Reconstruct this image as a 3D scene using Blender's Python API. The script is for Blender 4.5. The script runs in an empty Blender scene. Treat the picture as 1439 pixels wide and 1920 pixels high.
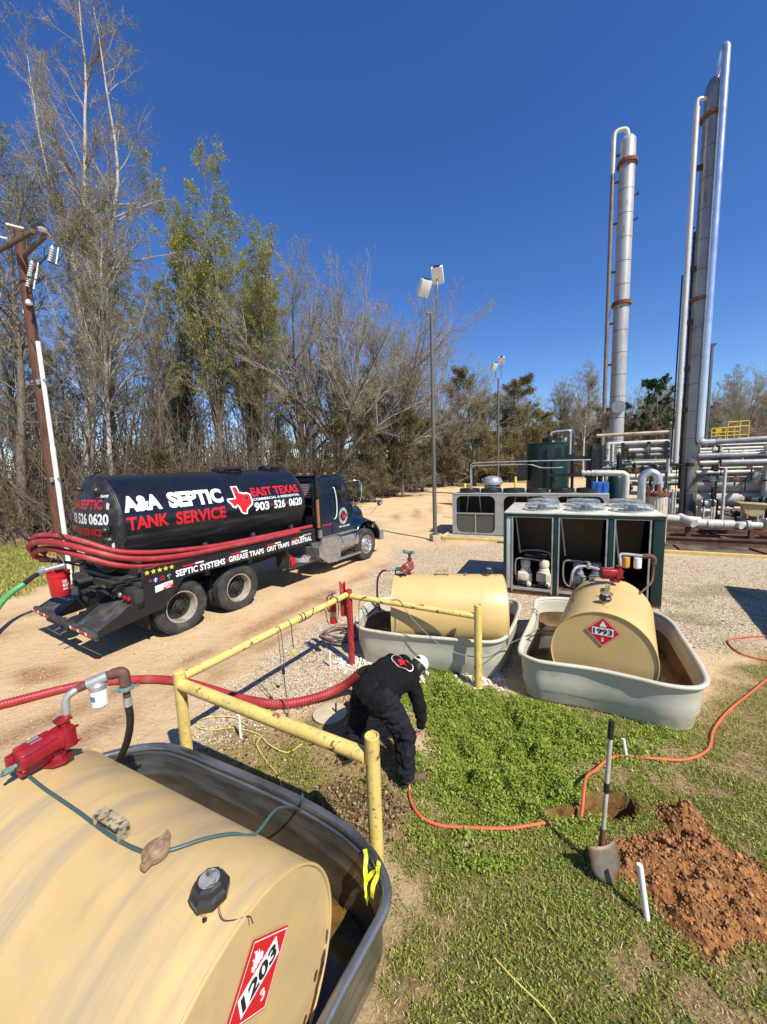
import bpy, bmesh, math, random
import numpy as np
from math import sin, cos, pi, radians
from mathutils import Vector, Matrix, noise as mnoise

sc = bpy.context.scene
COL = sc.collection
random.seed(7)
rng = np.random.default_rng(7)

# ------------------------------------------------------------------ camera
cam_d = bpy.data.cameras.new('camera')
cam = bpy.data.objects.new('camera', cam_d)
COL.objects.link(cam)
cam_d.sensor_fit = 'VERTICAL'
cam_d.sensor_height = 36.0
cam_d.lens = 721.0 / 1920.0 * 36.0
cam_d.clip_start = 0.05
cam_d.clip_end = 3000
_d = Vector((190.0, -5790.0, -721.0)).normalized()      # where plumb lines run, seen by the camera
_up = -_d
_fw = Vector((0, 0, -1))
_Y = (_fw - _up * _fw.dot(_up)).normalized()
_X = _Y.cross(_up)
R = Matrix((_X, _Y, _up))
cam.matrix_world = Matrix.Translation((0, 0, 3.2)) @ R.to_4x4()
sc.camera = cam

# ------------------------------------------------------------------ light
SUN_EL = radians(50)
sun_h = Vector((0.61, -0.79, 0)).normalized()           # towards the sun, on the ground
sun_v = Vector((sun_h.x * cos(SUN_EL), sun_h.y * cos(SUN_EL), sin(SUN_EL)))
w = bpy.data.worlds.new('World')
sc.world = w
w.use_nodes = True
nt = w.node_tree
for n_ in list(nt.nodes):
    nt.nodes.remove(n_)
sky = nt.nodes.new('ShaderNodeTexSky')
sky.sky_type = 'NISHITA'
sky.sun_disc = False
sky.sun_elevation = SUN_EL
sky.sun_rotation = math.atan2(sun_h.x, sun_h.y)
sky.altitude = 100
sky.air_density = 1.0
sky.dust_density = 0.0
sky.ozone_density = 6.0
bg = nt.nodes.new('ShaderNodeBackground')
bg.inputs['Strength'].default_value = 0.118
wo = nt.nodes.new('ShaderNodeOutputWorld')
hs = nt.nodes.new('ShaderNodeHueSaturation')
hs.inputs['Saturation'].default_value = 1.19
hs.inputs['Hue'].default_value = 0.512
nt.links.new(sky.outputs[0], hs.inputs['Color'])
nt.links.new(hs.outputs[0], bg.inputs[0])
nt.links.new(bg.outputs[0], wo.inputs[0])
sd = bpy.data.lights.new('sun', 'SUN')
sd.energy = 5.0
sd.angle = radians(0.53)
sd.color = (1.0, 0.95, 0.85)
sun = bpy.data.objects.new('sun', sd)
sun.rotation_euler = sun_v.to_track_quat('Z', 'Y').to_euler()
sun.location = (10, -10, 30)
COL.objects.link(sun)
sc.view_settings.view_transform = 'Standard'
sc.view_settings.look = 'None'
sc.view_settings.gamma = 1
sc.view_settings.exposure = 0.4
sc.view_settings.use_curve_mapping = False

# ------------------------------------------------------------------ materials
MATS = {}
def nodes_mat(name):
    m = bpy.data.materials.new(name)
    m.use_nodes = True
    t = m.node_tree
    b = t.nodes['Principled BSDF']
    return m, t, b

def mat(name, col, rough=0.6, metal=0.0, var=0.12, vs=3.0, bump=0.0, bs=40.0, spot=None, spot2=None, stretch=(1, 1, 1), spec=0.5, coat=0.0, dust=None):
    """col with slow colour drift; spot=(colour, scale, threshold, softness) adds patches of wear"""
    if name in MATS:
        return MATS[name]
    m, t, b = nodes_mat(name)
    N, L = t.nodes, t.links
    tc = N.new('ShaderNodeTexCoord')
    mp = N.new('ShaderNodeMapping')
    mp.inputs['Scale'].default_value = stretch
    L.new(tc.outputs['Object'], mp.inputs['Vector'])
    n1 = N.new('ShaderNodeTexNoise')
    n1.inputs['Scale'].default_value = vs
    n1.inputs['Detail'].default_value = 6
    n1.inputs['Roughness'].default_value = 0.62
    L.new(mp.outputs[0], n1.inputs['Vector'])
    r = N.new('ShaderNodeValToRGB')
    r.color_ramp.elements[0].position = 0.3
    r.color_ramp.elements[1].position = 0.7
    a = [max(0, c * (1 - var)) for c in col]
    bb = [min(1, c * (1 + var)) for c in col]
    r.color_ramp.elements[0].color = (*a, 1)
    r.color_ramp.elements[1].color = (*bb, 1)
    L.new(n1.outputs['Fac'], r.inputs[0])
    cur = r.outputs[0]
    for sp in (spot, spot2):
        if sp:
            n2 = N.new('ShaderNodeTexNoise')
            n2.inputs['Scale'].default_value = sp[1]
            n2.inputs['Detail'].default_value = 8
            n2.inputs['Roughness'].default_value = 0.65
            if len(sp) > 4:
                mp2 = N.new('ShaderNodeMapping')
                mp2.inputs['Scale'].default_value = sp[4]
                L.new(tc.outputs['Object'], mp2.inputs['Vector'])
                L.new(mp2.outputs[0], n2.inputs['Vector'])
            else:
                L.new(tc.outputs['Object'], n2.inputs['Vector'])
            mr = N.new('ShaderNodeMapRange')
            mr.inputs['From Min'].default_value = sp[2]
            mr.inputs['From Max'].default_value = sp[2] + sp[3]
            L.new(n2.outputs['Fac'], mr.inputs['Value'])
            mx = N.new('ShaderNodeMix')
            mx.data_type = 'RGBA'
            L.new(mr.outputs[0], mx.inputs['Factor'])
            L.new(cur, mx.inputs[6])
            mx.inputs[7].default_value = (*sp[0], 1)
            cur = mx.outputs[2]
    L.new(cur, b.inputs['Base Color'])
    b.inputs['Roughness'].default_value = rough
    b.inputs['Metallic'].default_value = metal
    b.inputs['Specular IOR Level'].default_value = spec
    b.inputs['Coat Weight'].default_value = coat
    b.inputs['Coat Roughness'].default_value = 0.08
    if rough > 0.15:
        rr = N.new('ShaderNodeMapRange')
        rr.inputs['To Min'].default_value = max(0.05, rough - 0.12)
        rr.inputs['To Max'].default_value = min(1, rough + 0.12)
        L.new(n1.outputs['Fac'], rr.inputs['Value'])
        L.new(rr.outputs[0], b.inputs['Roughness'])
    if bump:
        n3 = N.new('ShaderNodeTexNoise')
        n3.inputs['Scale'].default_value = bs
        n3.inputs['Detail'].default_value = 5
        L.new(mp.outputs[0], n3.inputs['Vector'])
        bp = N.new('ShaderNodeBump')
        bp.inputs['Strength'].default_value = 1.0
        bp.inputs['Distance'].default_value = bump
        L.new(n3.outputs['Fac'], bp.inputs['Height'])
        L.new(bp.outputs[0], b.inputs['Normal'])
    MATS[name] = m
    return m

# ------------------------------------------------------------------ mesh helpers
class MB:
    def __init__(s):
        s.v = []; s.f = []; s.n = 0
    def add(s, verts, faces):
        o = s.n
        s.v.extend([tuple(map(float, p)) for p in verts])
        s.f.extend([tuple(i + o for i in f) for f in faces])
        s.n += len(verts)
        return s
    def box(s, c, size, rot=None, bev=0.0):
        hx, hy, hz = size[0] / 2, size[1] / 2, size[2] / 2
        if bev <= 0:
            P = [(x, y, z) for x in (-hx, hx) for y in (-hy, hy) for z in (-hz, hz)]
            F = [(0, 1, 3, 2), (4, 6, 7, 5), (0, 4, 5, 1), (2, 3, 7, 6), (0, 2, 6, 4), (1, 5, 7, 3)]
        else:
            bm = bmesh.new()
            bmesh.ops.create_cube(bm, size=1)
            for v in bm.verts:
                v.co = Vector((v.co.x * size[0], v.co.y * size[1], v.co.z * size[2]))
            bmesh.ops.bevel(bm, geom=bm.edges[:], offset=bev, segments=2, affect='EDGES', profile=0.5)
            bm.verts.index_update()
            P = [tuple(v.co) for v in bm.verts]
            F = [tuple(v.index for v in f.verts) for f in bm.faces]
            bm.free()
        M = Matrix.Translation(c)
        if rot is not None:
            M = M @ (rot.to_4x4() if hasattr(rot, 'to_4x4') else Matrix.Rotation(rot, 4, 'Z'))
        return s.add([M @ Vector(p) for p in P], F)
    def tube(s, pts, r, n=10, cap=True, closed=False):
        pts = [Vector(p) for p in pts]
        K = len(pts)
        rs = r if hasattr(r, '__len__') else [r] * K
        V = []; F = []
        nrm = None
        for i, p in enumerate(pts):
            if closed:
                t = pts[(i + 1) % K] - pts[i - 1]
            elif i == 0:
                t = pts[1] - p
            elif i == K - 1:
                t = p - pts[i - 1]
            else:
                t = (pts[i + 1] - p).normalized() + (p - pts[i - 1]).normalized()
            if t.length < 1e-9:
                t = Vector((0, 0, 1))
            t.normalize()
            if nrm is None:
                nrm = t.orthogonal().normalized()
            else:
                nrm = nrm - t * nrm.dot(t)
                if nrm.length < 1e-6:
                    nrm = t.orthogonal()
                nrm.normalize()
            bi = t.cross(nrm)
            for k in range(n):
                a = 2 * pi * k / n
                V.append(p + (nrm * cos(a) + bi * sin(a)) * rs[i])
        m = K if closed else K - 1
        for i in range(m):
            j = (i + 1) % K
            for k in range(n):
                k2 = (k + 1) % n
                F.append((i * n + k, i * n + k2, j * n + k2, j * n + k))
        if cap and not closed:
            F.append(tuple(range(n - 1, -1, -1)))
            F.append(tuple((K - 1) * n + k for k in range(n)))
        return s.add(V, F)
    def cyl(s, a, b, r, n=16, r2=None):
        return s.tube([a, b], [r, r if r2 is None else r2], n)
    def lathe(s, prof, n=24, M=None, close=False):
        """prof = [(r, h)...] about local Z"""
        M = M or Matrix()
        V = []; F = []
        K = len(prof)
        for (r, h) in prof:
            for k in range(n):
                a = 2 * pi * k / n
                V.append(M @ Vector((r * cos(a), r * sin(a), h)))
        for i in range(K - 1 if not close else K):
            j = (i + 1) % K
            for k in range(n):
                k2 = (k + 1) % n
                F.append((i * n + k, i * n + k2, j * n + k2, j * n + k))
        if not close:
            if prof[0][0] > 1e-4: F.append(tuple(range(n - 1, -1, -1)))
            if prof[-1][0] > 1e-4: F.append(tuple((K - 1) * n + k for k in range(n)))
        return s.add(V, F)
    def prism(s, poly, d0, d1, M=None):
        """poly in local XY, extruded d0..d1 along local Z"""
        M = M or Matrix()
        n = len(poly)
        V = [M @ Vector((x, y, d0)) for x, y in poly] + [M @ Vector((x, y, d1)) for x, y in poly]
        F = [tuple(range(n - 1, -1, -1)), tuple(range(n, 2 * n))]
        F += [(i, (i + 1) % n, n + (i + 1) % n, n + i) for i in range(n)]
        return s.add(V, F)
    def sheet(s, pts):
        return s.add(pts, [tuple(range(len(pts)))])

def finish(name, me, material, parent=None, smooth=True, angle=35, loc=None):
    if material is not None:
        me.materials.append(material)
    if smooth:
        me.polygons.foreach_set('use_smooth', np.ones(len(me.polygons), dtype=bool))
        try:
            me.set_sharp_from_angle(angle=radians(angle))
        except Exception:
            pass
    o = bpy.data.objects.new(name, me)
    COL.objects.link(o)
    if parent is not None:
        o.parent = parent
    if loc is not None:
        o.location = loc
    return o

def obj(name, mb, material, parent=None, smooth=True, angle=35, loc=None, recalc=True):
    me = bpy.data.meshes.new(name)
    me.from_pydata(mb.v, [], mb.f)
    if recalc:
        bm = bmesh.new(); bm.from_mesh(me)
        bmesh.ops.recalc_face_normals(bm, faces=bm.faces[:])
        bm.to_mesh(me); bm.free()
    me.update()
    return finish(name, me, material, parent, smooth, angle, loc)

def npobj(name, V, F, material, parent=None, smooth=False, loc=None):
    """fast path: V (n,3), F (m,k) with one face size"""
    me = bpy.data.meshes.new(name)
    V = np.ascontiguousarray(V, dtype=np.float32)
    F = np.ascontiguousarray(F, dtype=np.int32)
    me.vertices.add(len(V)); me.vertices.foreach_set('co', V.ravel())
    k = F.shape[1]
    me.loops.add(F.size); me.loops.foreach_set('vertex_index', F.ravel())
    me.polygons.add(len(F))
    me.polygons.foreach_set('loop_start', np.arange(0, F.size, k, dtype=np.int32))
    me.update(calc_edges=True)
    me.validate()
    if material: me.materials.append(material)
    if smooth: me.polygons.foreach_set('use_smooth', np.ones(len(me.polygons), dtype=bool))
    o = bpy.data.objects.new(name, me)
    COL.objects.link(o)
    if parent is not None: o.parent = parent
    if loc is not None: o.location = loc
    return o

def tag(o, label=None, cat=None, group=None, kind=None):
    if label: o['label'] = label
    if cat: o['category'] = cat
    if group: o['group'] = group
    if kind: o['kind'] = kind
    return o

def thing(name, label, cat, loc=(0, 0, 0), rz=0.0, group=None):
    o = bpy.data.objects.new(name, None)
    o.empty_display_size = 0.2
    COL.objects.link(o)
    o.location = loc
    o.rotation_euler = (0, 0, rz)
    return tag(o, label, cat, group)

def kids(o):
    return [c for c in bpy.data.objects if c.parent == o]

def copy_tree(o, loc, rz, label=None, scale=None):
    c = o.copy(); COL.objects.link(c)
    c.location = loc; c.rotation_euler = (0, 0, rz)
    if scale is not None: c.scale = scale if hasattr(scale, '__len__') else (scale,) * 3
    if label: c['label'] = label
    def rec(src, dst):
        for ch in src.children:
            d = ch.copy(); COL.objects.link(d); d.parent = dst
            rec(ch, d)
    rec(o, c)
    return c

def smoothline(pts, sub=8):
    """Catmull-Rom through the points"""
    P = [Vector(p) for p in pts]
    P = [P[0] * 2 - P[1]] + P + [P[-1] * 2 - P[-2]]
    out = []
    for i in range(1, len(P) - 2):
        a, b, c, d = P[i - 1:i + 3]
        for k in range(sub):
            t = k / sub
            out.append(0.5 * ((2 * b) + (c - a) * t + (2 * a - 5 * b + 4 * c - d) * t * t + (3 * b - a - 3 * c + d) * t ** 3))
    out.append(P[-2])
    return out

def frame_M(origin, x, y, z):
    m = Matrix((x, y, z)).transposed().to_4x4()
    m.translation = origin
    return m

def text_mesh(body, size=1.0, offset=0.0, spacing=1.0, align='LEFT'):
    """flat lettering as verts / faces (2-D), from Blender's own font"""
    cu = bpy.data.curves.new('lettering', 'FONT')
    cu.body = body
    cu.size = size
    cu.offset = offset
    cu.space_character = spacing
    cu.align_x = align
    cu.resolution_u = 3
    o = bpy.data.objects.new('lettering', cu)
    COL.objects.link(o)
    dg = bpy.context.evaluated_depsgraph_get()
    me = bpy.data.meshes.new_from_object(o.evaluated_get(dg))
    V = [tuple(v.co) for v in me.vertices]
    F = [tuple(p.vertices) for p in me.polygons]
    bpy.data.objects.remove(o)
    bpy.data.meshes.remove(me)
    bpy.data.curves.remove(cu)
    return V, F

def fit_text(body, x0, x1, y0, y1, offset=0.02, spacing=1.0):
    """lettering stretched to fill the rectangle"""
    V, F = text_mesh(body, 1.0, offset, spacing)
    xs = [v[0] for v in V]; ys = [v[1] for v in V]
    a, b, c, d = min(xs), max(xs), min(ys), max(ys)
    # capital height sets the scale
    V = [(x0 + (v[0] - a) / (b - a) * (x1 - x0), y0 + (v[1] - c) / (d - c) * (y1 - y0), 0) for v in V]
    return V, F

def map_flat(V, F, M, name, material, parent, lift=0.0):
    mb = MB(); mb.add([M @ Vector((v[0], v[1], lift)) for v in V], F)
    return obj(name, mb, material, parent, smooth=False, recalc=False)

def cut_map(V, F, step, fn):
    """slice flat lettering every `step` in Y and bend it through fn(x, y)"""
    bm = bmesh.new()
    vs = [bm.verts.new(v) for v in V]
    for f in F:
        try: bm.faces.new([vs[i] for i in f])
        except ValueError: pass
    ys = [v[1] for v in V]
    y = min(ys) + step
    while y < max(ys):
        bmesh.ops.bisect_plane(bm, geom=bm.verts[:] + bm.edges[:] + bm.faces[:], plane_co=(0, y, 0), plane_no=(0, 1, 0))
        y += step
    bm.verts.index_update()
    P = [fn(v.co.x, v.co.y) for v in bm.verts]
    Q = [tuple(v.index for v in f.verts) for f in bm.faces]
    bm.free()
    return P, Q

# ------------------------------------------------------------------ common materials
M_dirt_dark = mat('dark grime', (0.03, 0.028, 0.025), 0.8)
M_black = mat('black paint', (0.012, 0.012, 0.013), 0.42, spot=((0.10, 0.085, 0.065), 2.2, 0.58, 0.25))
M_black_flat = mat('black rubber', (0.014, 0.014, 0.014), 0.7)
M_steel = mat('bare steel', (0.5, 0.5, 0.5), 0.35, 0.9, 0.2, 8)
M_galv = mat('galvanised steel', (0.46, 0.47, 0.46), 0.42, 0.55, 0.18, 6, spot=((0.26, 0.26, 0.25), 5, 0.52, 0.2))
M_alu = mat('aluminium cladding', (0.62, 0.63, 0.63), 0.34, 0.8, 0.08, 2.0, bump=0.002, bs=6)
M_chrome = mat('polished metal', (0.75, 0.75, 0.76), 0.12, 1.0, 0.04)
M_white = mat('white plastic', (0.78, 0.78, 0.76), 0.45, var=0.04)
M_yellow = mat('worn yellow paint', (0.68, 0.51, 0.15), 0.5, var=0.2, vs=6, spot=((0.36, 0.29, 0.11), 24, 0.54, 0.12), spot2=((0.25, 0.075, 0.035), 8, 0.615, 0.015), bump=0.002, bs=60)
M_red = mat('red enamel', (0.29, 0.008, 0.016), 0.36, var=0.25, vs=8, spot=((0.06, 0.012, 0.012), 11, 0.52, 0.2), bump=0.0012, bs=70)
M_redpost = mat('weathered red paint', (0.36, 0.025, 0.025), 0.6, var=0.25, vs=10, spot=((0.62, 0.42, 0.12), 16, 0.63, 0.03), spot2=((0.16, 0.05, 0.03), 22, 0.6, 0.1))
M_rust = mat('rust', (0.16, 0.055, 0.028), 0.85, var=0.4, vs=14, bump=0.003, bs=60)
M_print_red = mat('red print', (0.55, 0.012, 0.018), 0.4, var=0.05)
M_print_white = mat('white print', (0.8, 0.8, 0.78), 0.4, var=0.03)
M_print_black = mat('black print', (0.01, 0.01, 0.01), 0.4, var=0.03)
# ================================================================== GROUND
LUSH = [(0.66, 5.75), (1.34, 5.31), (1.87, 4.95), (2.43, 4.41), (3.5, 4.17), (2.72, 3.6), (2.02, 3.43), (1.52, 2.96), (0.75, 2.85), (0.2, 3.0), (0.12, 3.43), (0.3, 4.01), (0.2, 5.03)]
GRASSR = [(1.87, 4.95), (4.0, 4.5), (5.3, 5.6), (6.4, 5.9), (9, 5), (9, -2), (-3, -2), (-0.31, 1.84), (-0.2, 2.61), (-0.3, 3.1), (0.23, 3.43)]
PATCHL = [(-2.3, 3.9), (-1.72, 4.5), (-0.91, 4.8), (-0.68, 5.3), (0.37, 5.2), (0.4, 3.14), (-0.09, 2.7), (-1.2, 2.9)]
GRAVELF = [(-2.8, 3.9), (-2.5, 5.2), (-1.9, 6.2), (-1.38, 7.53), (-0.53, 8.3), (2.6, 7.6), (2.3, 5.1), (1.32, 5.3), (0.58, 5.5), (-0.66, 4.9), (-1.72, 4.37), (-2.12, 3.95)]
GRAVELM = [(-0.5, 9.3), (0.4, 15), (4.9, 14.8), (10.5, 12.0), (13, 10), (8, 4.8), (6.4, 5.8), (5.2, 5.8), (3.0, 7.2), (1.8, 8.3), (0.3, 8.4)]
VERGE = [(-60, 38), (-14.64, 17.0), (-11.5, 13.4), (-9.9, 11.2), (-10.2, 9.5), (-16, 8), (-60, 5)]
ROADEDGE = [(-80, 16), (-15.5, 16), (-12.5, 14.5), (-7, 21.5), (-2.4, 28.5), (0.4, 33.5), (3.2, 42), (8, 60), (8, 300), (-300, 300), (-300, 16)]
PILE = [(1.78, 2.84), (2.08, 2.86), (2.36, 2.96), (2.42, 3.17), (2.68, 3.13), (2.70, 2.9), (2.66, 2.80), (2.86, 2.64), (2.84, 2.34), (2.55, 2.10), (2.3, 2.20), (2.0, 2.08), (1.90, 2.24), (1.88, 2.52), (1.70, 2.66)]

def sdpoly(X, Y, poly):
    """signed distance, positive inside"""
    d = np.full(X.shape, 1e9); ins = np.zeros(X.shape, bool)
    n = len(poly)
    for i in range(n):
        x0, y0 = poly[i]; x1, y1 = poly[(i + 1) % n]
        ex, ey = x1 - x0, y1 - y0
        t = np.clip(((X - x0) * ex + (Y - y0) * ey) / (ex * ex + ey * ey), 0, 1)
        d = np.minimum(d, np.hypot(X - x0 - t * ex, Y - y0 - t * ey))
        c = ((y0 > Y) != (y1 > Y)) & (X < (x1 - x0) * (Y - y0) / (y1 - y0 + 1e-12) + x0)
        ins ^= c
    return np.where(ins, d, -d)

_perm = np.random.default_rng(3).random((256, 256))
def vnoise(X, Y, s):
    """tileless value noise 0..1"""
    x = np.asarray(X) * s; y = np.asarray(Y) * s
    xi = np.floor(x).astype(int); yi = np.floor(y).astype(int)
    fx = x - xi; fy = y - yi
    fx = fx * fx * (3 - 2 * fx); fy = fy * fy * (3 - 2 * fy)
    g = lambda a, b: _perm[a % 256, b % 256]
    return (g(xi, yi) * (1 - fx) + g(xi + 1, yi) * fx) * (1 - fy) + (g(xi, yi + 1) * (1 - fx) + g(xi + 1, yi + 1) * fx) * fy
def fbm(X, Y, s, o=4):
    v = 0; a = 0.5; t = 0
    for i in range(o):
        v = v + a * vnoise(X + 17.3 * i, Y - 9.1 * i, s * 2 ** i); t += a; a *= 0.55
    return v / t
def sstep(a, b, x):
    t = np.clip((x - a) / (b - a), 0, 1)
    return t * t * (3 - 2 * t)

HOLE = (2.02, 3.21)
def gz(X, Y):
    X = np.asarray(X, float); Y = np.asarray(Y, float)
    z = 0.05 * (fbm(X, Y, 0.35, 3) - 0.5)
    near = np.exp(-((X - 1) ** 2 + (Y - 4) ** 2) / 160)
    z = z + near * 0.022 * (fbm(X + 5, Y, 2.6, 3) - 0.5)
    # wheel ruts along the track
    q = (X + 4.0) * 0.847 - (Y - 7.3) * 0.532
    z = z + 0.018 * np.sin(q * 2.4 + fbm(X, Y, 0.2, 2) * 4) * np.exp(-((q - 0.6) / 3.5) ** 2)
    hd = np.hypot((X - HOLE[0]) / 0.25, (Y - HOLE[1]) / 0.15)
    z = z - 0.42 * (1 - sstep(0.6, 1.0, hd))
    hd2 = np.hypot((X - 1.62) / 0.30, (Y - 3.10) / 0.07)
    z = z - 0.06 * (1 - sstep(0.4, 1.0, hd2))
    # the wooded bank rises a little beyond the track
    z = z + 0.5 * sstep(0, 14, sdpoly(X, Y, ROADEDGE)) * (Y > 5)
    return z

def masks(X, Y):
    wob = (fbm(X, Y, 1.6, 4) - 0.5)
    lush = sstep(-0.25, 0.40, sdpoly(X, Y, LUSH) + 1.3 * wob)
    gr = sstep(-0.2, 0.3, sdpoly(X, Y, GRASSR) + 1.0 * wob)
    pl = sstep(-0.2, 0.3, sdpoly(X, Y, PATCHL) + 1.0 * wob)
    patch = 0.6 * fbm(X - 3, Y + 8, 1.7, 4) + 0.4 * fbm(X + 3, Y - 8, 7.0, 3)
    thin = gr * sstep(0.47, 0.60, patch + 0.10) * 0.95
    far = sstep(3.4, 4.8, X * 0.8 + Y * 0.35)     # dries out to the right
    thin = thin * (1 - 0.55 * far)
    thin = np.maximum(thin, pl * sstep(0.5, 0.66, patch) * 0.75)
    verge = sstep(-0.5, 0.8, sdpoly(X, Y, VERGE) + 2.0 * wob)
    grass = np.maximum(np.maximum(lush, thin), verge * 0.9)
    # faint weeds in the gravel yard
    grass = np.maximum(grass, 0.55 * sstep(0.60, 0.75, fbm(X + 40, Y, 0.8, 4)) * sstep(0, 1, sdpoly(X, Y, GRAVELM)))
    straw = np.maximum(gr, pl) * (1 - lush)
    gv = sstep(-0.35, 0.35, np.maximum(sdpoly(X, Y, GRAVELF), sdpoly(X, Y, GRAVELM)) + 1.4 * wob)
    gv = np.maximum(gv, 0.9 * sstep(-0.2, 0.5, sdpoly(X, Y, GRAVELM) + wob))
    gv = gv * (1 - 0.85 * np.maximum(lush, gr))
    pile = sstep(-0.10, 0.10, sdpoly(X, Y, PILE) + 0.25 * wob)
    hd = np.hypot((X - HOLE[0]) / 0.27, (Y - HOLE[1]) / 0.16)
    mud = np.maximum(pile, 1 - sstep(0.8, 1.15, hd))
    hd2 = np.hypot((X - 1.60) / 0.30, (Y - 3.12) / 0.09)
    mud = np.maximum(mud, 1 - sstep(0.5, 1.1, hd2))
    mu = np.hypot((X + 0.42) / 0.50, (Y - 3.22) / 0.30)
    leaf = (1 - sstep(0.6, 1.2, mu + wob)) 
    leaf = np.maximum(leaf, 0.8 * sstep(0, 6, sdpoly(X, Y, ROADEDGE) + 3 * wob))
    return lush, grass, straw, gv, mud, leaf, pile

def track_mask(X, Y):
    q = (X + 4.0) * 0.847 - (Y - 7.3) * 0.532 + 0.35 * (fbm(X, Y, 0.25, 2) - 0.5)
    t = 0
    for c in (1.0, 1.9, 3.3, 4.3, -3.4, -4.4):
        t = np.maximum(t, np.exp(-((q - c) / 0.26) ** 2))
    t = t * sstep(0.25, 0.6, fbm(X, Y, 1.3, 4))
    for cx, cy, r in ((2.1, 11.2, 0.9), (3.2, 10.4, 0.7), (-5.6, 5.9, 0.5), (-1.6, 9.0, 0.6)):
        t = np.maximum(t, sstep(1.2, 0.5, np.hypot(X - cx, (Y - cy) * 1.4) / r + 1.2 * (fbm(X, Y, 2.0, 4) - 0.5)))
    return t

def axis(lo, a, b, hi, d, g=1.16):
    out = list(np.arange(a, b, d))
    s = d; x = b
    while x < hi: out.append(x); s *= g; x += s
    out.append(hi)
    s = d; x = a; L = []
    while x > lo: s *= g; x -= s; L.append(max(x, lo))
    return np.array(sorted(set(np.round(L + out, 4))))
gx = axis(-420, -5.5, 6.5, 420, 0.055)
gy = axis(-60, 0.8, 9.5, 600, 0.055)
GX, GY = np.meshgrid(gx, gy)
GZ = gz(GX, GY)
V = np.stack([GX, GY, GZ], -1).reshape(-1, 3)
nx = len(gx); ny = len(gy)
ii = (np.arange(ny - 1)[:, None] * nx + np.arange(nx - 1)[None, :]).ravel()
F = np.stack([ii, ii + 1, ii + nx + 1, ii + nx], -1)
m_ground, t, b = nodes_mat('ground')
N, L = t.nodes, t.links
def attr(nm):
    a = N.new('ShaderNodeAttribute'); a.attribute_name = nm; return a.outputs['Fac']
def gnoise(scale, det=6, ro=0.6, vec=None):
    n = N.new('ShaderNodeTexNoise'); n.inputs['Scale'].default_value = scale; n.inputs['Detail'].default_value = det; n.inputs['Roughness'].default_value = ro
    L.new(tcg.outputs['Object'], n.inputs['Vector']); return n.outputs['Fac']
def gramp(fac, stops):
    r = N.new('ShaderNodeValToRGB')
    while len(r.color_ramp.elements) < len(stops): r.color_ramp.elements.new(0.5)
    for e, (p, c) in zip(r.color_ramp.elements, stops): e.position = p; e.color = (*c, 1)
    L.new(fac, r.inputs[0]); return r.outputs[0]
def gmix(f, a, bb):
    m = N.new('ShaderNodeMix'); m.data_type = 'RGBA'
    L.new(f, m.inputs['Factor']); L.new(a, m.inputs[6]); L.new(bb, m.inputs[7]); return m.outputs[2]
tcg = N.new('ShaderNodeTexCoord')
sand = gramp(gnoise(0.7, 8, 0.68), [(0.3, (0.48, 0.30, 0.15)), (0.5, (0.68, 0.48, 0.265)), (0.7, (0.76, 0.59, 0.37))])
sand2 = gramp(gnoise(26, 6, 0.75), [(0.36, (0.24, 0.15, 0.08)), (0.45, (0.64, 0.45, 0.25)), (0.60, (0.68, 0.49, 0.28)), (0.70, (0.82, 0.68, 0.46))])
mxa = N.new('ShaderNodeMix'); mxa.data_type = 'RGBA'; mxa.inputs['Factor'].default_value = 0.45
L.new(sand, mxa.inputs[6]); L.new(sand2, mxa.inputs[7]); col = mxa.outputs[2]
col = gmix(attr('track'), col, gramp(gnoise(30, 7, .75), [(0.36, (0.20, 0.10, 0.05)), (0.5, (0.44, 0.26, 0.13)), (0.66, (0.62, 0.43, 0.24))]))
vor = N.new('ShaderNodeTexVoronoi'); vor.inputs['Scale'].default_value = 42; vor.inputs['Randomness'].default_value = 1
L.new(tcg.outputs['Object'], vor.inputs['Vector'])
sepc = N.new('ShaderNodeSeparateColor'); L.new(vor.outputs['Color'], sepc.inputs[0])
gravel = gramp(sepc.outputs[0], [(0.0, (0.28, 0.19, 0.11)), (0.35, (0.50, 0.38, 0.24)), (0.7, (0.62, 0.50, 0.34)), (1.0, (0.78, 0.69, 0.52))])
col = gmix(attr('gravel'), col, gravel)
straw = gramp(gnoise(34, 8, 0.75), [(0.34, (0.08, 0.05, 0.02)), (0.46, (0.28, 0.19, 0.08)), (0.6, (0.42, 0.31, 0.14)), (0.72, (0.58, 0.47, 0.26))])
col = gmix(attr('straw'), col, straw)
gcol = gramp(gnoise(30, 8, 0.75), [(0.35, (0.02, 0.03, 0.006)), (0.5, (0.10, 0.12, 0.022)), (0.68, (0.28, 0.27, 0.07))])
col = gmix(attr('grass'), col, gcol)
leafc = gramp(gnoise(18, 8, 0.8), [(0.35, (0.05, 0.03, 0.018)), (0.5, (0.16, 0.10, 0.055)), (0.7, (0.30, 0.21, 0.13))])
col = gmix(attr('leaf'), col, leafc)
mudc = gramp(gnoise(12, 8, 0.7), [(0.3, (0.10, 0.042, 0.014)), (0.5, (0.22, 0.10, 0.036)), (0.7, (0.36, 0.17, 0.07))])
col = gmix(attr('mud'), col, mudc)
L.new(col, b.inputs['Base Color']); b.inputs['Roughness'].default_value = 0.95; b.inputs['Specular IOR Level'].default_value = 0.15
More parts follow.
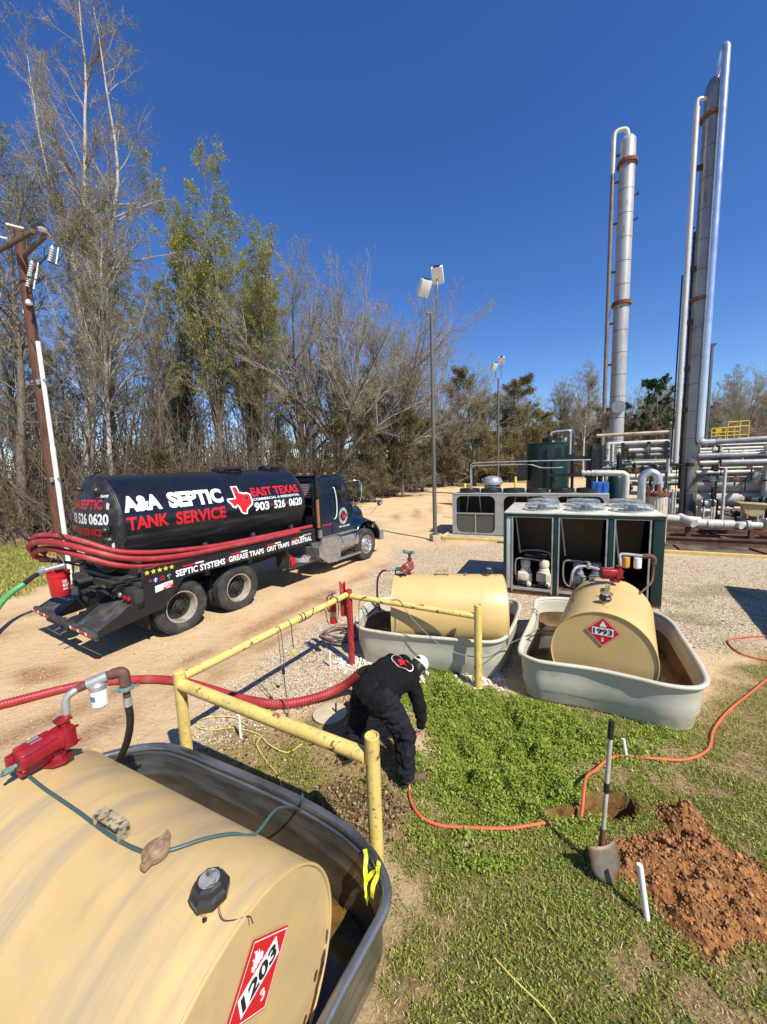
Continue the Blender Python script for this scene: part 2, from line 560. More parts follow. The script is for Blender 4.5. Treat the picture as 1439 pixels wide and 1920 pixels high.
# fine relief
h1 = gnoise(55, 6, 0.75); h2 = gnoise(7, 6, 0.65)
ma = N.new('ShaderNodeMath'); ma.operation = 'MULTIPLY_ADD'; L.new(h2, ma.inputs[0]); ma.inputs[1].default_value = 2.2; L.new(h1, ma.inputs[2])
vd = N.new('ShaderNodeMath'); vd.operation = 'MULTIPLY'; L.new(vor.outputs['Distance'], vd.inputs[0]); L.new(attr('gravel'), vd.inputs[1])
mb2 = N.new('ShaderNodeMath'); mb2.operation = 'MULTIPLY_ADD'; L.new(vd.outputs[0], mb2.inputs[0]); mb2.inputs[1].default_value = -0.8; L.new(ma.outputs[0], mb2.inputs[2])
bp = N.new('ShaderNodeBump'); bp.inputs['Distance'].default_value = 0.022; bp.inputs['Strength'].default_value = 1.0
L.new(mb2.outputs[0], bp.inputs['Height']); L.new(bp.outputs[0], b.inputs['Normal'])
ground = npobj('ground', V, F, m_ground, smooth=True)
ground['kind'] = 'structure'
lushM, grassM, strawM, gvM, mudM, leafM, _ = masks(GX, GY)
for nm, arr in (('grass', np.maximum(grassM * 0.8, lushM)), ('straw', strawM), ('gravel', gvM), ('mud', mudM), ('leaf', leafM), ('track', track_mask(GX, GY))):
    a = ground.data.attributes.new(nm, 'FLOAT', 'POINT')
    a.data.foreach_set('value', np.clip(arr, 0, 1).ravel().astype(np.float32))

# ---- ground cover helpers ------------------------------------------------
def leafmat(name, cols, rough=0.6, trans=0.25):
    m, t, b = nodes_mat(name)
    N, L = t.nodes, t.links
    ge = N.new('ShaderNodeNewGeometry')
    r = N.new('ShaderNodeValToRGB')
    while len(r.color_ramp.elements) < len(cols): r.color_ramp.elements.new(0.5)
    for i, (e, c) in enumerate(zip(r.color_ramp.elements, cols)):
        e.position = i / (len(cols) - 1); e.color = (*c, 1)
    L.new(ge.outputs['Random Per Island'], r.inputs[0])
    L.new(r.outputs[0], b.inputs['Base Color'])
    b.inputs['Roughness'].default_value = rough
    b.inputs['Specular IOR Level'].default_value = 0.3
    if trans > 0:
        tr = N.new('ShaderNodeBsdfTranslucent'); L.new(r.outputs[0], tr.inputs[0])
        mx = N.new('ShaderNodeMixShader'); mx.inputs[0].default_value = trans
        L.new(b.outputs[0], mx.inputs[1]); L.new(tr.outputs[0], mx.inputs[2])
        L.new(mx.outputs[0], t.nodes['Material Output'].inputs[0])
    return m
g_r = np.random.default_rng(11)
def scatter(n, x0, x1, y0, y1, dens):
    X = g_r.uniform(x0, x1, n); Y = g_r.uniform(y0, y1, n)
    k = g_r.random(n) < dens(X, Y)
    return X[k], Y[k]
def leaves_np(P, size, tilt=0.7, aspect=0.9):
    """one diamond-shaped leaf (4 corners) per point, random facing"""
    n = len(P)
    az = g_r.uniform(0, 2 * pi, n); ti = g_r.normal(0, tilt, n)
    ax = np.stack([np.cos(az), np.sin(az), np.zeros(n)], -1)
    bx = np.stack([-np.sin(az) * np.cos(ti), np.cos(az) * np.cos(ti), np.sin(ti)], -1)
    s = (size * g_r.uniform(0.6, 1.3, n))[:, None]
    V = np.stack([P - bx * s, P + ax * s * aspect * 0.6, P + bx * s, P - ax * s * aspect * 0.6], 1).reshape(-1, 3)
    F = np.arange(n * 4).reshape(n, 4)
    return V, F
def blades_np(X, Y, Z, h, wd, lean=0.5):
    n = len(X)
    az = g_r.uniform(0, 2 * pi, n); la = g_r.uniform(0, 2 * pi, n)
    H = h * g_r.uniform(0.5, 1.3, n); le = H * lean * g_r.uniform(0.2, 1.4, n)
    W = wd * g_r.uniform(0.6, 1.3, n)
    dx, dy = np.cos(az) * W, np.sin(az) * W
    lx, ly = np.cos(la) * le, np.sin(la) * le
    A = np.stack([X - dx, Y - dy, Z - 0.005], -1); B = np.stack([X + dx, Y + dy, Z - 0.005], -1)
    Cc = np.stack([X + lx * .45 + dx * .8, Y + ly * .45 + dy * .8, Z + H * .6], -1); D = np.stack([X + lx * .45 - dx * .8, Y + ly * .45 - dy * .8, Z + H * .6], -1)
    E_ = np.stack([X + lx, Y + ly, Z + H * 0.95], -1)
    V = np.stack([A, B, Cc, D, E_], 1).reshape(-1, 3)
    k = np.arange(n)[:, None] * 5
    F = np.concatenate([k + np.array([0, 1, 2]), k + np.array([0, 2, 3]), k + np.array([3, 2, 4])])
    return V, F
def keep_off(X, Y):
    """nothing grows inside the stock tanks, the pile or the hole"""
    k = np.ones(X.shape, bool)
    for poly in (TUB1_FOOT, TUB2_FOOT, TUB3_FOOT): k &= sdpoly(X, Y, poly) < 0.0
    k &= masks(X, Y)[4] < 0.45
    return k
TUB1_FOOT = [(-2.75, 3.26), (-0.7, 2.55), (-0.2, 2.25), (-0.12, 1.95), (-0.62, 0.85), (-3.3, 1.8)]
TUB2_FOOT = [(-0.3, 5.95), (1.6, 5.5), (2.1, 5.9), (2.3, 6.7), (2.0, 7.2), (0, 7.6), (-0.4, 6.8)]
TUB3_FOOT = [(2.05, 4.85), (3.4, 4.22), (3.65, 4.45), (4.35, 5.7), (4.0, 6.3), (3.0, 6.6), (2.3, 6.2), (1.95, 5.2)]
# lush clover
X, Y = scatter(230000, 0.0, 3.8, 2.6, 5.9, lambda x, y: masks(x, y)[0] * (0.25 + 1.1 * fbm(x, y, 6, 3)))
k = keep_off(X, Y); X, Y = X[k], Y[k]
hh = 0.015 + 0.20 * np.clip(fbm(X, Y, 5.5, 3) * 2.2 - 0.65, 0, 1) * masks(X, Y)[0]
Z = gz(X, Y) + hh * g_r.uniform(0.25, 1.0, len(X))
V, F = leaves_np(np.stack([X, Y, Z], -1), 0.0125 * (1 + 0.9 * (g_r.random(len(X)) < 0.05)), 0.75)
m_clover = leafmat('clover leaves', [(0.11, 0.17, 0.015), (0.19, 0.27, 0.022), (0.30, 0.38, 0.04), (0.50, 0.55, 0.13), (0.20, 0.29, 0.025)], 0.42, 0.35)
tag(npobj('clover', V, F, m_clover), 'lush bright green clover growing thick between the worker and the right tub', 'clover', kind='stuff')
# thin green blades over the right lawn and between the rails
X, Y = scatter(300000, -2.4, 6.6, 0.9, 6.2, lambda x, y: np.clip(masks(x, y)[1] * 0.95, 0, 1) * np.where(x + y > 9, 0.4, 1) * (0.2 + 1.1 * fbm(x, y, 5, 2)) * (1 - 0.75 * masks(x, y)[0]))
k = keep_off(X, Y); X, Y = X[k], Y[k]
V, F = blades_np(X, Y, gz(X, Y), 0.036, 0.0030, 0.9)
m_grass = leafmat('grass blades', [(0.14, 0.18, 0.02), (0.27, 0.29, 0.04), (0.46, 0.43, 0.09), (0.66, 0.56, 0.22), (0.19, 0.24, 0.03)], 0.55, 0.3)
tag(npobj('short_grass', V, F, m_grass), 'short patchy green grass on the right and in front of the camera', 'grass', kind='stuff')
X, Y = scatter(190000, -2.4, 6.6, 0.9, 6.2, lambda x, y: masks(x, y)[1] * 0.9 * (0.3 + fbm(x + 4, y, 5, 2)))
k = keep_off(X, Y); X, Y = X[k], Y[k]
V, F = leaves_np(np.stack([X, Y, gz(X, Y) + g_r.uniform(0.005, 0.035, len(X))], -1), 0.0095, 0.6)
tag(npobj('weed_leaves', V, F, m_clover), 'tiny broad-leaved weeds mixed into the patchy grass', 'weeds', kind='stuff')
X, Y = scatter(170000, -2.6, 6.6, 0.9, 6.4, lambda x, y: masks(x, y)[2] * (1 - 0.6 * masks(x, y)[1]) * 0.9)
k = keep_off(X, Y); X, Y = X[k], Y[k]
V, F = blades_np(X, Y, gz(X, Y), 0.014, 0.0026, 2.4)
m_straw = leafmat('dry straw', [(0.16, 0.10, 0.04), (0.38, 0.27, 0.12), (0.58, 0.45, 0.23), (0.72, 0.60, 0.37), (0.26, 0.17, 0.07)], 0.8, 0.1)
tag(npobj('dry_grass', V, F, m_straw), 'dead straw-coloured grass lying flat between the green patches', 'dry grass', kind='stuff')
# verge in front of the woods
X, Y = scatter(60000, -17, -8.5, 8.5, 17, lambda x, y: masks(x, y)[1] * 0.9)
V, F = blades_np(X, Y, gz(X, Y), 0.16, 0.010, 0.7)
tag(npobj('verge_grass', V, F, m_grass), 'longer green grass on the verge left of the tank truck', 'grass', kind='stuff')
# pebbles
def pebbles(n, box, dens, smin, smax, name, m, label):
    X, Y = scatter(n, *box, dens)
    k = np.ones(X.shape, bool)
    for poly in (TUB1_FOOT, TUB2_FOOT, TUB3_FOOT): k &= sdpoly(X, Y, poly) < -0.01
    X, Y = X[k], Y[k]
    n = len(X)
    base = np.array([(1, 0, 0), (0, 1, 0), (-1, 0, 0), (0, -1, 0), (0.1, 0.1, 0.75), (0, 0, -0.5)])
    tri = np.array([(0, 1, 4), (1, 2, 4), (2, 3, 4), (3, 0, 4), (1, 0, 5), (2, 1, 5), (3, 2, 5), (0, 3, 5)])
    s = g_r.uniform(smin, smax, n) * np.where(g_r.random(n) < 0.07, 1.8, 1)
    a = g_r.uniform(0, 2 * pi, n)
    P = base[None] * (1 + g_r.uniform(-0.35, 0.35, (n, 6, 3)))
    P[:, :, 1] *= g_r.uniform(0.55, 1, n)[:, None]
    c, s_ = np.cos(a)[:, None], np.sin(a)[:, None]
    Q = np.stack([P[:, :, 0] * c - P[:, :, 1] * s_, P[:, :, 0] * s_ + P[:, :, 1] * c, P[:, :, 2]], -1) * s[:, None, None]
    Q += np.stack([X, Y, gz(X, Y) + s * 0.15], -1)[:, None]
    V = Q.reshape(-1, 3); F = (np.arange(n)[:, None, None] * 6 + tri[None]).reshape(-1, 3)
    return tag(npobj(name, V, F, m), label, 'gravel', kind='stuff')
m_peb = leafmat('pebbles', [(0.24, 0.16, 0.09), (0.48, 0.36, 0.22), (0.62, 0.50, 0.34), (0.78, 0.69, 0.52), (0.38, 0.27, 0.16)], 0.85, 0)
pebbles(60000, (-3.2, 3.0, 3.5, 8.4), lambda x, y: masks(x, y)[3] * 0.75, 0.005, 0.014, 'gravel', m_peb, 'tan gravel along the yellow guard rail and left tub')
pebbles(30000, (-0.5, 9, 5, 14), lambda x, y: masks(x, y)[3] * 0.5, 0.008, 0.02, 'yard_gravel', m_peb, 'pale crushed gravel around the chiller and the yard on the right')
pebbles(12000, (-9, 2, 3, 16), lambda x, y: (1 - masks(x, y)[3]) * 0.22 * (fbm(x, y, 0.8, 3) > 0.5) * (1 - masks(x, y)[2]) * (1 - masks(x, y)[1]), 0.006, 0.022, 'road_stones', m_peb, 'loose stones on the sandy truck track')
m_wpeb = leafmat('white pebbles', [(0.50, 0.44, 0.36), (0.72, 0.68, 0.60), (0.8, 0.78, 0.72), (0.66, 0.56, 0.44)], 0.8, 0)
pebbles(2600, (-0.9, 1.7, 5.0, 6.2), lambda x, y: sstep(0.62, 0.15, np.abs((y - 5.95) + 0.36 * (x + 0.3))) * (masks(x, y)[0] < .3), 0.014, 0.034, 'white_stones', m_wpeb, 'chunky white stones at the foot of the red post and middle tub')
# weeds and fallen leaves inside the rails
m_dead = leafmat('dead leaves', [(0.05, 0.028, 0.014), (0.13, 0.07, 0.03), (0.24, 0.14, 0.07), (0.42, 0.29, 0.16)], 0.8, 0.1)
X, Y = scatter(9000, -1.9, 0.45, 2.7, 4.8, lambda x, y: 0.10 + 0.6 * masks(x, y)[5])
k = keep_off(X, Y); X, Y = X[k], Y[k]
V, F = leaves_np(np.stack([X, Y, gz(X, Y) + g_r.uniform(0.004, 0.04, len(X))], -1), 0.017, 0.6, 1.5)
tag(npobj('fallen_leaves', V, F, m_dead), 'brown fallen leaves heaped beside the near yellow post', 'leaves', kind='stuff')
# red earth: pile with clods
px = np.linspace(1.5, 3.1, 150); py = np.linspace(1.85, 3.35, 140)
PX, PY = np.meshgrid(px, py)
sdp = sdpoly(PX, PY, PILE) + 0.16 * (fbm(PX, PY, 5, 3) - 0.5)
hgt = 0.085 * sstep(0, 0.25, sdp) * (0.3 + 1.1 * fbm(PX, PY, 3.2, 3)) + 0.075 * (fbm(PX * 1.0 + PY * .5, PY * 1.0 - PX * .2, 11, 5) - 0.42) * sstep(0, 0.06, sdp) * 1.9 - 0.03 * (sdp < 0)
dcl = np.hypot(PX - 2.52, (PY - 3.04) * 1.1)
hgt = hgt + 0.06 * sstep(0.22, 0.12, dcl)
PZ = gz(PX, PY) + hgt + 0.004
V = np.stack([PX, PY, PZ], -1).reshape(-1, 3); nx = len(px)
ii = (np.arange(len(py) - 1)[:, None] * nx + np.arange(nx - 1)[None, :])
kp = (sdp[:-1, :-1] > -0.05).ravel(); ii = ii.ravel()[kp]
F = np.stack([ii, ii + 1, ii + nx + 1, ii + nx], -1)
m_earth = mat('red earth', (0.29, 0.130, 0.045), 0.95, var=0.45, vs=9, bump=0.03, bs=32, spec=0.15)
tag(npobj('dirt_pile', V, F, m_earth, smooth=True), 'heap of freshly dug red-brown earth beside the shovel', 'dirt pile', kind='stuff')
def clods(n):
    X, Y = scatter(n, 1.5, 3.1, 1.85, 3.4, lambda x, y: np.where(sdpoly(x, y, PILE) > -0.05, 0.9, 0.05))
    n = len(X)
    s = np.abs(g_r.normal(0, 0.0065, n)) + 0.002 + 0.022 * (g_r.random(n) < 0.012)
    base = np.array([(1, 0, 0), (0, 1, 0), (-1, 0, 0), (0, -1, 0), (0.1, 0.1, 0.8), (0, 0, -0.6)])
    tri = np.array([(0, 1, 4), (1, 2, 4), (2, 3, 4), (3, 0, 4), (1, 0, 5), (2, 1, 5), (3, 2, 5), (0, 3, 5)])
    xi = np.clip(((X - 1.5) / 1.6 * 149).astype(int), 0, 149); yi = np.clip(((Y - 1.85) / 1.5 * 139).astype(int), 0, 139)
    zb = np.maximum(PZ[yi, xi], gz(X, Y))
    Q = base[None] * (1 + g_r.uniform(-.4, .4, (n, 6, 3))) * s[:, None, None] + np.stack([X, Y, zb + s * 0.3], -1)[:, None]
    return Q.reshape(-1, 3), (np.arange(n)[:, None, None] * 6 + tri[None]).reshape(-1, 3)
V, F = clods(15000)
m_clod = leafmat('earth clods', [(0.13, 0.052, 0.018), (0.26, 0.115, 0.042), (0.46, 0.23, 0.10), (0.28, 0.125, 0.048)], 0.95, 0)
tag(npobj('earth_clods', V, F, m_clod), 'small red clods scattered over the dug earth', 'clods', kind='stuff')
# ================================================================== FUEL TANKS AND STOCK TANKS
M_tan = mat('tan tank enamel', (0.55, 0.385, 0.17), 0.4, var=0.12, vs=1.6, bump=0.0015, bs=5,
            spot=((0.33, 0.27, 0.19), 1.3, 0.47, 0.25, (4.2, .55, .55)), spot2=((0.42, 0.28, 0.13), 3.6, 0.55, 0.3, (2.8, 1, 1)))
M_tan2 = mat('clean tan enamel', (0.60, 0.42, 0.165), 0.42, var=0.07, vs=2.2, bump=0.001, bs=5,
             spot=((0.45, 0.36, 0.22), 2.5, 0.58, 0.2, (5, 1, 1)), spot2=((0.25, 0.16, 0.08), 30, 0.71, 0.05))
M_tanrust = mat('tan enamel with rust', (0.60, 0.47, 0.26), 0.45, var=0.1, vs=2, spot=((0.13, 0.07, 0.03), 3.5, 0.60, 0.1), spot2=((0.2, 0.12, 0.05), 30, 0.7, 0.05))
M_vent = mat('aged vent metal', (0.045, 0.045, 0.045), 0.4, 0.5, 0.4, 18)
M_cast = mat('tarnished brass casting', (0.30, 0.19, 0.11), 0.7, 0.2, 0.35, 22, bump=0.002, bs=70)
M_water = mat('murky water', (0.09, 0.05, 0.012), 0.08, var=0.4, vs=4, bump=0.0008, bs=6, spot=((0.30, 0.165, 0.04), 1.8, 0.42, 0.2))

def flame_poly():
    # hand-shaped flame outline, -0.5..0.5 wide and 0..1 high
    return [(-0.30, 0.0), (-0.42, 0.22), (-0.34, 0.42), (-0.28, 0.30), (-0.22, 0.52), (-0.26, 0.72), (-0.10, 0.56), (-0.04, 0.78), (-0.10, 1.0), (0.10, 0.80), (0.13, 0.58),
            (0.22, 0.74), (0.24, 0.52), (0.30, 0.36), (0.36, 0.44), (0.42, 0.22), (0.30, 0.0), (0.14, 0.12), (0.16, 0.02), (0.0, 0.10), (-0.14, 0.02), (-0.14, 0.12)]

def placard(M, s, number, parent, skew=0.0, peel=False):
    """diamond hazard placard, half diagonal s, on the plane M (x right, y up)"""
    p = MB()
    p.prism([(0, -s), (s, 0), (0, s), (-s, 0)], 0.001, 0.003, M)
    pl = obj('placard', p, M_print_red, parent, smooth=False)
    pl['label'] = 'red diamond hazard placard'
    q = MB()
    a, bb = s * 0.955, s * 0.925
    for k in range(4):
        P = [(0, -1), (1, 0), (0, 1), (-1, 0)]
        x0, y0 = P[k]; x1, y1 = P[(k + 1) % 4]
        q.sheet([M @ Vector((x0 * a, y0 * a, .0045)), M @ Vector((x1 * a, y1 * a, .0045)), M @ Vector((x1 * bb, y1 * bb, .0045)), M @ Vector((x0 * bb, y0 * bb, .0045))])
    w_, h_ = s * 0.60, s * 0.245
    q.prism([(-w_, -h_), (w_, -h_), (w_, h_), (-w_, h_)], .0035, .0048, M)
    fs = s * 0.44
    q.prism([(x * fs, s * 0.30 + y * fs) for x, y in flame_poly()], .0035, .0048, M)
    obj('panel', q, M_print_white, pl, smooth=False, recalc=False)
    V, F = fit_text(number, -w_ * 0.9, w_ * 0.9, -h_ * 0.78, h_ * 0.78, 0.035)
    map_flat(V, F, M, 'number', M_print_black, pl, 0.0062)
    V, F = fit_text('3', -s * 0.075, s * 0.075, -s * 0.66, -s * 0.40, 0.03)
    map_flat(V, F, M, 'class_number', M_print_white, pl, 0.0055)
    return pl

def fuel_tank(end, az, L, r, z, material, number, label, placs, fit):
    """local X runs along the tank towards the placard end; origin on the ground under that end"""
    t = thing('fuel_tank', label, 'fuel tank', (end[0], end[1], 0), az)
    RX = Matrix.Rotation(pi / 2, 4, 'Y')
    rc = 0.018
    s = MB()
    prof = [(r, -L + 0.0), (r, -L * .5), (r, 0.0)]
    s.lathe([(0.0001, -L + 0.012), (r - 0.012, -L + 0.012), (r - .004, -L), (r, -L), (r, -L * 0.8), (r, -L * .6), (r, -L * .4), (r, -L * .2), (r, -0.004), (r - .002, 0.0), (r - 0.010, 0.0), (r - 0.013, -0.008), (0.0001, -0.008)], 96, Matrix.Translation((0, 0, z)) @ RX)
    sh = obj('shell', s, material, t, angle=30)
    for k in (0.0, -L):
        w_ = MB()
        ring = [(k, cos(a) * (r - 0.004), z + sin(a) * (r - 0.004)) for a in np.linspace(0, 2 * pi, 97)[:-1]]
        w_.tube(ring, 0.008, 6, closed=True)
        obj('weld_rim', w_, material, t)
    for k in (-0.3, -L + 0.3):
        l = MB()
        l.prism([(-r * .75, 0.03), (r * .75, 0.03), (r * .62, z - r * .72), (r * .3, z - r * .93), (-r * .3, z - r * .93), (-r * .62, z - r * .72)], k - .03, k + .03, Matrix(((0, 0, 1, 0), (1, 0, 0, 0), (0, 1, 0, 0), (0, 0, 0, 1))))
        obj('saddle', l, material, t)
    if placs:
        py, pz, ps, rot = placs
        M = Matrix.Translation((0.0, py, z + pz)) @ Matrix(((0, 0, 1, 0), (1, 0, 0, 0), (0, 1, 0, 0), (0, 0, 0, 1))) @ Matrix.Rotation(rot, 4, 'Z')
        placard(M, ps, number, t)
    top = z + r
    for f in fit:
        kind, x, y = f[0], f[1], f[2]
        tz = z + math.sqrt(r * r - y * y)
        q = MB()
        if kind == 'lug':
            w2 = 0.075
            q.box((x, y, tz + 0.070), (0.20, 0.058, 0.008))
            q.box((x - 0.096, y, tz + 0.032), (0.008, 0.058, 0.075)); q.box((x + 0.096, y, tz + 0.032), (0.008, 0.058, 0.075))
            obj('lifting_lug', q, mat('sooty tan paint', (0.36, 0.29, 0.17), 0.7, var=0.3, vs=10, spot=((0.04, 0.035, 0.03), 34, 0.5, 0.1)), t)
        elif kind == 'cap':
            q.lathe([(0.03, -0.02), (0.03, 0.02), (0.055, 0.022), (0.058, 0.045), (0.035, 0.052), (0.03, 0.06), (0.0001, 0.062)], 24, Matrix.Translation((x, y, tz)))
            q.box((x + .02, y - .055, tz + .035), (0.035, 0.05, 0.03), bev=.008); q.box((x - .02, y + .055, tz + .035), (0.035, 0.045, 0.03), bev=.008)
            q.tube([(x + .02, y - .07, tz + .055), (x, y, tz + .068), (x - .02, y + .07, tz + .055)], .009, 6)
            obj('filler_cap', q, M_cast, t)
        elif kind == 'vent':
            q.lathe([(0.05, -0.03), (0.05, 0.035), (0.044, 0.04)], 24, Matrix.Translation((x, y, tz)))
            obj('vent_neck', q, material, t)
            q = MB()
            q.lathe([(0.055, 0.035), (0.073, 0.045), (0.075, 0.075), (0.062, 0.088), (0.055, 0.108), (0.045, 0.115), (0.0001, 0.116)], 8, Matrix.Translation((x, y, tz)) @ Matrix.Rotation(.2, 4, 'Z'))
            v = obj('vent_cap', q, M_vent, t, angle=20)
            q = MB(); q.lathe([(0.04, 0.1165), (0.038, 0.119), (0.0001, 0.119)], 20, Matrix.Translation((x, y, tz)))
            obj('cap_disc', q, mat('scuffed grey disc', (.34, .34, .32), .5, .3, .3, 30, spot=((.10, .09, .08), 26, .5, .1)), v)
            q = MB(); q.tube(smoothline([(x + .07, y - .02, tz + .05), (x + .10, y - .03, tz + .02), (x + .13, y - .0, tz - .001), (x + .17, y + .03, tz + .0), (x + .2, y + .02, tz - .002)], 5), .0022, 5)
            obj('chain', q, M_vent, v)
        elif kind == 'bung':
            q.lathe([(0.028, -0.02), (0.028, 0.015), (0.018, 0.02), (0.016, 0.04), (0.0001, 0.042)], 8, Matrix.Translation((x, y, tz)))
            obj('bung', q, M_cast, t)
        elif kind == 'scab':
            q.lathe([(0.011, -0.004), (0.009, 0.006), (0.0001, 0.009)], 7, Matrix.Translation((x, y, tz)))
            obj('plug_hole', q, M_print_black, t)
    return t

AZ1 = radians(-26)
tank1 = fuel_tank((-0.60, 1.27), AZ1, 1.84, 0.57, 0.905, M_tan, '1203', 'big dusty tan fuel tank in the left foreground with a 1203 placard', (0.065, 0.24, 0.182, 0.06),
    [('lug', -0.86, 0.02), ('cap', -0.54, 0.03), ('vent', -0.155, 0.0), ('scab', -0.135, -0.05)])
# torn sticker on the placard end
q = MB(); q.box((0.003, -0.28, 0.905 + 0.43), (0.003, 0.075, 0.028), Matrix.Rotation(0.75, 3, 'X'))
o = obj('sticker', q, M_print_white, tank1, smooth=False); o['label'] = 'small torn white sticker'
rp_ = random.Random(3)
for a_, r_, wd, ln in ((-.50, .552, .035, .10), (-.62, .548, .03, .13), (-.78, .552, .03, .10), (-.30, .556, .015, .07), (-.95, .55, .03, .12), (-1.2, .552, .025, .1), (-.56, .50, .02, .05), (-.88, .50, .016, .05)):
    q = MB(); n = 16
    q.add([(0.0022, cos(a_ + ln * cos(t_) * rp_.uniform(.7, 1.2)) * (r_ - .012 + wd * .6 * sin(t_) * rp_.uniform(.5, 1.0)), .905 + sin(a_ + ln * cos(t_)) * (r_ - .012 + wd * .6 * sin(t_) * rp_.uniform(.5, 1.0))) for t_ in np.linspace(0, 2 * pi, n + 1)[:-1]], [tuple(range(n))])
    obj('rust_patch', q, mat('flaking dark rust', (.07, .035, .018), .9, var=.5, vs=30), tank1, smooth=False)
AZ2 = radians(-8.5)
tank2 = fuel_tank((1.88, 5.98), AZ2, 1.75, 0.58, 0.785, M_tan2, '1993', 'clean tan fuel tank lying crosswise in the middle tub behind the yellow rail', (0.0, 0.30, 0.185, 0.0),
    [('lug', -0.96, 0.0), ('bung', -0.59, 0.0), ('vent', -0.22, 0.0)])
AZ3 = radians(-123)
tank3 = fuel_tank((2.71, 4.61), AZ3, 1.62, 0.60, 0.672, M_tan2, '1993', 'tan fuel tank end-on with a 1993 placard in the right tub', (0.0, 0.345, 0.196, 0.0),
    [('lug', -0.92, 0.0), ('cap', -0.64, 0.0), ('vent', -0.36, 0.0)])

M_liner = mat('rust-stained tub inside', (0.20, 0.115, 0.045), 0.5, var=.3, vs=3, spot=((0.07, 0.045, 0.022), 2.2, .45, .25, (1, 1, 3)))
def loop_offset(P, d):
    n = len(P); out = []
    for i in range(n):
        a, b, c = P[i - 1], P[i], P[(i + 1) % n]
        t = Vector((c[0] - a[0], c[1] - a[1])).normalized()
        out.append((b[0] - t.y * d, b[1] + t.x * d))
    return out
def closed_spline(pts, sub=6):
    n = len(pts); out = []
    for i in range(n):
        a, b, c, d = [Vector(pts[(i + k) % n]) for k in (-1, 0, 1, 2)]
        for k in range(sub):
            t = k / sub
            out.append(0.5 * ((2 * b) + (c - a) * t + (2 * a - 5 * b + 4 * c - d) * t * t + (3 * b - a - 3 * c + d) * t ** 3))
    return [(p.x, p.y) for p in out]
def stock_tank(rim, H, label, m, wat, material_rim=None, sub=6, liner=None):
    """rim: outer edge, counter-clockwise seen from above"""
    P = closed_spline(rim, sub)
    area = sum(P[i - 1][0] * P[i][1] - P[i][0] * P[i - 1][1] for i in range(len(P)))
    if area < 0: P = P[::-1]
    cx = sum(p[0] for p in P) / len(P); cy = sum(p[1] for p in P) / len(P)
    P = [(x - cx, y - cy) for x, y in P]
    t = thing('stock_tank', label, 'stock tank', (cx, cy, 0))
    # wall section: (inset from the outer edge, height); offset is inward for a ccw loop
    sec = [(0.13, 0.0), (0.115, 0.03), (0.095, 0.16), (0.065, 0.22), (0.065, 0.34), (0.055, 0.40), (0.045, H - 0.09), (0.03, H - 0.055), (0.018, H - 0.045)]
    inn = [(0.075, H - 0.06), (0.082, H - 0.13), (0.088, 0.42), (0.10, 0.36), (0.10, 0.24), (0.13, 0.18), (0.15, 0.05), (0.19, 0.03)]
    n = len(P); V = []; F = []
    allsec = sec + [(0.045, H - 0.052)] + inn
    for d, h in allsec:
        for x, y in loop_offset(P, d): V.append((x, y, h))
    split = len(sec) + 1 + 3
    def bands(i0, i1):
        return [(i * n + k, i * n + (k + 1) % n, (i + 1) * n + (k + 1) % n, (i + 1) * n + k) for i in range(i0, i1) for k in range(n)]
    F = bands(0, split) + [tuple(range(n - 1, -1, -1))]
    wmb = MB(); wmb.add(V[:(split + 1) * n], F)
    obj('wall', wmb, m, t, angle=50)
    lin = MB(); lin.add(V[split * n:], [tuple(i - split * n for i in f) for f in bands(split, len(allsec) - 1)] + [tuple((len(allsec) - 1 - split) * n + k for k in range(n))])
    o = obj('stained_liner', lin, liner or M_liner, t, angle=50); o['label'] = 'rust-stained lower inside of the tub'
    # rolled rim
    sec = [(0.002, H - 0.04), (-0.002, H - 0.018), (0.006, H - 0.004), (0.018, H), (0.042, H - 0.002), (0.055, H - 0.012), (0.060, H - 0.04), (0.052, H - 0.048), (0.012, H - 0.048)]
    V = []; F = []
    for d, h in sec:
        for x, y in loop_offset(P, d): V.append((x, y, h))
    ns = len(sec)
    for i in range(ns):
        j = (i + 1) % ns
        for k in range(n):
            k2 = (k + 1) % n
            F.append((i * n + k, i * n + k2, j * n + k2, j * n + k))
    r_ = MB(); r_.add(V, F)
    obj('rim', r_, material_rim or m, t, angle=50)
    wv = MB(); wv.add([(x, y, wat) for x, y in loop_offset(P, 0.12)], [tuple(range(n))])
    o = obj('water', wv, M_water, t, smooth=False); o['label'] = 'shallow brown standing water'
    return t
M_stockgalv = mat('streaked galvanised wall', (0.36, 0.36, 0.34), 0.30, 0.8, 0.15, 4, spot=((0.10, 0.092, 0.08), 1.6, 0.42, 0.3, (1.2, 1.2, 12)), spot2=((0.17, 0.115, 0.06), 3, 0.60, 0.2))
M_stockgrey = mat('grey poly tub', (0.52, 0.50, 0.40), 0.42, var=0.08, vs=2, spot=((0.32, 0.24, 0.13), 2.8, 0.56, 0.3, (1.5, 1.5, 3)), spot2=((0.34, 0.33, 0.26), 24, 0.66, 0.05))
stock_tank([(-2.95, 3.0), (-2.78, 3.24), (-2.48, 3.38), (-2.22, 3.41), (-1.97, 3.35), (-1.49, 3.13), (-1.05, 2.92), (-0.65, 2.71), (-0.34, 2.51), (-0.15, 2.33), (-0.04, 2.13), (-0.04, 1.97), (-0.14, 1.80), (-0.28, 1.58),
            (-0.42, 1.34), (-0.62, 0.98), (-0.86, 0.70), (-1.2, 0.62), (-1.7, 0.8), (-2.2, 1.02), (-2.7, 1.25), (-3.1, 1.5), (-3.3, 1.85), (-3.25, 2.3), (-3.1, 2.7)], 0.62,
           'galvanised grey stock tank around the big foreground fuel tank', M_stockgalv, 0.10, liner=mat('grimy tub inside', (0.10, 0.085, 0.06), 0.45, .4, var=.4, vs=2, spot=((.05, .035, .02), 2, .45, .3, (1, 1, 4))))
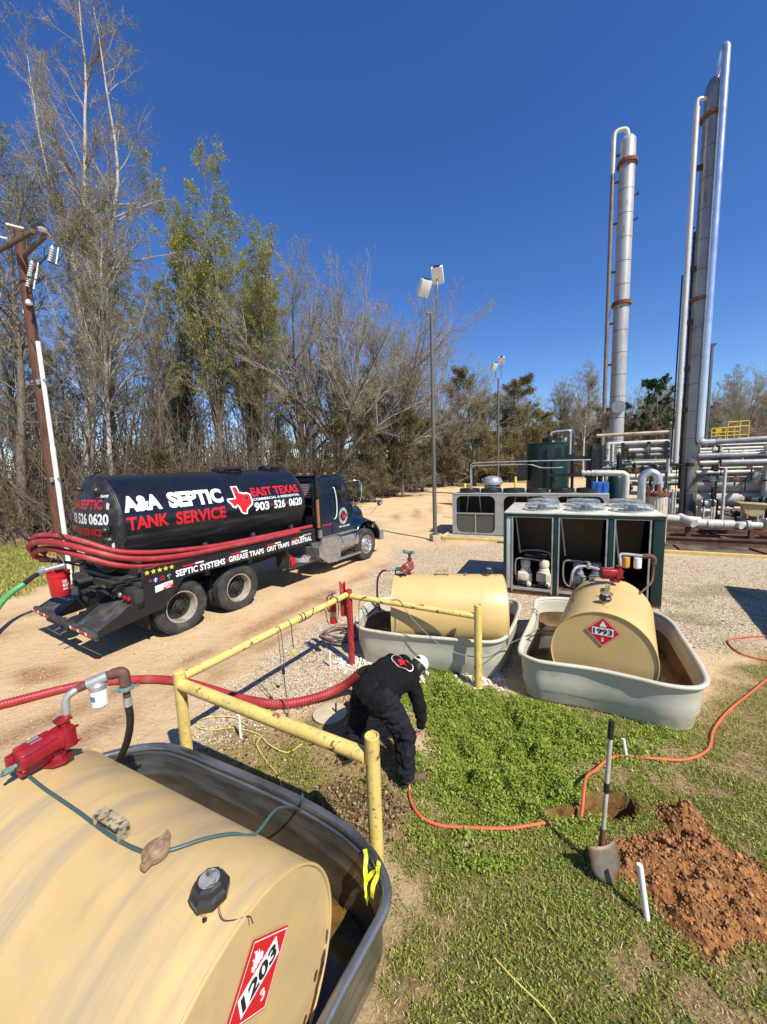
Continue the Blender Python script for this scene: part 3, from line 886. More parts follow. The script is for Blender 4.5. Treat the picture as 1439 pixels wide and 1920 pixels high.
stock_tank([(-0.52, 6.06), (-0.44, 5.88), (-0.2, 5.74), (0.27, 5.56), (0.96, 5.38), (1.36, 5.27), (1.60, 5.28), (1.80, 5.44), (2.02, 5.80), (2.25, 6.25), (2.42, 6.66), (2.42, 6.92), (2.22, 7.08),
            (1.85, 7.14), (1.2, 7.22), (0.5, 7.30), (-0.05, 7.28), (-0.38, 7.05), (-0.50, 6.6), (-0.54, 6.3)], 0.62,
           'grey stock tank under the crosswise middle fuel tank', M_stockgrey, 0.09)
stock_tank([(1.80, 5.05), (1.78, 4.88), (1.90, 4.71), (2.08, 4.62), (2.5, 4.46), (2.86, 4.25), (3.11, 4.08), (3.34, 4.0), (3.54, 4.02), (3.72, 4.17), (3.97, 4.62), (4.25, 5.22), (4.46, 5.68), (4.52, 6.05), (4.40, 6.35), (4.1, 6.6),
            (3.7, 6.8), (3.35, 6.95), (3.05, 7.0), (2.82, 6.95), (2.70, 6.8), (2.52, 6.38), (2.28, 5.92), (1.98, 5.40)], 0.62,
           'grey stock tank with brown water around the right end-on fuel tank', M_stockgrey, 0.12)

# scrap of caution tape on the near rim
def ribbon(name, pts, wid, m, parent=None, up=(0, 0, 1)):
    P = smoothline(pts, 6); q = MB(); V = []; F = []
    for i, p in enumerate(P):
        t_ = (P[min(i + 1, len(P) - 1)] - P[max(i - 1, 0)]).normalized()
        ang = i * 0.45
        sd_ = t_.cross(Vector(up)); sd_ = sd_.normalized() if sd_.length > 1e-5 else Vector((1, 0, 0))
        sd_ = (Matrix.Rotation(sin(ang) * 0.7, 3, t_) @ sd_) * wid
        nn = sd_.cross(t_).normalized() * 0.0008
        V += [p - sd_ - nn, p + sd_ - nn, p + sd_ + nn, p - sd_ + nn]
    for i in range(len(P) - 1):
        for k in range(4):
            F.append((i * 4 + k, i * 4 + (k + 1) % 4, i * 4 + 4 + (k + 1) % 4, i * 4 + 4 + k))
    q.add(V, F)
    return obj(name, q, m, parent)
M_tape = mat('caution tape yellow', (0.75, 0.78, 0.03), 0.45, var=0.1, vs=12)
tp = thing('caution_tape', 'crumpled bright yellow tape scrap snagged on the foreground tub rim', 'tape', (-0.14, 2.15, 0.62))
ribbon('tape_strip', [(-0.06, 0.14, 0.012), (-0.05, 0.10, 0.0), (-0.055, 0.05, -0.03), (-0.05, 0.0, -0.06), (-0.045, -0.04, -0.10), (-0.05, -0.05, -0.16)], 0.014, M_tape, tp)
ribbon('tape_strip', [(-0.045, 0.0, -0.055), (-0.01, 0.01, -0.02), (0.03, 0.02, 0.016), (0.035, 0.05, 0.02)], 0.014, M_tape, tp)
ribbon('tape_strip', [(0.03, 0.02, 0.018), (0.025, -0.03, 0.01), (0.0, -0.06, -0.02), (-0.01, -0.09, -0.07)], 0.014, M_tape, tp)
# ================================================================== PUMPS, PIPES AND HOSES ON THE TANKS
M_filter_w = mat('white filter can', (0.74, 0.74, 0.70), 0.4, var=0.08, vs=12, spot=((0.35, 0.30, 0.22), 14, 0.6, 0.1))
M_filter_y = mat('amber filter can', (0.50, 0.26, 0.03), 0.4)
M_brownpipe = mat('rusted fitting', (0.11, 0.05, 0.032), 0.75, var=0.4, vs=20, bump=0.002, bs=70)
M_valve = mat('oxidised green valve', (0.12, 0.20, 0.18), 0.6, var=0.3, vs=18)
M_hoseblack = mat('black rubber hose', (0.012, 0.012, 0.013), 0.45, var=0.3, vs=20)
M_nozzle = mat('green nozzle', (0.01, 0.16, 0.10), 0.4)
M_pumprust = mat('faded red pump', (0.26, 0.04, 0.03), 0.6, var=0.4, vs=14, spot=((0.35, 0.30, 0.26), 16, 0.56, 0.08))

def fuel_pump(loc, rz, label, m=M_red, tilt=0.0, s=1.0):
    """motor along local X, discharge on top of the +X end"""
    t = thing('fuel_pump', label, 'pump', loc, rz)
    RX = Matrix.Rotation(pi / 2, 4, 'Y')
    q = MB()
    L0, L1, zc, r = -0.10 * s, 0.09 * s, 0.135 * s, 0.070 * s
    q.lathe([(0.0001, L0), (r * .86, L0), (r, L0 + .012), (r, L1), (r * 1.05, L1 + .004), (r * 1.05, L1 + .02), (0.0001, L1 + .02)], 28, Matrix.Translation((0, 0, zc)) @ RX)
    for k in range(8):
        a = 2 * pi * k / 8 + .2
        q.box((-0.01 * s, cos(a) * r * 1.03, zc + sin(a) * r * 1.03), (0.17 * s, 0.010, 0.010), Matrix.Rotation(a, 3, 'X'), bev=.002)
    obj('motor_housing', q, m, t)
    q = MB()
    q.box((L1 + 0.055 * s, 0, zc - 0.01), (0.075 * s, 0.12 * s, 0.135 * s), bev=.014)
    q.lathe([(0.03, 0), (0.03, 0.04), (0.042, 0.045), (0.042, 0.06), (0.028, 0.062)], 16, Matrix.Translation((L1 + 0.05 * s, 0, zc + 0.05)))
    for sx in (-1, 1):
        for sy in (-1, 1):
            q.lathe([(0.009, 0), (0.009, 0.012), (0.0001, 0.013)], 6, Matrix.Translation((L1 + 0.094 * s, sx * .045 * s, zc - .01 + sy * .05 * s)) @ RX)
    q.box((L1 + 0.05 * s, 0, zc + 0.10), (0.075, 0.075, 0.014), bev=.003)
    obj('pump_head', q, m, t)
    q = MB()
    q.box((L0 + 0.02, 0.055 * s, zc - 0.02), (0.085, 0.05, 0.085), bev=.008)
    obj('switch_box', q, m, t)
    q = MB(); q.box((L0 + 0.02, 0.055 * s + .026, zc - .015), (0.02, 0.003, 0.045))
    obj('switch_plate', q, M_galv, t)
    q = MB(); q.box((-0.01, 0.0, zc + r * 0.99), (0.055, 0.05, 0.004)); q.box((-0.01, r * .9, zc + .02), (0.06, 0.012, 0.05), Matrix.Rotation(-.3, 3, 'X'))
    obj('name_plate', q, M_galv, t)
    q = MB()
    q.lathe([(0.075, 0.0), (0.075, 0.016), (0.045, 0.02), (0.038, 0.05), (0.05, 0.07)], 8, Matrix.Translation((0.09 * s, 0, 0.0)))
    q.box((-0.02, 0, 0.05), (0.16 * s, 0.05, 0.03), bev=.006)
    for k in range(4):
        a = pi / 4 + k * pi / 2
        q.lathe([(0.008, 0), (0.008, 0.01), (0.0001, 0.011)], 6, Matrix.Translation((0.09 * s + cos(a) * .06, sin(a) * .06, 0.016)))
    obj('bung_base', q, m, t)
    q = MB(); q.tube(smoothline([(L0, 0, zc - .02), (L0 - .05, 0, zc - .03), (L0 - .08, -0.01, zc - .02)], 5), .012, 8)
    q.lathe([(.018, 0), (.02, .02), (.018, .04)], 8, Matrix.Translation((L0 - .06, 0, zc - .025)) @ RX)
    obj('conduit_fitting', q, M_valve, t)
    return t
def filter_can(M, m, h=0.13, r=0.047):
    q = MB()
    q.lathe([(0.0001, -h), (r * .75, -h), (r, -h + .015), (r, -0.012), (r * .97, -.006), (r * .8, 0.0)], 24, M)
    return q
# pump on the near tank: base stands on the shell top near its far end
PB = (-2.07, 2.07, 1.475)
pump1 = fuel_pump(PB, radians(66), 'red fuel transfer pump on the far end of the foreground tank', s=.98)
def L1(p): return (p[0] - PB[0], p[1] - PB[1], p[2] - PB[2])
pf = thing('filter_assembly', 'rusty elbow piping with a white spin-on filter above the foreground tank', 'fuel filter', (-2.02, 2.23, 1.70))
def off(p, o): return (p[0] - o[0], p[1] - o[1], p[2] - o[2])
O = (-2.02, 2.23, 1.70)
q = MB(); q.tube(smoothline([off(p, O) for p in [(-2.02, 2.235, 1.70), (-2.02, 2.24, 1.79), (-2.01, 2.25, 1.825), (-1.985, 2.27, 1.845), (-1.97, 2.29, 1.85)]], 5), .022, 12)
obj('elbow_pipe', q, M_galv, pf)
q = MB(); q.tube([off(p, O) for p in [(-1.985, 2.28, 1.848), (-1.925, 2.325, 1.862)]], .027, 8)
q.tube([off(p, O) for p in [(-1.85, 2.365, 1.885), (-1.81, 2.385, 1.89)]], .030, 10)
obj('pipe_nipple', q, M_brownpipe, pf)
q = MB(); q.tube([off(p, O) for p in [(-1.935, 2.318, 1.862), (-1.84, 2.37, 1.885)]], [.034, .034], 14)
q.lathe([(0.052, -.045), (.052, -.02), (.03, 0)], 20, Matrix.Translation(off((-1.89, 2.345, 1.865), O)))
obj('filter_head', q, M_galv, pf)
fc = obj('filter_can', filter_can(Matrix.Translation(off((-1.89, 2.345, 1.822), O)), None), M_filter_w, pf)
q = MB()
for a0 in np.linspace(-0.5, 0.5, 7)[:-1]:
    a0 = a0 - 1.9; a1 = a0 + 1 / 6
    c = off((-1.89, 2.345, 1.765), O)
    q.sheet([(c[0] + cos(a) * .0476, c[1] + sin(a) * .0476, c[2] + dz) for a, dz in ((a0, -.018), (a1, -.018), (a1, .018), (a0, .018))])
o = obj('printed_label', q, mat('blue print', (0.08, 0.22, 0.40), 0.5), fc, smooth=False)
q = MB(); q.tube(smoothline([off(p, O) for p in [(-1.82, 2.38, 1.888), (-1.775, 2.395, 1.895), (-1.755, 2.40, 1.88), (-1.752, 2.40, 1.85), (-1.75, 2.40, 1.80)]], 5), .034, 12)
q.tube([off(p, O) for p in [(-1.75, 2.40, 1.79), (-1.75, 2.40, 1.71)]], .022, 10)
obj('rusty_elbow', q, M_brownpipe, pf)
q = MB(); q.lathe([(.03, 0), (.048, .006), (.048, .02), (.03, .028)], 8, Matrix.Translation(off((-1.75, 2.40, 1.765), O))); q.box(off((-1.75, 2.40, 1.78), O), (.15, .022, .014), 0.5, bev=.004)
obj('union_coupling', q, M_valve, pf)
q = MB(); q.tube([off(p, O) for p in [(-1.75, 2.40, 1.715), (-1.75, 2.40, 1.655)]], .026, 12)
obj('hose_ferrule', q, M_galv, pf)
q = MB(); q.tube(smoothline([off(p, O) for p in [(-1.75, 2.40, 1.67), (-1.745, 2.40, 1.58), (-1.76, 2.40, 1.48), (-1.81, 2.42, 1.36), (-1.93, 2.50, 1.18), (-2.1, 2.6, 0.9), (-2.2, 2.7, 0.6)]], 7), .023, 12)
obj('rubber_hose', q, M_hoseblack, pf)
q = MB(); q.tube(smoothline([off(p, O) for p in [(-2.18, 1.80, 1.60), (-2.30, 1.70, 1.60), (-2.45, 1.66, 1.57), (-2.7, 1.7, 1.5)]], 5), .018, 8)
obj('supply_pipe', q, M_brownpipe, pf)

# pumps on the other two tanks
pump2 = fuel_pump((0.36, 6.20, 1.36), radians(68), 'weathered red pump standing on the left end of the middle tank', M_pumprust)
q = MB(); q.tube(smoothline([(0.14, 0, .24), (0.14, 0, .33), (0.17, 0.0, .36)], 4), .025, 10); q.tube([(0.10, -.06, .36), (.10, .07, .36)], .022, 10)
q.lathe([(.035, 0), (.035, .05)], 12, Matrix.Translation((.1, -.07, .34))); q.lathe([(.03, 0), (.03, .05)], 12, Matrix.Translation((.1, .07, .35)))
obj('outlet_fittings', q, M_valve, pump2)
pump3 = fuel_pump((3.38, 5.66, 1.325), radians(-15), 'bright red pump on the far end of the right tank', M_red)
O = (3.5, 5.9, 1.5)
p3 = thing('filter_assembly', 'overhead pipe with amber and white spin-on filters behind the right tank', 'fuel filter', O)
q = MB(); q.tube(smoothline([off(p, O) for p in [(3.54, 5.63, 1.55), (3.545, 5.66, 1.66), (3.60, 5.75, 1.70), (3.70, 5.80, 1.70), (3.98, 5.70, 1.68)]], 5), .022, 10)
obj('overhead_pipe', q, M_galv, p3)
q = MB(); q.tube(smoothline([off(p, O) for p in [(3.93, 5.72, 1.68), (4.03, 5.69, 1.68), (4.07, 5.67, 1.64), (4.07, 5.67, 1.56)]], 4), .036, 10)
obj('rusty_elbow', q, M_brownpipe, p3)
o = obj('filter_can', filter_can(Matrix.Translation(off((3.72, 5.79, 1.66), O)), None, .17, .052), M_filter_y, p3); o['label'] = 'amber filter can'
o = obj('filter_can', filter_can(Matrix.Translation(off((3.87, 5.74, 1.655), O)), None, .17, .052), M_filter_w, p3); o['label'] = 'white filter can'
q = MB(); q.tube(smoothline([off(p, O) for p in [(4.07, 5.67, 1.56), (4.06, 5.66, 1.42), (4.0, 5.62, 1.28), (3.8, 5.6, 1.1), (3.65, 5.7, .8)]], 6), .016, 8)
obj('rubber_hose', q, mat('brown rubber hose', (0.16, 0.08, 0.05), 0.6), p3)
q = MB(); q.tube(smoothline([off(p, O) for p in [(3.26, 5.69, 1.50), (3.12, 5.78, 1.53), (2.98, 5.80, 1.52), (2.90, 5.78, 1.45), (2.89, 5.8, 1.3), (2.93, 5.9, 1.2)]], 5), .020, 10)
q.tube([off(p, O) for p in [(3.14, 5.77, 1.50), (3.14, 5.77, 1.58)]], .03, 8)
obj('side_pipe', q, M_galv, p3)
q = MB(); q.tube(smoothline([off(p, O) for p in [(3.3, 5.62, 1.42), (3.05, 5.72, 1.37), (2.88, 5.68, 1.28), (2.7, 5.35, 1.0), (2.63, 5.2, .75), (2.35, 5.45, .66), (2.05, 5.35, .60)]], 6), .008, 6)
obj('ground_wire', q, M_hoseblack, p3)
# nozzle with its hose on the middle tank
O = (0.25, 6.2, 1.40)
nz = thing('fuel_nozzle', 'green-handled fuel nozzle resting on the left end of the middle tank', 'nozzle', O)
q = MB(); q.tube(smoothline([off(p, O) for p in [(0.18, 6.22, 1.46), (0.26, 6.20, 1.47), (0.34, 6.20, 1.44)]], 4), [.03] * 8 + [.022], 10)
q.box(off((0.24, 6.20, 1.475), O), (.13, .06, .05), bev=.015)
obj('nozzle_body', q, M_nozzle, nz)
q = MB(); q.tube(smoothline([off(p, O) for p in [(0.17, 6.2, 1.45), (0.17, 6.2, 1.38), (0.25, 6.2, 1.36), (0.31, 6.2, 1.40)]], 4), .010, 6); q.tube([off(p, O) for p in [(0.34, 6.2, 1.44), (0.42, 6.19, 1.38)]], .014, 8)
obj('trigger_guard', q, M_black_flat, nz)
q = MB(); q.tube([off(p, O) for p in [(0.02, 6.23, 1.45), (0.18, 6.22, 1.46)]], .024, 10); q.lathe([(.034, 0), (.034, .03)], 8, Matrix.Translation(off((0.08, 6.22, 1.435), O)))
obj('swivel', q, M_galv, nz)
q = MB(); q.tube(smoothline([off(p, O) for p in [(0.03, 6.23, 1.45), (-0.06, 6.25, 1.42), (-0.13, 6.28, 1.30), (-0.15, 6.3, 1.1), (-0.15, 6.32, .92), (-.12, 6.4, .7), (-.2, 6.6, .66), (-.6, 6.9, .2), (-0.9, 6.95, .05)]], 7), .017, 10)
obj('rubber_hose', q, mat('reddish black hose', (0.06, 0.025, 0.022), 0.55), nz)

# cord over the near tank and the rim
def on_shell(p, r=.57, z=.905, end=(-.60, 1.27), az=AZ1, lift=.011):
    ax = Vector((cos(az), sin(az))); d = Vector((p[0] - end[0], p[1] - end[1])); s = d.dot(Vector((-ax.y, ax.x)))
    return (p[0], p[1], z + math.sqrt(max(0.01, r * r - s * s)) + lift)
q = MB()
pts = [on_shell(p) for p in [(-2.13, 2.04), (-1.93, 1.93), (-1.62, 1.775), (-1.32, 1.62), (-1.12, 1.545), (-1.02, 1.56), (-0.91, 1.63), (-0.81, 1.70), (-0.72, 1.77)]]
pts += [(-0.66, 1.93, 1.30), (-0.64, 2.15, 1.10), (-0.65, 2.42, 0.82), (-0.69, 2.62, 0.67), (-0.71, 2.70, 0.625), (-0.72, 2.77, 0.60), (-0.73, 2.80, 0.4), (-0.72, 2.84, 0.05)]
o0 = Vector(pts[0]); q.tube(smoothline([Vector(p) - o0 for p in pts], 7), .0085, 10)
tag(obj('power_cord', q, mat('dark green cord', (0.045, 0.085, 0.085), 0.5), loc=o0), 'dark green electric cord lying over the foreground tank and tub rim', 'cord')

# ================================================================== PIPE GUARD RAIL
def guard_post(q, x, y, h, r=0.055, n=20):
    q.lathe([(r, -0.2), (r, h - .004), (r - .004, h), (r * .8, h), (r * .78, h - .02), (0.0001, h - .02)], n, Matrix.Translation((x, y, 0)))
gr = thing('guard_rail', 'yellow pipe guard rail bent around the worker, rust showing through its paint', 'guard rail', (-0.14, 2.60, 0))
G0 = Vector((-0.14, 2.60, 0))
P_LP = Vector((-2.06, 3.56, 0)) - G0; P_FP = Vector((0, 0, 0)); P_RED = Vector((-0.60, 5.88, 0)) - G0; P_RP = Vector((1.27, 5.14, 0)) - G0
for nm, p, h in (('near', P_FP, 1.23), ('left', P_LP, 1.25), ('right', P_RP, 1.22)):
    q = MB(); guard_post(q, p.x, p.y, h)
    o = obj('post', q, M_yellow, gr)
Z = Vector((0, 0, 1))
q = MB(); q.tube([P_LP + Z * 1.17 + Vector((0.02, 0.05, 0)), P_RED + Z * 1.175 + Vector((-0.03, -0.03, 0))], .046, 20)
obj('top_rail', q, M_yellow, gr)
q = MB(); q.tube([P_LP + Z * 1.12 + Vector((0.03, -0.02, 0)), P_FP + Z * 1.05 + Vector((-0.05, 0.02, 0))], [.056, .056], 20)
obj('top_rail', q, M_yellow, gr)
q = MB(); q.tube([P_RED + Z * 1.15 + Vector((0.04, -0.02, 0)), P_RP + Z * 1.05 + Vector((-0.05, 0.02, 0))], .044, 20)
obj('top_rail', q, M_yellow, gr)
rp = thing('red_post', 'weathered red post with a channel bracket at the rail corner', 'post', (-0.59, 5.88, 0))
q = MB(); guard_post(q, 0, 0, 1.25, .05)
obj('post_pipe', q, M_redpost, rp)
q = MB(); q.box((-0.10, 0.05, 1.08), (0.09, 0.03, 0.56), 0.3, bev=.004); q.box((-0.14, 0.06, 1.08), (0.012, 0.06, 0.56), 0.3); q.box((-0.065, 0.035, 1.08), (0.012, 0.06, 0.56), 0.3)
obj('channel_bracket', q, M_redpost, rp)
fe = thing('fire_extinguisher', 'red fire extinguisher hanging on the red corner post', 'fire extinguisher', (-0.86, 5.90, 0.70))
q = MB(); q.lathe([(0.0001, 0), (0.05, 0), (0.056, 0.01), (0.056, 0.36), (0.045, 0.41), (0.02, 0.435), (0.018, 0.45)], 24)
obj('cylinder', q, mat('glossy red', (0.55, 0.012, 0.015), 0.25), fe)
q = MB(); q.lathe([(0.02, .44), (0.022, .48), (0.01, .49)], 12); q.box((0.0, 0.0, 0.51), (0.11, 0.02, 0.016), 0.4, bev=.003); q.box((0.01, 0.01, 0.485), (0.12, 0.018, 0.01), 0.4)
q.lathe([(.014, 0), (.014, .02)], 10, Matrix.Translation((-.02, -.03, .47)))
obj('valve_head', q, M_chrome, fe)
q = MB(); q.tube(smoothline([(-.02, 0, .47), (-.075, -.01, .43), (-.078, -.02, .28), (-.06, -.03, .2)], 6), .009, 8)
obj('discharge_hose', q, M_black_flat, fe)
q = MB(); q.lathe([(.057, .12), (.058, .12), (.058, .2), (.057, .2)], 24)
obj('strap', q, M_steel, fe)
# wires looped over the rails
def railA(t, dz=0.0, side=0.0):
    a = G0 + P_LP + Z * 1.17; b_ = G0 + P_RED + Z * 1.175
    p = a.lerp(b_, t); n_ = Vector(((b_ - a).y, -(b_ - a).x, 0)).normalized()
    return p + Z * dz + n_ * side
q = MB(); r_ = .052
o0 = railA(0.6)
def helix(t0, t1, turns, ph=0.0):
    out = []
    for i in range(int(turns * 10) + 1):
        u = i / (turns * 10); a = ph + 2 * pi * turns * u
        out.append(railA(t0 + (t1 - t0) * u, sin(a) * r_, cos(a) * r_))
    return out
pts = helix(.60, .645, 2.0, -pi / 2) + helix(.65, .76, 1.0, -pi / 2) + [railA(.77, -.02, .06), railA(.78, -.2, .07), railA(.82, -.34, .05), railA(.86, -.33, .05), railA(.88, -.15, .06)] + helix(.88, .90, 1.0, 0)[:6] + [railA(.92, -.1, .06), railA(.95, -.35, .08), railA(.965, -.6, .10), railA(.99, -.85, .16), railA(1.02, -1.0, .2), railA(1.02, -1.15, .15)]
q.tube(smoothline([p - o0 for p in pts], 3), .0055, 6)
tag(obj('black_cable', q, M_hoseblack, loc=o0), 'thin black cable wound along the left yellow rail up to the red post', 'cable')
q = MB(); o0 = railA(.47)
pts = [railA(.455, -.5, .05), railA(.45, -.3, .055), railA(.448, -.05, .055), railA(.45, .05, .01), railA(.462, .03, .05), railA(.468, -.2, .055), railA(.47, -.52, .055)]
q.tube(smoothline([p - o0 for p in pts], 5), .005, 6)
q.tube(smoothline([railA(.466, -.6, .05) - o0, railA(.475, -.8, .03) - o0, railA(.478, -1.0, .04) - o0, railA(.46, -1.15, .10) - o0], 5), .008, 6)
tag(obj('hanging_cord', q, mat('grey cord', (0.10, 0.11, 0.10), 0.6), loc=o0), 'doubled grey-black cord hanging down from the middle of the left yellow rail', 'cord')
q = MB(); q.box((0, 0, 0), (.035, .035, .06), bev=.006); q.lathe([(.012, .03), (.012, .06)], 8)
tag(obj('cord_connector', q, M_black_flat, loc=railA(.463, -.55, .055)), 'black plug joint in the cord hanging from the left rail', 'connector')
o0 = railA(.53)
dc = thing('dangling_plug', 'short black wire with a yellow plug dangling from the left yellow rail', 'plug', o0)
q = MB(); q.tube(smoothline([railA(.535, 0.055, -.01) - o0, railA(.53, 0, .055) - o0, railA(.53, -.15, .056) - o0, railA(.535, -.33, .056) - o0], 6), .005, 6)
obj('wire', q, M_hoseblack, dc)
q = MB(); q.box(railA(.535, -.38, .056) - o0, (.045, .03, .07), .3, bev=.006)
obj('yellow_plug', q, mat('plug yellow', (0.62, 0.56, 0.08), 0.45), dc)
# cable along the right rail to the right tub
o0 = G0 + P_RED.lerp(P_RP, .3) + Z * 1.1
cpts = [(-0.45, 5.80, .45), (-0.44, 5.78, .8), (-0.42, 5.76, 1.08), (-0.33, 5.72, 1.18), (-0.22, 5.75, 1.12), (-0.05, 5.66, 1.10), (0.05, 5.61, 1.15), (0.18, 5.56, 1.17), (0.26, 5.48, 1.10), (0.32, 5.42, 1.00), (0.48, 5.36, .82), (0.72, 5.30, .60), (0.98, 5.26, .46), (1.25, 5.20, .42), (1.45, 5.15, .45), (1.72, 5.25, .56), (2.05, 5.40, .62), (2.30, 5.55, .66)]
q = MB(); q.tube(smoothline([Vector(p) - o0 for p in cpts], 5), .007, 6)
tag(obj('grey_cable', q, mat('grey sheathed cable', (0.14, 0.14, 0.13), 0.5), loc=o0), 'grey cable drooping from the right yellow rail across the middle tub', 'cable')

# ================================================================== HOSES AND SMALL THINGS ON THE GROUND
M_hosered = mat('red corrugated hose', (0.33, 0.028, 0.032), 0.5, var=0.2, vs=5, spot=((0.34, 0.12, 0.09), 3, 0.55, 0.2))
M_hosegreen = mat('green corrugated hose', (0.10, 0.34, 0.12), 0.5, var=0.2, vs=5)
def corrugated(pts, r, pitch, depth, n=14, o0=Vector((0, 0, 0))):
    P = smoothline(pts, 24)
    ln = [0]
    for a, b_ in zip(P, P[1:]): ln.append(ln[-1] + (b_ - a).length)
    m = int(ln[-1] / (pitch / 3)); out = []; rr = []
    j = 0
    for i in range(m + 1):
        s_ = ln[-1] * i / m
        while j < len(ln) - 2 and ln[j + 1] < s_: j += 1
        u = (s_ - ln[j]) / max(1e-9, ln[j + 1] - ln[j])
        out.append(P[j].lerp(P[j + 1], u) - o0); rr.append(r + (depth if i % 3 == 0 else 0))
    q = MB(); q.tube(out, rr, n); return q
def g3(x, y, dz=0.0): return Vector((x, y, float(gz(x, y)) + dz))
hr = .058
pts = [g3(-7.2, 3.9, hr), g3(-6.2, 4.5, hr), g3(-5.4, 4.98, hr), g3(-4.75, 5.40, hr), g3(-4.2, 5.56, hr), g3(-3.6, 5.55, hr), g3(-3.05, 5.40, hr), g3(-2.54, 5.16, hr), g3(-1.95, 4.90, hr), g3(-1.45, 4.80, hr), g3(-1.0, 4.88, .08), g3(-0.62, 4.94, .20), g3(-0.38, 4.84, .42)]
o0 = pts[4].copy()
rh = thing('vacuum_hose', 'long red corrugated vacuum hose running along the ground under the rail to the worker', 'hose', o0)
obj('hose_body', corrugated(pts, hr, .036, .006, 14, o0), M_hosered, rh, angle=80)
q = MB(); q.tube(smoothline([p - o0 for p in [g3(-0.45, 4.89, .36), g3(-0.30, 4.76, .52), g3(-0.12, 4.52, .62), g3(0.0, 4.2, .5), g3(0.06, 3.95, .25), g3(0.1, 3.85, .03)]], 6), .052, 14)
obj('suction_end', q, M_hoseblack, rh)
# orange hose
M_orange = mat('orange hose', (0.62, 0.13, 0.055), 0.42, var=0.1, vs=8)
pts = [Vector((0.30, 3.86, 0.30)), Vector((0.25, 3.72, 0.30)), Vector((0.20, 3.58, 0.14)), g3(0.17, 3.44, .03), g3(0.17, 3.28, .03), g3(0.24, 3.12, .03), g3(0.40, 3.03, .025), g3(0.66, 2.99, .03), g3(0.98, 2.97, .03), g3(1.25, 3.0, .03), g3(1.42, 3.03, .02), g3(1.52, 3.07, 0.0), g3(1.66, 3.12, -.04)]
pts = [pts[0]] + pts[1:]
o0 = pts[5].copy(); q = MB(); q.tube(smoothline([p - o0 for p in pts], 8), .0135, 10)
tag(obj('orange_hose', q, M_orange, loc=o0), "orange hose from the worker's hand along the near edge of the clover", 'hose')
pts = [g3(1.66, 3.04, .02), g3(1.70, 3.10, .10), g3(1.78, 3.22, .17), g3(1.90, 3.40, .12), g3(2.08, 3.56, .05), g3(2.30, 3.72, .03), g3(2.48, 3.765, .025), g3(2.75, 3.72, .025), g3(3.05, 3.68, .025), g3(3.3, 3.74, .025), g3(3.5, 3.86, .025), g3(3.76, 4.11, .03), g3(4.2, 4.42, .03), g3(4.8, 4.76, .03), g3(5.34, 5.07, .03), g3(5.9, 5.35, .03), g3(6.5, 5.7, .03)]
o0 = pts[6].copy(); q = MB(); q.tube(smoothline([p - o0 for p in pts], 8), .0135, 10)
tag(obj('orange_hose', q, M_orange, loc=o0), 'orange hose leaving the hole and curving right past the right tub', 'hose')
pts = [g3(6.3, 5.75, .02), g3(5.9, 5.55, .02), g3(5.62, 5.75, .02), g3(5.75, 6.15, .02), g3(6.03, 6.3, .02), g3(6.6, 6.33, .02), g3(7.2, 6.1, .02)]
o0 = pts[2].copy(); q = MB(); q.tube(smoothline([p - o0 for p in pts], 8), .012, 8)
tag(obj('orange_hose', q, M_orange, loc=o0), 'loop of orange hose on the gravel at the right edge', 'hose')
# white pipes sticking out
def pvc(x, y, tx, ty, h, label, r=.017):
    o = thing('pipe_stub', label, 'pipe stub', (x, y, float(gz(x, y))))
    q = MB(); q.tube([(0, 0, -.05), (tx, ty, h)], r, 16, cap=False); q.tube([(0, 0, -.05), (tx, ty, h - .002)], r * .74, 12)
    obj('pipe', q, M_white, o)
    q = MB(); n_ = Vector((tx, ty, h)).normalized(); p = Vector((tx, ty, h))
    V = []
    t1 = n_.orthogonal().normalized(); t2 = n_.cross(t1)
    for rr in (r, r * .74): V += [p + (t1 * cos(a) + t2 * sin(a)) * rr for a in np.linspace(0, 2 * pi, 17)[:-1]]
    q.add(V, [(k, (k + 1) % 16, 16 + (k + 1) % 16, 16 + k) for k in range(16)])
    obj('pipe_mouth', q, M_white, o)
    return o
pvc(1.75, 2.30, -0.03, 0.07, 0.36, 'white plastic pipe stub standing in the dug earth near the shovel', .019)
pvc(2.52, 3.74, -0.03, 0.04, 0.21, 'white plastic pipe stub in the grass beyond the shovel handle', .016)
pvc(-0.93, 5.80, 0.0, 0.0, 0.28, 'thin white pipe stub near the red post', .015)
pvc(-1.80, 4.25, 0.0, 0.0, 0.30, 'thin white pipe stub behind the near yellow rail', .015)
# yellow cords on the ground
M_ycord = mat('yellow cord', (0.62, 0.56, 0.14), 0.5)
pts = [g3(-1.55, 4.25, .02), g3(-1.55, 4.08, .03), g3(-1.36, 3.84, .02), g3(-1.21, 3.67, .02), g3(-1.12, 3.5, .02), g3(-1.08, 3.3, .02)]
o0 = pts[0].copy(); q = MB(); q.tube(smoothline([p - o0 for p in pts], 7), .006, 6)
tag(obj('yellow_cord', q, M_ycord, loc=o0), 'yellow cord snaking through the weeds towards the foreground tub', 'cord')
pts = [g3(-1.80, 4.45, .02), g3(-2.05, 4.62, .02), g3(-2.4, 4.6, .02), g3(-2.42, 4.44, .02), g3(-2.2, 4.36, .02), g3(-1.95, 4.4, .02), g3(-1.62, 4.3, .02), g3(-1.42, 4.1, .03), g3(-1.18, 3.98, .02), g3(-1.03, 4.1, .02)]
o0 = pts[0].copy(); q = MB(); q.tube(smoothline([p - o0 for p in pts], 7), .006, 6)
tag(obj('yellow_cord', q, M_ycord, loc=o0), 'loop of yellow cord around the pipe stub behind the left rail post', 'cord')
pts = [g3(0.62, 2.1, .035), g3(0.72, 1.98, .035), g3(0.84, 1.86, .035), g3(0.90, 1.76, .035)]
o0 = pts[0].copy(); q = MB(); q.tube(smoothline([p - o0 for p in pts], 5), .004, 6)
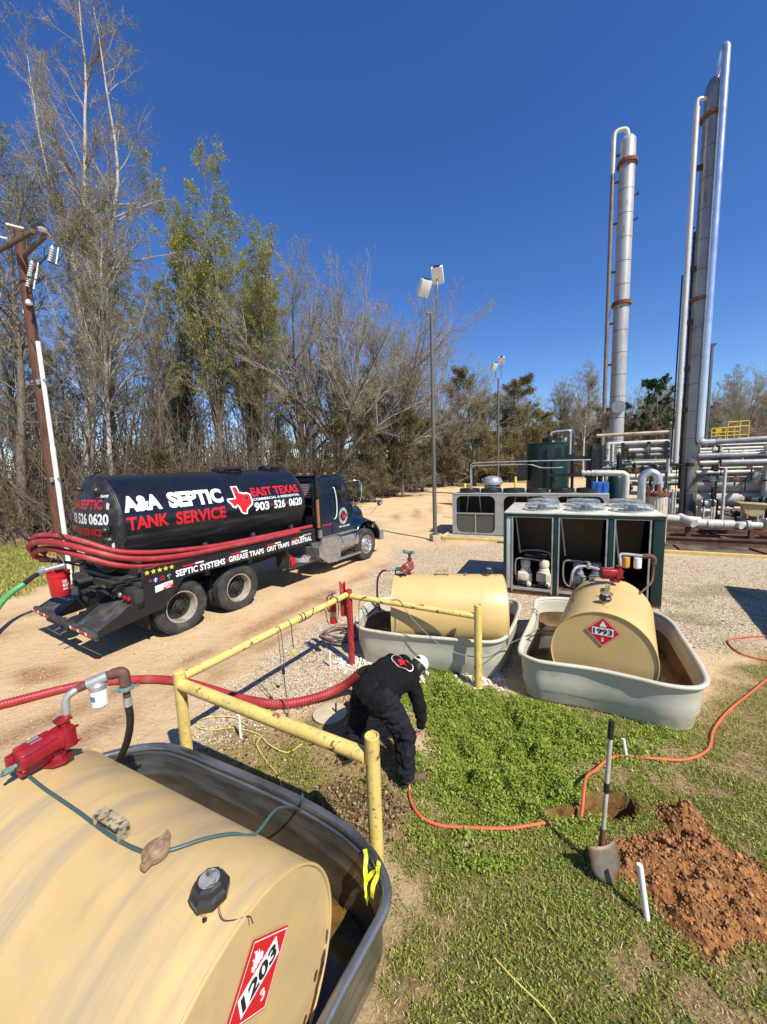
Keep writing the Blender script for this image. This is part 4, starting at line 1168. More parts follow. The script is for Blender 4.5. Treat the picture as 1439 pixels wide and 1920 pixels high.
tag(obj('yellow_cord', q, M_ycord, loc=o0), 'short end of yellow cord in the grass at the bottom of the picture', 'cord')
# coil of hose by the red post
cl = thing('coiled_hose', 'coil of old grey and red hose on the gravel behind the red post', 'hose coil', (-0.86, 6.86, 0.0))
for nm, rx, ry, z0, m, ph in (('coil_turn', .36, .27, .04, M_brownpipe, 0.2), ('coil_turn', .33, .25, .07, mat('grey hose', (0.16, 0.14, 0.13), 0.6), 1.2), ('coil_turn', .37, .24, .10, mat('faded pink hose', (0.36, 0.17, 0.12), 0.6), 2.4), ('coil_turn', .31, .26, .13, mat('grey hose', (0.16, 0.14, 0.13), 0.6), 0.4)):
    q = MB(); q.tube([(rx * cos(a + ph) * (1 + .05 * sin(3 * a)), ry * sin(a + ph), z0 + .02 * sin(a * 2 + ph)) for a in np.linspace(0, 2 * pi, 41)[:-1]], .016, 8, closed=True)
    obj(nm, q, m, cl)
# shovel
SB = Vector((1.60, 2.63, 0.0))
sh = thing('shovel', 'round-point shovel with a pale handle and black grip stuck upright in the ground', 'shovel', SB)
ax = Vector((0.06, 0.03, 1.30)).normalized()
q = MB(); q.tube([ax * .22, ax * 1.16], [.0165, .0165], 14); obj('handle', q, mat('weathered fibreglass handle', (0.46, 0.42, 0.34), 0.6, var=0.15, vs=14, spot=((0.22, 0.18, 0.12), 12, 0.6, 0.1)), sh)
q = MB(); q.tube([ax * 1.10, ax * 1.24], [.021, .021], 14); q.tube([ax * .66, ax * .74], [.0195, .0195], 14); obj('grip', q, M_black_flat, sh)
q = MB(); q.tube([ax * .12, ax * .36], [.026, .0205], 14); obj('socket', q, M_rust, sh)
V = []; F = []; nu, nv = 9, 9
for j in range(nv):
    v = j / (nv - 1)
    wdt = 0.105 * (1 - 0.55 * max(0, v - .55) / .45 * max(0, v - .55) / .45 * 1.9) if v > .55 else .105
    if v > .93: wdt *= .55
    for i in range(nu):
        u = i / (nu - 1) * 2 - 1
        V.append(Vector((u * wdt * 1.2, -0.035 * (1 - u * u) - v * 0.10, 0.25 - v * 0.27)))
for j in range(nv - 1):
    for i in range(nu - 1):
        k = j * nu + i; F.append((k, k + 1, k + nu + 1, k + nu))
q = MB(); q.add(V, F); o = obj('blade', q, mat('scoured steel blade', (0.20, 0.17, 0.13), 0.6, 0.4, 0.25, 12, spot=((0.20, 0.10, 0.045), 7, 0.45, 0.2)), sh)
md = o.modifiers.new('thick', 'SOLIDIFY'); md.thickness = 0.004
o.rotation_euler = (0.0, 0.0, 0.2)
# concrete cover behind the worker
q = MB(); q.lathe([(0.0001, 0.0), (.21, 0.0), (.22, .035), (.20, .045), (0.0001, .04)], 20, Matrix.Translation((0, 0, 0)))
cc = thing('concrete_cover', 'round sandy concrete lid in the weeds left of the worker', 'cover', (-0.78, 4.62, 0.0))
obj('lid', q, mat('pale concrete', (0.52, 0.42, 0.28), 0.9, var=0.15, vs=12, bump=.003), cc)
q = MB(); q.tube([(0.08, 0, .04), (0.085, 0, .16)], .012, 8); obj('pull_rod', q, M_black_flat, cc)
# ================================================================== TANK TRUCK
# local X = forwards, local Y = to the driver's side; the kerb-side wheel faces lie at Y = 0
TR = thing('tank_truck', 'black tank truck with dark blue cab, white and red lettering on its barrel', 'truck', (-4.02, 7.32, 0.0), radians(57.82))
def T(x, n, z): return Vector((x, -n, z))
YC = 1.22; RT = 0.93; ZT = 2.23
M_tyre = mat('dusty tyre', (0.032, 0.030, 0.028), 0.85, var=0.3, vs=6, spot=((0.13, 0.105, 0.075), 4, 0.5, 0.25), bump=.002, bs=60)
M_rim = mat('dusty white rim', (0.46, 0.42, 0.34), 0.45, 0.3, 0.15, 8, spot=((0.24, 0.17, 0.09), 5, 0.5, 0.2))
M_hub = mat('greasy hub', (0.02, 0.018, 0.016), 0.6, var=0.4, vs=20)
M_blue = mat('dark blue cab paint', (0.004, 0.014, 0.032), 0.22, var=0.1, coat=0.6, spot=((0.06, 0.055, 0.05), 3, 0.62, 0.25))
M_tankblk = mat('dull black tank paint', (0.013, 0.013, 0.014), 0.5, var=0.2, vs=3, spot=((0.075, 0.068, 0.06), 1.4, 0.48, 0.3, (1.0, 9, 4)), spot2=((0.10, 0.09, 0.08), 12, 0.64, 0.1, (3, 3, 0.4)))
M_wrap = mat('glossy black wrap', (0.008, 0.009, 0.012), 0.26, var=0.15, vs=3, coat=.3, spot=((0.05, 0.05, 0.05), 5, 0.6, 0.3, (1.5, 4, .6)))
M_glass = mat('dark cab glass', (0.012, 0.015, 0.015), 0.06, var=0.05, spec=0.8)
M_deck = mat('scuffed black deck', (0.04, 0.038, 0.036), 0.6, var=0.3, vs=5, spot=((0.16, 0.13, 0.10), 3.5, 0.5, 0.25))
M_dirtyalu = mat('dirty aluminium', (0.48, 0.47, 0.44), 0.38, 0.75, 0.2, 5, spot=((0.24, 0.19, 0.13), 4, 0.5, 0.25))
M_lampred = mat('red lamp lens', (0.35, 0.01, 0.01), 0.2)
M_amber = mat('amber lamp lens', (0.6, 0.18, 0.01), 0.2)

MXZ = Matrix(((1, 0, 0, 0), (0, 0, -1, 0), (0, 1, 0, 0), (0, 0, 0, 1)))   # XY polygon -> XZ plane, extrusion along -Y
def yprism(q, poly, y0, y1):
    return q.prism(poly, -y1, -y0, MXZ)

RYn = Matrix.Rotation(pi / 2, 4, 'X')            # local Z of a lathe -> -Y (towards the near side)
def wheel_meshes(kind):
    Rw, W = 0.53, 0.27
    # tyre: shoulders, sidewall and tread as a lathe; h runs from the inner face (0) to the outer face (W)
    q = MB()
    prof = [(0.30, 0.05), (0.36, 0.015), (0.44, 0.0), (0.50, 0.015), (0.525, 0.045)]
    for k in range(5):
        a = 0.052 + k * 0.0345
        prof += [(0.53, a), (0.53, a + 0.026), (0.519, a + 0.028), (0.519, a + 0.0335)] if k < 4 else [(0.53, a), (0.53, a + 0.026)]
    prof += [(0.525, W - 0.045), (0.50, W - 0.015), (0.485, W - 0.010), (0.47, W - 0.008), (0.44, W), (0.40, W - .003), (0.36, W - 0.012), (0.325, W - 0.03), (0.30, W - 0.05)]
    q.lathe(prof, 72, RYn, close=True)
    me_t = q
    # tread lugs: shallow cross bars
    lug = MB()
    for k in range(48):
        a = 2 * pi * k / 48
        for s_ in (0, 1):
            yy = 0.060 if s_ == 0 else W - 0.060
            M = RYn @ Matrix.Rotation(a + s_ * .065, 4, 'Z') @ Matrix.Translation((0.5285, 0, yy))
            P = [(-.006, -.024, -.028), (.006, -.021, -.028), (.006, .021, -.028), (-.006, .024, -.028), (-.006, -.024, .028), (.006, -.021, .028), (.006, .021, .028), (-.006, .024, .028)]
            lug.add([M @ Vector(p) for p in P], [(0, 3, 2, 1), (4, 5, 6, 7), (0, 1, 5, 4), (1, 2, 6, 5), (2, 3, 7, 6), (3, 0, 4, 7)])
    rim = MB()
    if kind == 'rear':
        rim.lathe([(0.305, W - 0.03), (0.318, W - 0.018), (0.30, W - 0.018), (0.288, W - 0.045), (0.278, W - 0.10), (0.270, 0.12), (0.264, 0.085), (0.268, 0.06), (0.285, 0.04), (0.305, 0.04)], 48, RYn, close=True)
    else:
        rim.lathe([(0.305, W - 0.03), (0.318, W - 0.018), (0.30, W - 0.02), (0.285, W - 0.05), (0.25, W - 0.06), (0.20, W - 0.01), (0.165, W + 0.01), (0.10, W + 0.012), (0.10, W - .02), (0.2, W - .05), (0.25, 0.09), (0.305, 0.04)], 48, RYn, close=True)
    hub = MB()
    if kind == 'rear':
        hub.lathe([(0.0001, 0.06), (0.266, 0.06), (0.262, 0.085), (0.20, 0.080), (0.135, 0.082), (0.135, 0.10), (0.11, 0.125), (0.085, 0.13), (0.08, 0.165), (0.062, 0.175), (0.06, 0.19), (0.0001, 0.19)], 20, RYn)
        for k in range(10):
            a = 2 * pi * k / 10
            hub.lathe([(0.019, 0.08), (0.019, 0.112), (0.012, 0.115), (0.010, 0.135), (0.0001, 0.136)], 6, RYn @ Matrix.Translation((cos(a) * .165, sin(a) * .165, 0)))
    else:
        hub.lathe([(0.085, W - .01), (0.085, W + .055), (0.06, W + .075), (0.0001, W + .08)], 20, RYn)
        for k in range(10):
            a = 2 * pi * k / 10
            hub.lathe([(0.018, W), (0.016, W + .045), (0.008, W + .055), (0.0001, W + .056)], 6, RYn @ Matrix.Translation((cos(a) * .143, sin(a) * .143, 0)))
    hol = MB()
    if kind == 'rear':
        for k in range(5):
            a = 2 * pi * (k + .5) / 5
            hol.lathe([(0.028, 0.083), (0.028, 0.0905), (0.0001, 0.0905)], 14, RYn @ Matrix.Translation((cos(a) * .218, sin(a) * .218, 0)))
    else:
        for k in range(10):
            a = 2 * pi * (k + .5) / 10
            hol.lathe([(0.024, W - .04), (0.024, W - .024), (0.0001, W - .024)], 12, RYn @ Matrix.Translation((cos(a) * .222, sin(a) * .222, 0)))
    return me_t, lug, rim, hub, hol
def make_wheel(kind):
    a, l, r_, h, ho = wheel_meshes(kind)
    wroot = obj('wheel', a, M_tyre, TR, angle=25)
    obj('tread_blocks', l, M_tyre, wroot, angle=25)['kind'] = 'stuff'
    obj('rim', r_, M_rim if kind == 'rear' else M_dirtyalu, wroot, angle=30)
    obj('hub', h, M_hub if kind == 'rear' else M_chrome, wroot, angle=30)
    obj('hand_hole', ho, M_print_black, wroot)
    return wroot
def place_wheel(proto, x, y_inner, flip, used=[]):
    if proto not in used: used.append(proto); o = proto
    else:
        o = proto.copy(); COL.objects.link(o); o.parent = TR
        for c in proto.children:
            d = c.copy(); COL.objects.link(d); d.parent = o
    o.location = (x, y_inner, 0.53)
    o.rotation_euler = (0, random.uniform(0, 6), pi if flip else 0)
    return o
wr = make_wheel('rear'); wf = make_wheel('front')
for x in (0.0, 1.334):
    place_wheel(wr, x, 0.27, False); place_wheel(wr, x, 0.32, True)
    place_wheel(wr, x, 2.17, True); place_wheel(wr, x, 2.12, False)
place_wheel(wf, 6.45, 0.27, False); place_wheel(wf, 6.45, 2.17, True)
# mud flaps
for y in (0.10, 1.80):
    q = MB(); q.prism([(-.0, 0.28), (-.0, .72), (.03, .72), (.03, .28)], 0, .55, Matrix.Translation((-0.62, y + .55, 0)) @ MXZ)
    obj('mud_flap', q, M_black_flat, TR)
# axles and frame
q = MB()
for y in (0.80, 1.58): q.box((3.0, y + .03, 0.93), (8.2, 0.08, 0.26))
for x in (-.9, 0.65, 2.2, 3.6, 5.0): q.box((x, YC, 0.92), (0.12, .8, .18))
for x in (0, 1.334): q.cyl((x, 0.35, .53), (x, 2.1, .53), .075, 14); q.lathe([(.05, -.17), (.17, -.12), (.19, 0), (.17, .12), (.05, .17)], 16, Matrix.Translation((x, YC, .55)) @ Matrix.Rotation(pi / 2, 4, 'X'))
q.cyl((6.45, .3, .5), (6.45, 2.1, .5), .06, 12)
for x in (-.1, .3, .7, 1.05, 1.4): q.box((x, .66, .68), (.28, .07, .09)); q.box((x, 1.78, .68), (.28, .07, .09))
q.cyl((1.5, YC, .6), (4.6, YC, .75), .05, 12)
obj('chassis', q, M_dirt_dark, TR)
# body side panels (near and far)
poly = [(-.72, 1.40), (-.69, 1.47), (-.62, 1.49), (3.80, 1.47), (3.80, 1.11), (0.28, 1.15), (0.02, 1.13), (-.40, .665), (-.98, .60), (-1.46, .535), (-1.50, .585), (-1.48, .61), (-1.10, .79), (-.97, .885), (-.77, .90), (-.74, .95)]
for y0 in (-0.10, 2.48):
    q = MB(); yprism(q, poly, y0, y0 + .05)
    sp = obj('side_panel', q, M_black, TR, smooth=False)
    if y0 < 0: near_panel = sp
q = MB()
q.box((1.55, YC, 1.19), (4.6, 2.5, .07)); q.box((1.55, -.07 + .0, 1.485), (4.46, .09, .02)); q.box((1.55, 2.5, 1.485), (4.46, .09, .02))
for x in (-.5, .6, 1.7, 2.8, 3.7): q.box((x, YC, 1.08), (.1, 2.4, .14))
obj('deck_frame', q, M_deck, TR)
# rear wings (sloping treads) and bumper
for y0, y1 in ((-.05, .80), (1.55, 2.48)):
    q = MB(); V = []
    prof = [(-.80, .90), (-1.10, .80), (-1.46, .60)]
    for x, z in prof:
        for dz in (0, -.025): V += [(x, y0, z + dz), (x, y1, z + dz)]
    F = []
    for k in range(2):
        a = k * 4; b_ = a + 4
        F += [(a, a + 1, b_ + 1, b_), (a + 2, b_ + 2, b_ + 3, a + 3), (a, b_, b_ + 2, a + 2), (a + 1, a + 3, b_ + 3, b_ + 1)]
    F += [(0, 2, 3, 1), (8, 9, 11, 10)]
    q.add(V, F); obj('step_plate', q, M_deck, TR, smooth=False)
    q = MB()
    for yy in ((y1,) if y0 < 1 else (y0,)):
        yprism(q, [(-.70, .62), (-.72, 1.02), (-.86, .99), (-1.12, .86), (-1.47, .63), (-1.47, .56)], yy - .01, yy + .01)
    obj('wing_gusset', q, M_black, TR, smooth=False)
q = MB(); q.tube([(-1.52, -.10, .585), (-1.52, 2.53, .585)], .05, 14); q.box((-1.5, YC, .53), (.05, 2.6, .1)); q.box((-1.42, YC, .47), (.16, .30, .10)); q.tube([(-1.50, YC - .14, .43), (-1.62, YC - .14, .40)], .02, 8); q.tube([(-1.50, YC + .14, .43), (-1.62, YC + .14, .40)], .02, 8)
bmp = obj('rear_bumper', q, M_deck, TR)
for y in np.arange(-.08, 2.5, .30):
    if .75 < y < 1.45: continue
    for nm, yy, ww, m in (('red_tape', .09, .17, M_print_red), ('white_tape', .22, .08, M_print_white)):
        qa = MB(); qa.box((-1.572, y + yy, .575), (.004, ww, .05)); obj(nm, qa, m, bmp, smooth=False)
# rear cross sill under the tank with lamps
q = MB(); q.box((-.80, YC, 1.02), (.12, 2.40, .26)); q.box((-.95, YC, .82), (.2, .8, .3)); q.box((-.80, 0.06, .95), (.16, .32, .36), bev=.02); q.box((-.8, 2.38, .95), (.16, .32, .36), bev=.02)
q.cyl((-.9, 1.0, 1.05), (-1.25, .95, .95), .07, 14); q.cyl((-.9, 1.5, 1.15), (-1.2, 1.5, 1.15), .06, 12)
for k in range(5): q.tube(smoothline([(-.8, .4 + k * .25, 1.1), (-.95, .5 + k * .2, .95), (-.85, .7 + k * .2, .85)], 5), .016, 6)
sill = obj('rear_sill', q, M_dirt_dark, TR)
for y, z, m, r_ in ((.10, .96, M_lampred, .05), (.24, .96, M_lampred, .05), (.42, 1.0, M_galv, .055), (2.3, .96, M_lampred, .05)):
    q = MB(); q.lathe([(r_, 0), (r_, .02), (r_ * .8, .032), (0.0001, .036)], 18, Matrix.Translation((-.885, y, z)) @ Matrix.Rotation(-pi / 2, 4, 'Y'))
    obj('rear_lamp', q, m, sill)
# ---- barrel
q = MB()
RXm = Matrix.Rotation(pi / 2, 4, 'Y')
Mt = Matrix.Translation((0, YC, ZT)) @ RXm
heads = []
for k in range(13):
    a = k / 12; heads.append((RT * sin(a * pi / 2) if k < 12 else RT, 0))
dome = [(0.0001, -1.02), (.2, -1.012), (.4, -.985), (.6, -.935), (.75, -.885), (.84, -.845), (.895, -.80), (.925, -.76), (RT, -.72)]
prof = dome + [(RT, .5), (RT, 1.7), (RT, 2.9), (RT, 3.82), (.925, 3.88), (.89, 3.93), (.80, 3.99), (.6, 4.06), (.3, 4.11), (0.0001, 4.13)]
q.lathe(prof, 96, Mt)
barrel = obj('tank_barrel', q, M_tankblk, TR, angle=40)
q = MB()
for x in (-.755, 3.83):
    ring = [(x, YC + cos(a) * (RT + .002), ZT + sin(a) * (RT + .002)) for a in np.linspace(0, 2 * pi, 97)[:-1]]
    q.tube(ring, .016, 8, closed=True)
obj('head_ring', q, M_tankblk, barrel)
V = []; F = []; q = MB()                              # wrap sheet, upper side of the barrel
na, nl = 28, 12
for i in range(na + 1):
    a = -0.185 + (2.5 + .185) * i / na
    for j in range(nl + 1):
        x = -.735 + (3.80 + .735) * j / nl
        V.append((x, YC - cos(a) * (RT + .004), ZT + sin(a) * (RT + .004)))
for i in range(na):
    for j in range(nl):
        k = i * (nl + 1) + j; F.append((k, k + 1, k + nl + 2, k + nl + 1))
q.add(V, F); wrap = obj('wrap_sheet', q, M_wrap, barrel); wrap['label'] = 'glossy printed wrap over the upper barrel'
def bar(x, s, lift=.008):     # s = arc angle
    return Vector((x, YC - cos(s) * (RT + lift), ZT + sin(s) * (RT + lift)))
def side_text(body, x0, x1, a0, a1, m, off_=.03, nm='lettering', italic=0.0):
    V, F = fit_text(body, x0, x1, a0, a1, off_, 1.0)
    P, Q = cut_map(V, F, .04, lambda x, y: bar(x, y))
    mb = MB(); mb.add(P, Q); return obj(nm, mb, m, barrel, smooth=False, recalc=False)
side_text('A&A', -.70, -.02, .265, .61, M_print_white, .055)
side_text('SEPTIC', .12, 1.34, .255, .625, M_print_white, .055)
side_text('TANK', -.70, .06, -.085, .175, M_print_red, .035)
side_text('SERVICE', .20, 1.34, -.115, .165, M_print_red, .035)
side_text('EAST TEXAS', 2.14, 3.70, .31, .56, M_print_red, .03)
side_text('COMMERCIAL & RESIDENTIAL', 2.14, 3.70, .205, .27, M_print_white, .02)
side_text('903', 2.14, 2.60, -.075, .155, M_print_white, .035)
side_text('526', 2.76, 3.14, -.075, .155, M_print_white, .035)
side_text('0620', 3.27, 3.76, -.075, .155, M_print_white, .035)
for xx in (2.68, 3.205):
    mb = MB(); mb.add([bar(xx + .03 * cos(a), .04 + .032 * sin(a)) for a in np.linspace(0, 2 * pi, 13)[:-1]], [tuple(range(12))]); obj('dot', mb, M_print_red, barrel, smooth=False, recalc=False)
TEXAS = [(0.33, 1.0), (0.52, 1.0), (0.52, 0.74), (0.62, 0.72), (0.72, 0.68), (0.84, 0.69), (0.92, 0.66), (0.97, 0.64), (0.975, 0.50), (1.0, 0.40), (0.98, 0.30), (0.88, 0.24), (0.76, 0.16), (0.70, 0.08), (0.71, -0.02), (0.62, 0.0), (0.52, 0.06), (0.48, 0.16), (0.42, 0.26), (0.36, 0.33), (0.28, 0.32), (0.23, 0.25), (0.17, 0.29), (0.12, 0.38), (0.0, 0.50), (0.0, 0.53), (0.33, 0.53)]
def star(cx, cy, r, n=5, k=.42, ph=pi / 2):
    return [(cx + (r if i % 2 == 0 else r * k) * cos(ph + i * pi / n), cy + (r if i % 2 == 0 else r * k) * sin(ph + i * pi / n)) for i in range(2 * n)]
def grow(poly, d):
    area = sum(poly[i - 1][0] * poly[i][1] - poly[i][0] * poly[i - 1][1] for i in range(len(poly)))
    out = []
    n = len(poly)
    for i in range(n):
        a, b_, c = Vector(poly[i - 1]), Vector(poly[i]), Vector(poly[(i + 1) % n])
        n1 = Vector(((b_ - a).y, -(b_ - a).x)).normalized(); n2 = Vector(((c - b_).y, -(c - b_).x)).normalized()
        m_ = (n1 + n2); m_ = m_.normalized() if m_.length > .2 else n1
        s_ = d if area > 0 else -d
        out.append((b_.x + m_.x * s_, b_.y + m_.y * s_))
    return out
def flat_poly(poly):
    bm = bmesh.new(); vs = [bm.verts.new((x, y, 0)) for x, y in poly]; bm.faces.new(vs)
    bmesh.ops.triangulate(bm, faces=bm.faces[:]); bm.verts.index_update()
    V = [tuple(v.co) for v in bm.verts]; F = [tuple(v.index for v in f.verts) for f in bm.faces]; bm.free(); return V, F
tx = [(1.46 + x * .62, -.06 + y * .68) for x, y in TEXAS]
for nm, pl, m, lf in (('emblem_outline', grow(tx, .045), M_print_white, .008), ('emblem', tx, M_print_red, .011), ('emblem_star', star(1.96, .31, .055), M_print_black, .014)):
    V, F = flat_poly(pl)
    P, Q = cut_map(V, F, .04, lambda x, y, lf=lf: bar(x, y, lf))
    mb = MB(); mb.add(P, Q); o = obj(nm, mb, m, barrel, smooth=False, recalc=False)
    if nm == 'emblem': o['label'] = 'red state-map emblem outlined in white'
# rear lettering bends over the domed head
def headpt(y, z, lift=.006):
    r_ = math.hypot(y, z)
    rs = [p[0] for p in dome]; xs = [p[1] for p in dome]
    return Vector((float(np.interp(r_, rs, xs)) - lift, YC + y, ZT + z))
def rear_text(body, w0, w1, z0, z1, m, off_=.03):
    V, F = fit_text(body, w0, w1, z0, z1, off_)
    # the reader stands behind the truck: reading direction runs towards -Y
    bm = bmesh.new(); vs = [bm.verts.new(v) for v in V]
    for f in F:
        try: bm.faces.new([vs[i] for i in f])
        except ValueError: pass
    x = w0
    while x < w1:
        x += .12; bmesh.ops.bisect_plane(bm, geom=bm.verts[:] + bm.edges[:] + bm.faces[:], plane_co=(x, 0, 0), plane_no=(1, 0, 0))
    bm.verts.index_update()
    mb = MB(); mb.add([headpt(-v.co.x, v.co.y) for v in bm.verts], [tuple(v.index for v in f.verts) for f in bm.faces]); bm.free()
    return obj('lettering', mb, m, barrel, smooth=False, recalc=False)
rear_text('A&A SEPTIC', -.62, .58, .32, .50, M_print_red)
rear_text('903 526 0620', -.66, .72, .04, .25, M_print_white, .035)
rear_text('TANK SERVICE', -.52, .56, -.17, -.03, M_print_red)
rear_text('3600', .50, .66, .535, .585, M_print_white, .02); rear_text('1750', .56, .72, -.235, -.185, M_print_white, .02)
for y, z in ((-.42, .66), (-.68, -.05)):
    p = headpt(y, z); q = MB(); q.lathe([(.085, 0), (.085, .03), (.065, .04), (.058, .075), (.035, .10), (0.0001, .108)], 18, Matrix.Translation(p) @ Matrix.Rotation(-pi / 2, 4, 'Y'))
    obj('sight_glass', q, M_vent, barrel)
for y, z, ro in ((-.70, .36, .5), (-.72, -.36, 0)):
    p = headpt(y, z, .01); q = MB(); q.box(p, (.004, .06, .17), Matrix.Rotation(ro * .8, 3, 'X') @ Matrix.Rotation(0.30, 3, 'Z'))
    obj('reflector_strip', q, M_print_white, barrel, smooth=False)
q = MB(); q.box(headpt(.30, .70, .03), (.03, .42, .09), bev=.008); lb = obj('lamp_bar', q, M_black_flat, barrel)
q = MB()
for k in range(3): q.lathe([(.022, 0), (.018, .012), (0.0001, .016)], 10, Matrix.Translation(headpt(.18 + k * .12, .70, .045)) @ Matrix.Rotation(-pi / 2, 4, 'Y'))
obj('marker_lamp', q, M_lampred, lb)
q = MB(); q.lathe([(.16, 0), (.16, .03), (.14, .04), (0.0001, .05)], 24, Matrix.Translation(headpt(0.15, -.62, -.01)) @ Matrix.Rotation(-pi / 2, 4, 'Y')); q.cyl(headpt(.15, -.62, .0), headpt(.15, -.62, .28), .055, 14)
obj('drain_valve', q, M_dirt_dark, barrel)
# top hatches
for x, w_ in ((2.18, .30), (3.55, .22)):
    q = MB(); Mh = Matrix.Translation((x, YC, ZT + RT - .03))
    q.lathe([(w_, 0), (w_, .07), (w_ + .04, .07), (w_ + .04, .10), (w_ * .9, .12), (w_ * .5, .14), (0.0001, .145)], 28, Mh)
    for k in range(6):
        a = k * pi / 3; q.box((x + cos(a) * (w_ + .03), YC + sin(a) * (w_ + .03), ZT + RT + .07), (.07, .07, .06), a, bev=.01)
    q.box((x - w_ - .06, YC - .1, ZT + RT + .02), (.14, .3, .07), bev=.01)
    obj('hatch', q, M_black_flat, barrel)
q = MB(); q.tube(smoothline([(3.25, YC - .05, ZT + RT + .10), (3.12, YC - .05, ZT + RT + .09), (3.02, YC - .05, ZT + RT + .03), (2.98, YC - .05, ZT + RT - .03)], 5), .05, 12)
obj('vent_pipe', q, M_black_flat, barrel)
# barrel saddles
q = MB()
for x in (-.5, .9, 2.2, 3.5): q.prism([(.35, 1.2), (2.09, 1.2), (1.95, 1.62), (1.6, 1.40), (1.22, 1.32), (.84, 1.40), (.49, 1.62)], x - .05, x + .05, Matrix(((0, 0, 1, 0), (1, 0, 0, 0), (0, 1, 0, 0), (0, 0, 0, 1))))
obj('saddle', q, M_dirt_dark, TR)
# ---- side panel printing (plane Y = -0.10)
def SP(x, z, lift=.003): return Vector((x, -.10 - lift, z))
def panel_text(body, x0, x1, z0, z1, m, off_=.02, lift=.003):
    V, F = fit_text(body, x0, x1, z0, z1, off_)
    mb = MB(); mb.add([SP(v[0], v[1], lift) for v in V], F); return obj('lettering', mb, m, near_panel, smooth=False, recalc=False)
panel_text('SEPTIC SYSTEMS', -.13, .95, 1.185, 1.315, M_print_white, .03)
panel_text('GREASE TRAPS', 1.04, 2.0, 1.195, 1.32, M_print_white, .03)
panel_text('GRIT TRAPS', 2.09, 2.82, 1.20, 1.32, M_print_white, .03)
panel_text('INDUSTRIAL', 2.91, 3.65, 1.20, 1.325, M_print_white, .03)
panel_text('TDM 22276', 3.32, 3.64, 1.365, 1.405, M_print_white, .015)
for x in (1.0, 2.045, 2.865):
    mb = MB(); mb.add([SP(x + .018 * cos(a), 1.25 + .018 * sin(a)) for a in np.linspace(0, 2 * pi, 11)[:-1]], [tuple(range(10))]); obj('dot', mb, M_print_red, near_panel, smooth=False, recalc=False)
for x in (0.02, 1.1, 2.1, 2.93):
    for nm, a, b_, m in (('red_bar', 0, .26, M_print_red), ('white_bar', .26, .44, M_print_white)):
        mb = MB(); mb.add([SP(x + a, 1.345), SP(x + b_, 1.345), SP(x + b_, 1.375), SP(x + a, 1.375)], [(0, 1, 2, 3)]); obj(nm, mb, m, near_panel, smooth=False, recalc=False)
M_star = mat('star yellow', (0.8, 0.62, 0.04), .4, var=.03)
for k in range(5):
    V, F = flat_poly(star(-.64 + k * .112, 1.402, .050)); mb = MB(); mb.add([SP(v[0], v[1]) for v in V], F); obj('star', mb, M_star, near_panel, smooth=False, recalc=False)
def disc(cx, cz, r, m, nm, lift=.003, n=20):
    mb = MB(); mb.add([SP(cx + r * cos(a), cz + r * sin(a), lift) for a in np.linspace(0, 2 * pi, n + 1)[:-1]], [tuple(range(n))]); return obj(nm, mb, m, near_panel, smooth=False, recalc=False)
disc(-.60, 1.245, .022, M_print_red, 'dot'); disc(-.505, 1.235, .046, mat('badge blue', (0.05, 0.12, 0.42), .4), 'round_badge')
V, F = fit_text('f', -.525, -.485, 1.20, 1.27, .02); mb = MB(); mb.add([SP(v[0], v[1], .005) for v in V], F); obj('lettering', mb, M_print_white, near_panel, smooth=False, recalc=False)
mb = MB()
for k in range(5):
    a = pi / 2 + k * 2 * pi / 5; c, s_ = cos(a), sin(a)
    mb.add([SP(-.385 + c * .012 - s_ * .004, 1.24 + s_ * .012 + c * .004), SP(-.385 + c * .05 - s_ * .014, 1.24 + s_ * .05 + c * .014), SP(-.385 + c * .05 + s_ * .014, 1.24 + s_ * .05 - c * .014), SP(-.385 + c * .012 + s_ * .004, 1.24 + s_ * .012 - c * .004)], [(0, 1, 2, 3)])
obj('burst_mark', mb, M_print_red, near_panel, smooth=False, recalc=False)
for k, (m, a0, a1) in enumerate(((mat('pin green', (0.05, 0.35, 0.08), .4), -.3, 1.2), (mat('pin blue', (0.05, 0.2, 0.6), .4), 1.2, 2.4), (M_star, 2.4, 3.5))):
    mb = MB(); a = np.linspace(a0, a1, 6); P = [SP(-.255 + .034 * cos(t_), 1.252 + .034 * sin(t_)) for t_ in a] + [SP(-.255 + .012 * cos(t_), 1.252 + .012 * sin(t_)) for t_ in a[::-1]]
    mb.add(P, [tuple(range(len(P)))]); obj('pin_mark', mb, m, near_panel, smooth=False, recalc=False)
mb = MB(); mb.add([SP(-.286, 1.24), SP(-.24, 1.225), SP(-.262, 1.185)], [(0, 1, 2)]); obj('pin_mark', mb, mat('pin green', (0.05, 0.35, 0.08), .4), near_panel, smooth=False, recalc=False)
mb = MB(); mb.add([SP(-.53, 1.0), SP(-.385, 1.02), SP(-.385, 1.14), SP(-.53, 1.12)], [(0, 1, 2, 3)]); obj('blank_sticker', mb, M_print_white, near_panel, smooth=False, recalc=False)
mb = MB(); mb.add([SP(-.38, 1.06), SP(-.20, 1.08), SP(-.20, 1.15), SP(-.38, 1.14)], [(0, 1, 2, 3)]); obj('sticker', mb, M_print_white, near_panel, smooth=False, recalc=False)
V, F = fit_text('SCAN', -.37, -.21, 1.08, 1.125, .02); mb = MB(); mb.add([SP(v[0], v[1], .005) for v in V], F); obj('lettering', mb, M_print_red, near_panel, smooth=False, recalc=False)
mb = MB(); mb.add([SP(-.38, 1.015), SP(-.20, 1.03), SP(-.20, 1.075), SP(-.38, 1.055)], [(0, 1, 2, 3)]); obj('sticker', mb, M_print_red, near_panel, smooth=False, recalc=False)
V, F = fit_text('ME', -.33, -.25, 1.03, 1.055, .02); mb = MB(); mb.add([SP(v[0], v[1], .005) for v in V], F); obj('lettering', mb, M_print_white, near_panel, smooth=False, recalc=False)

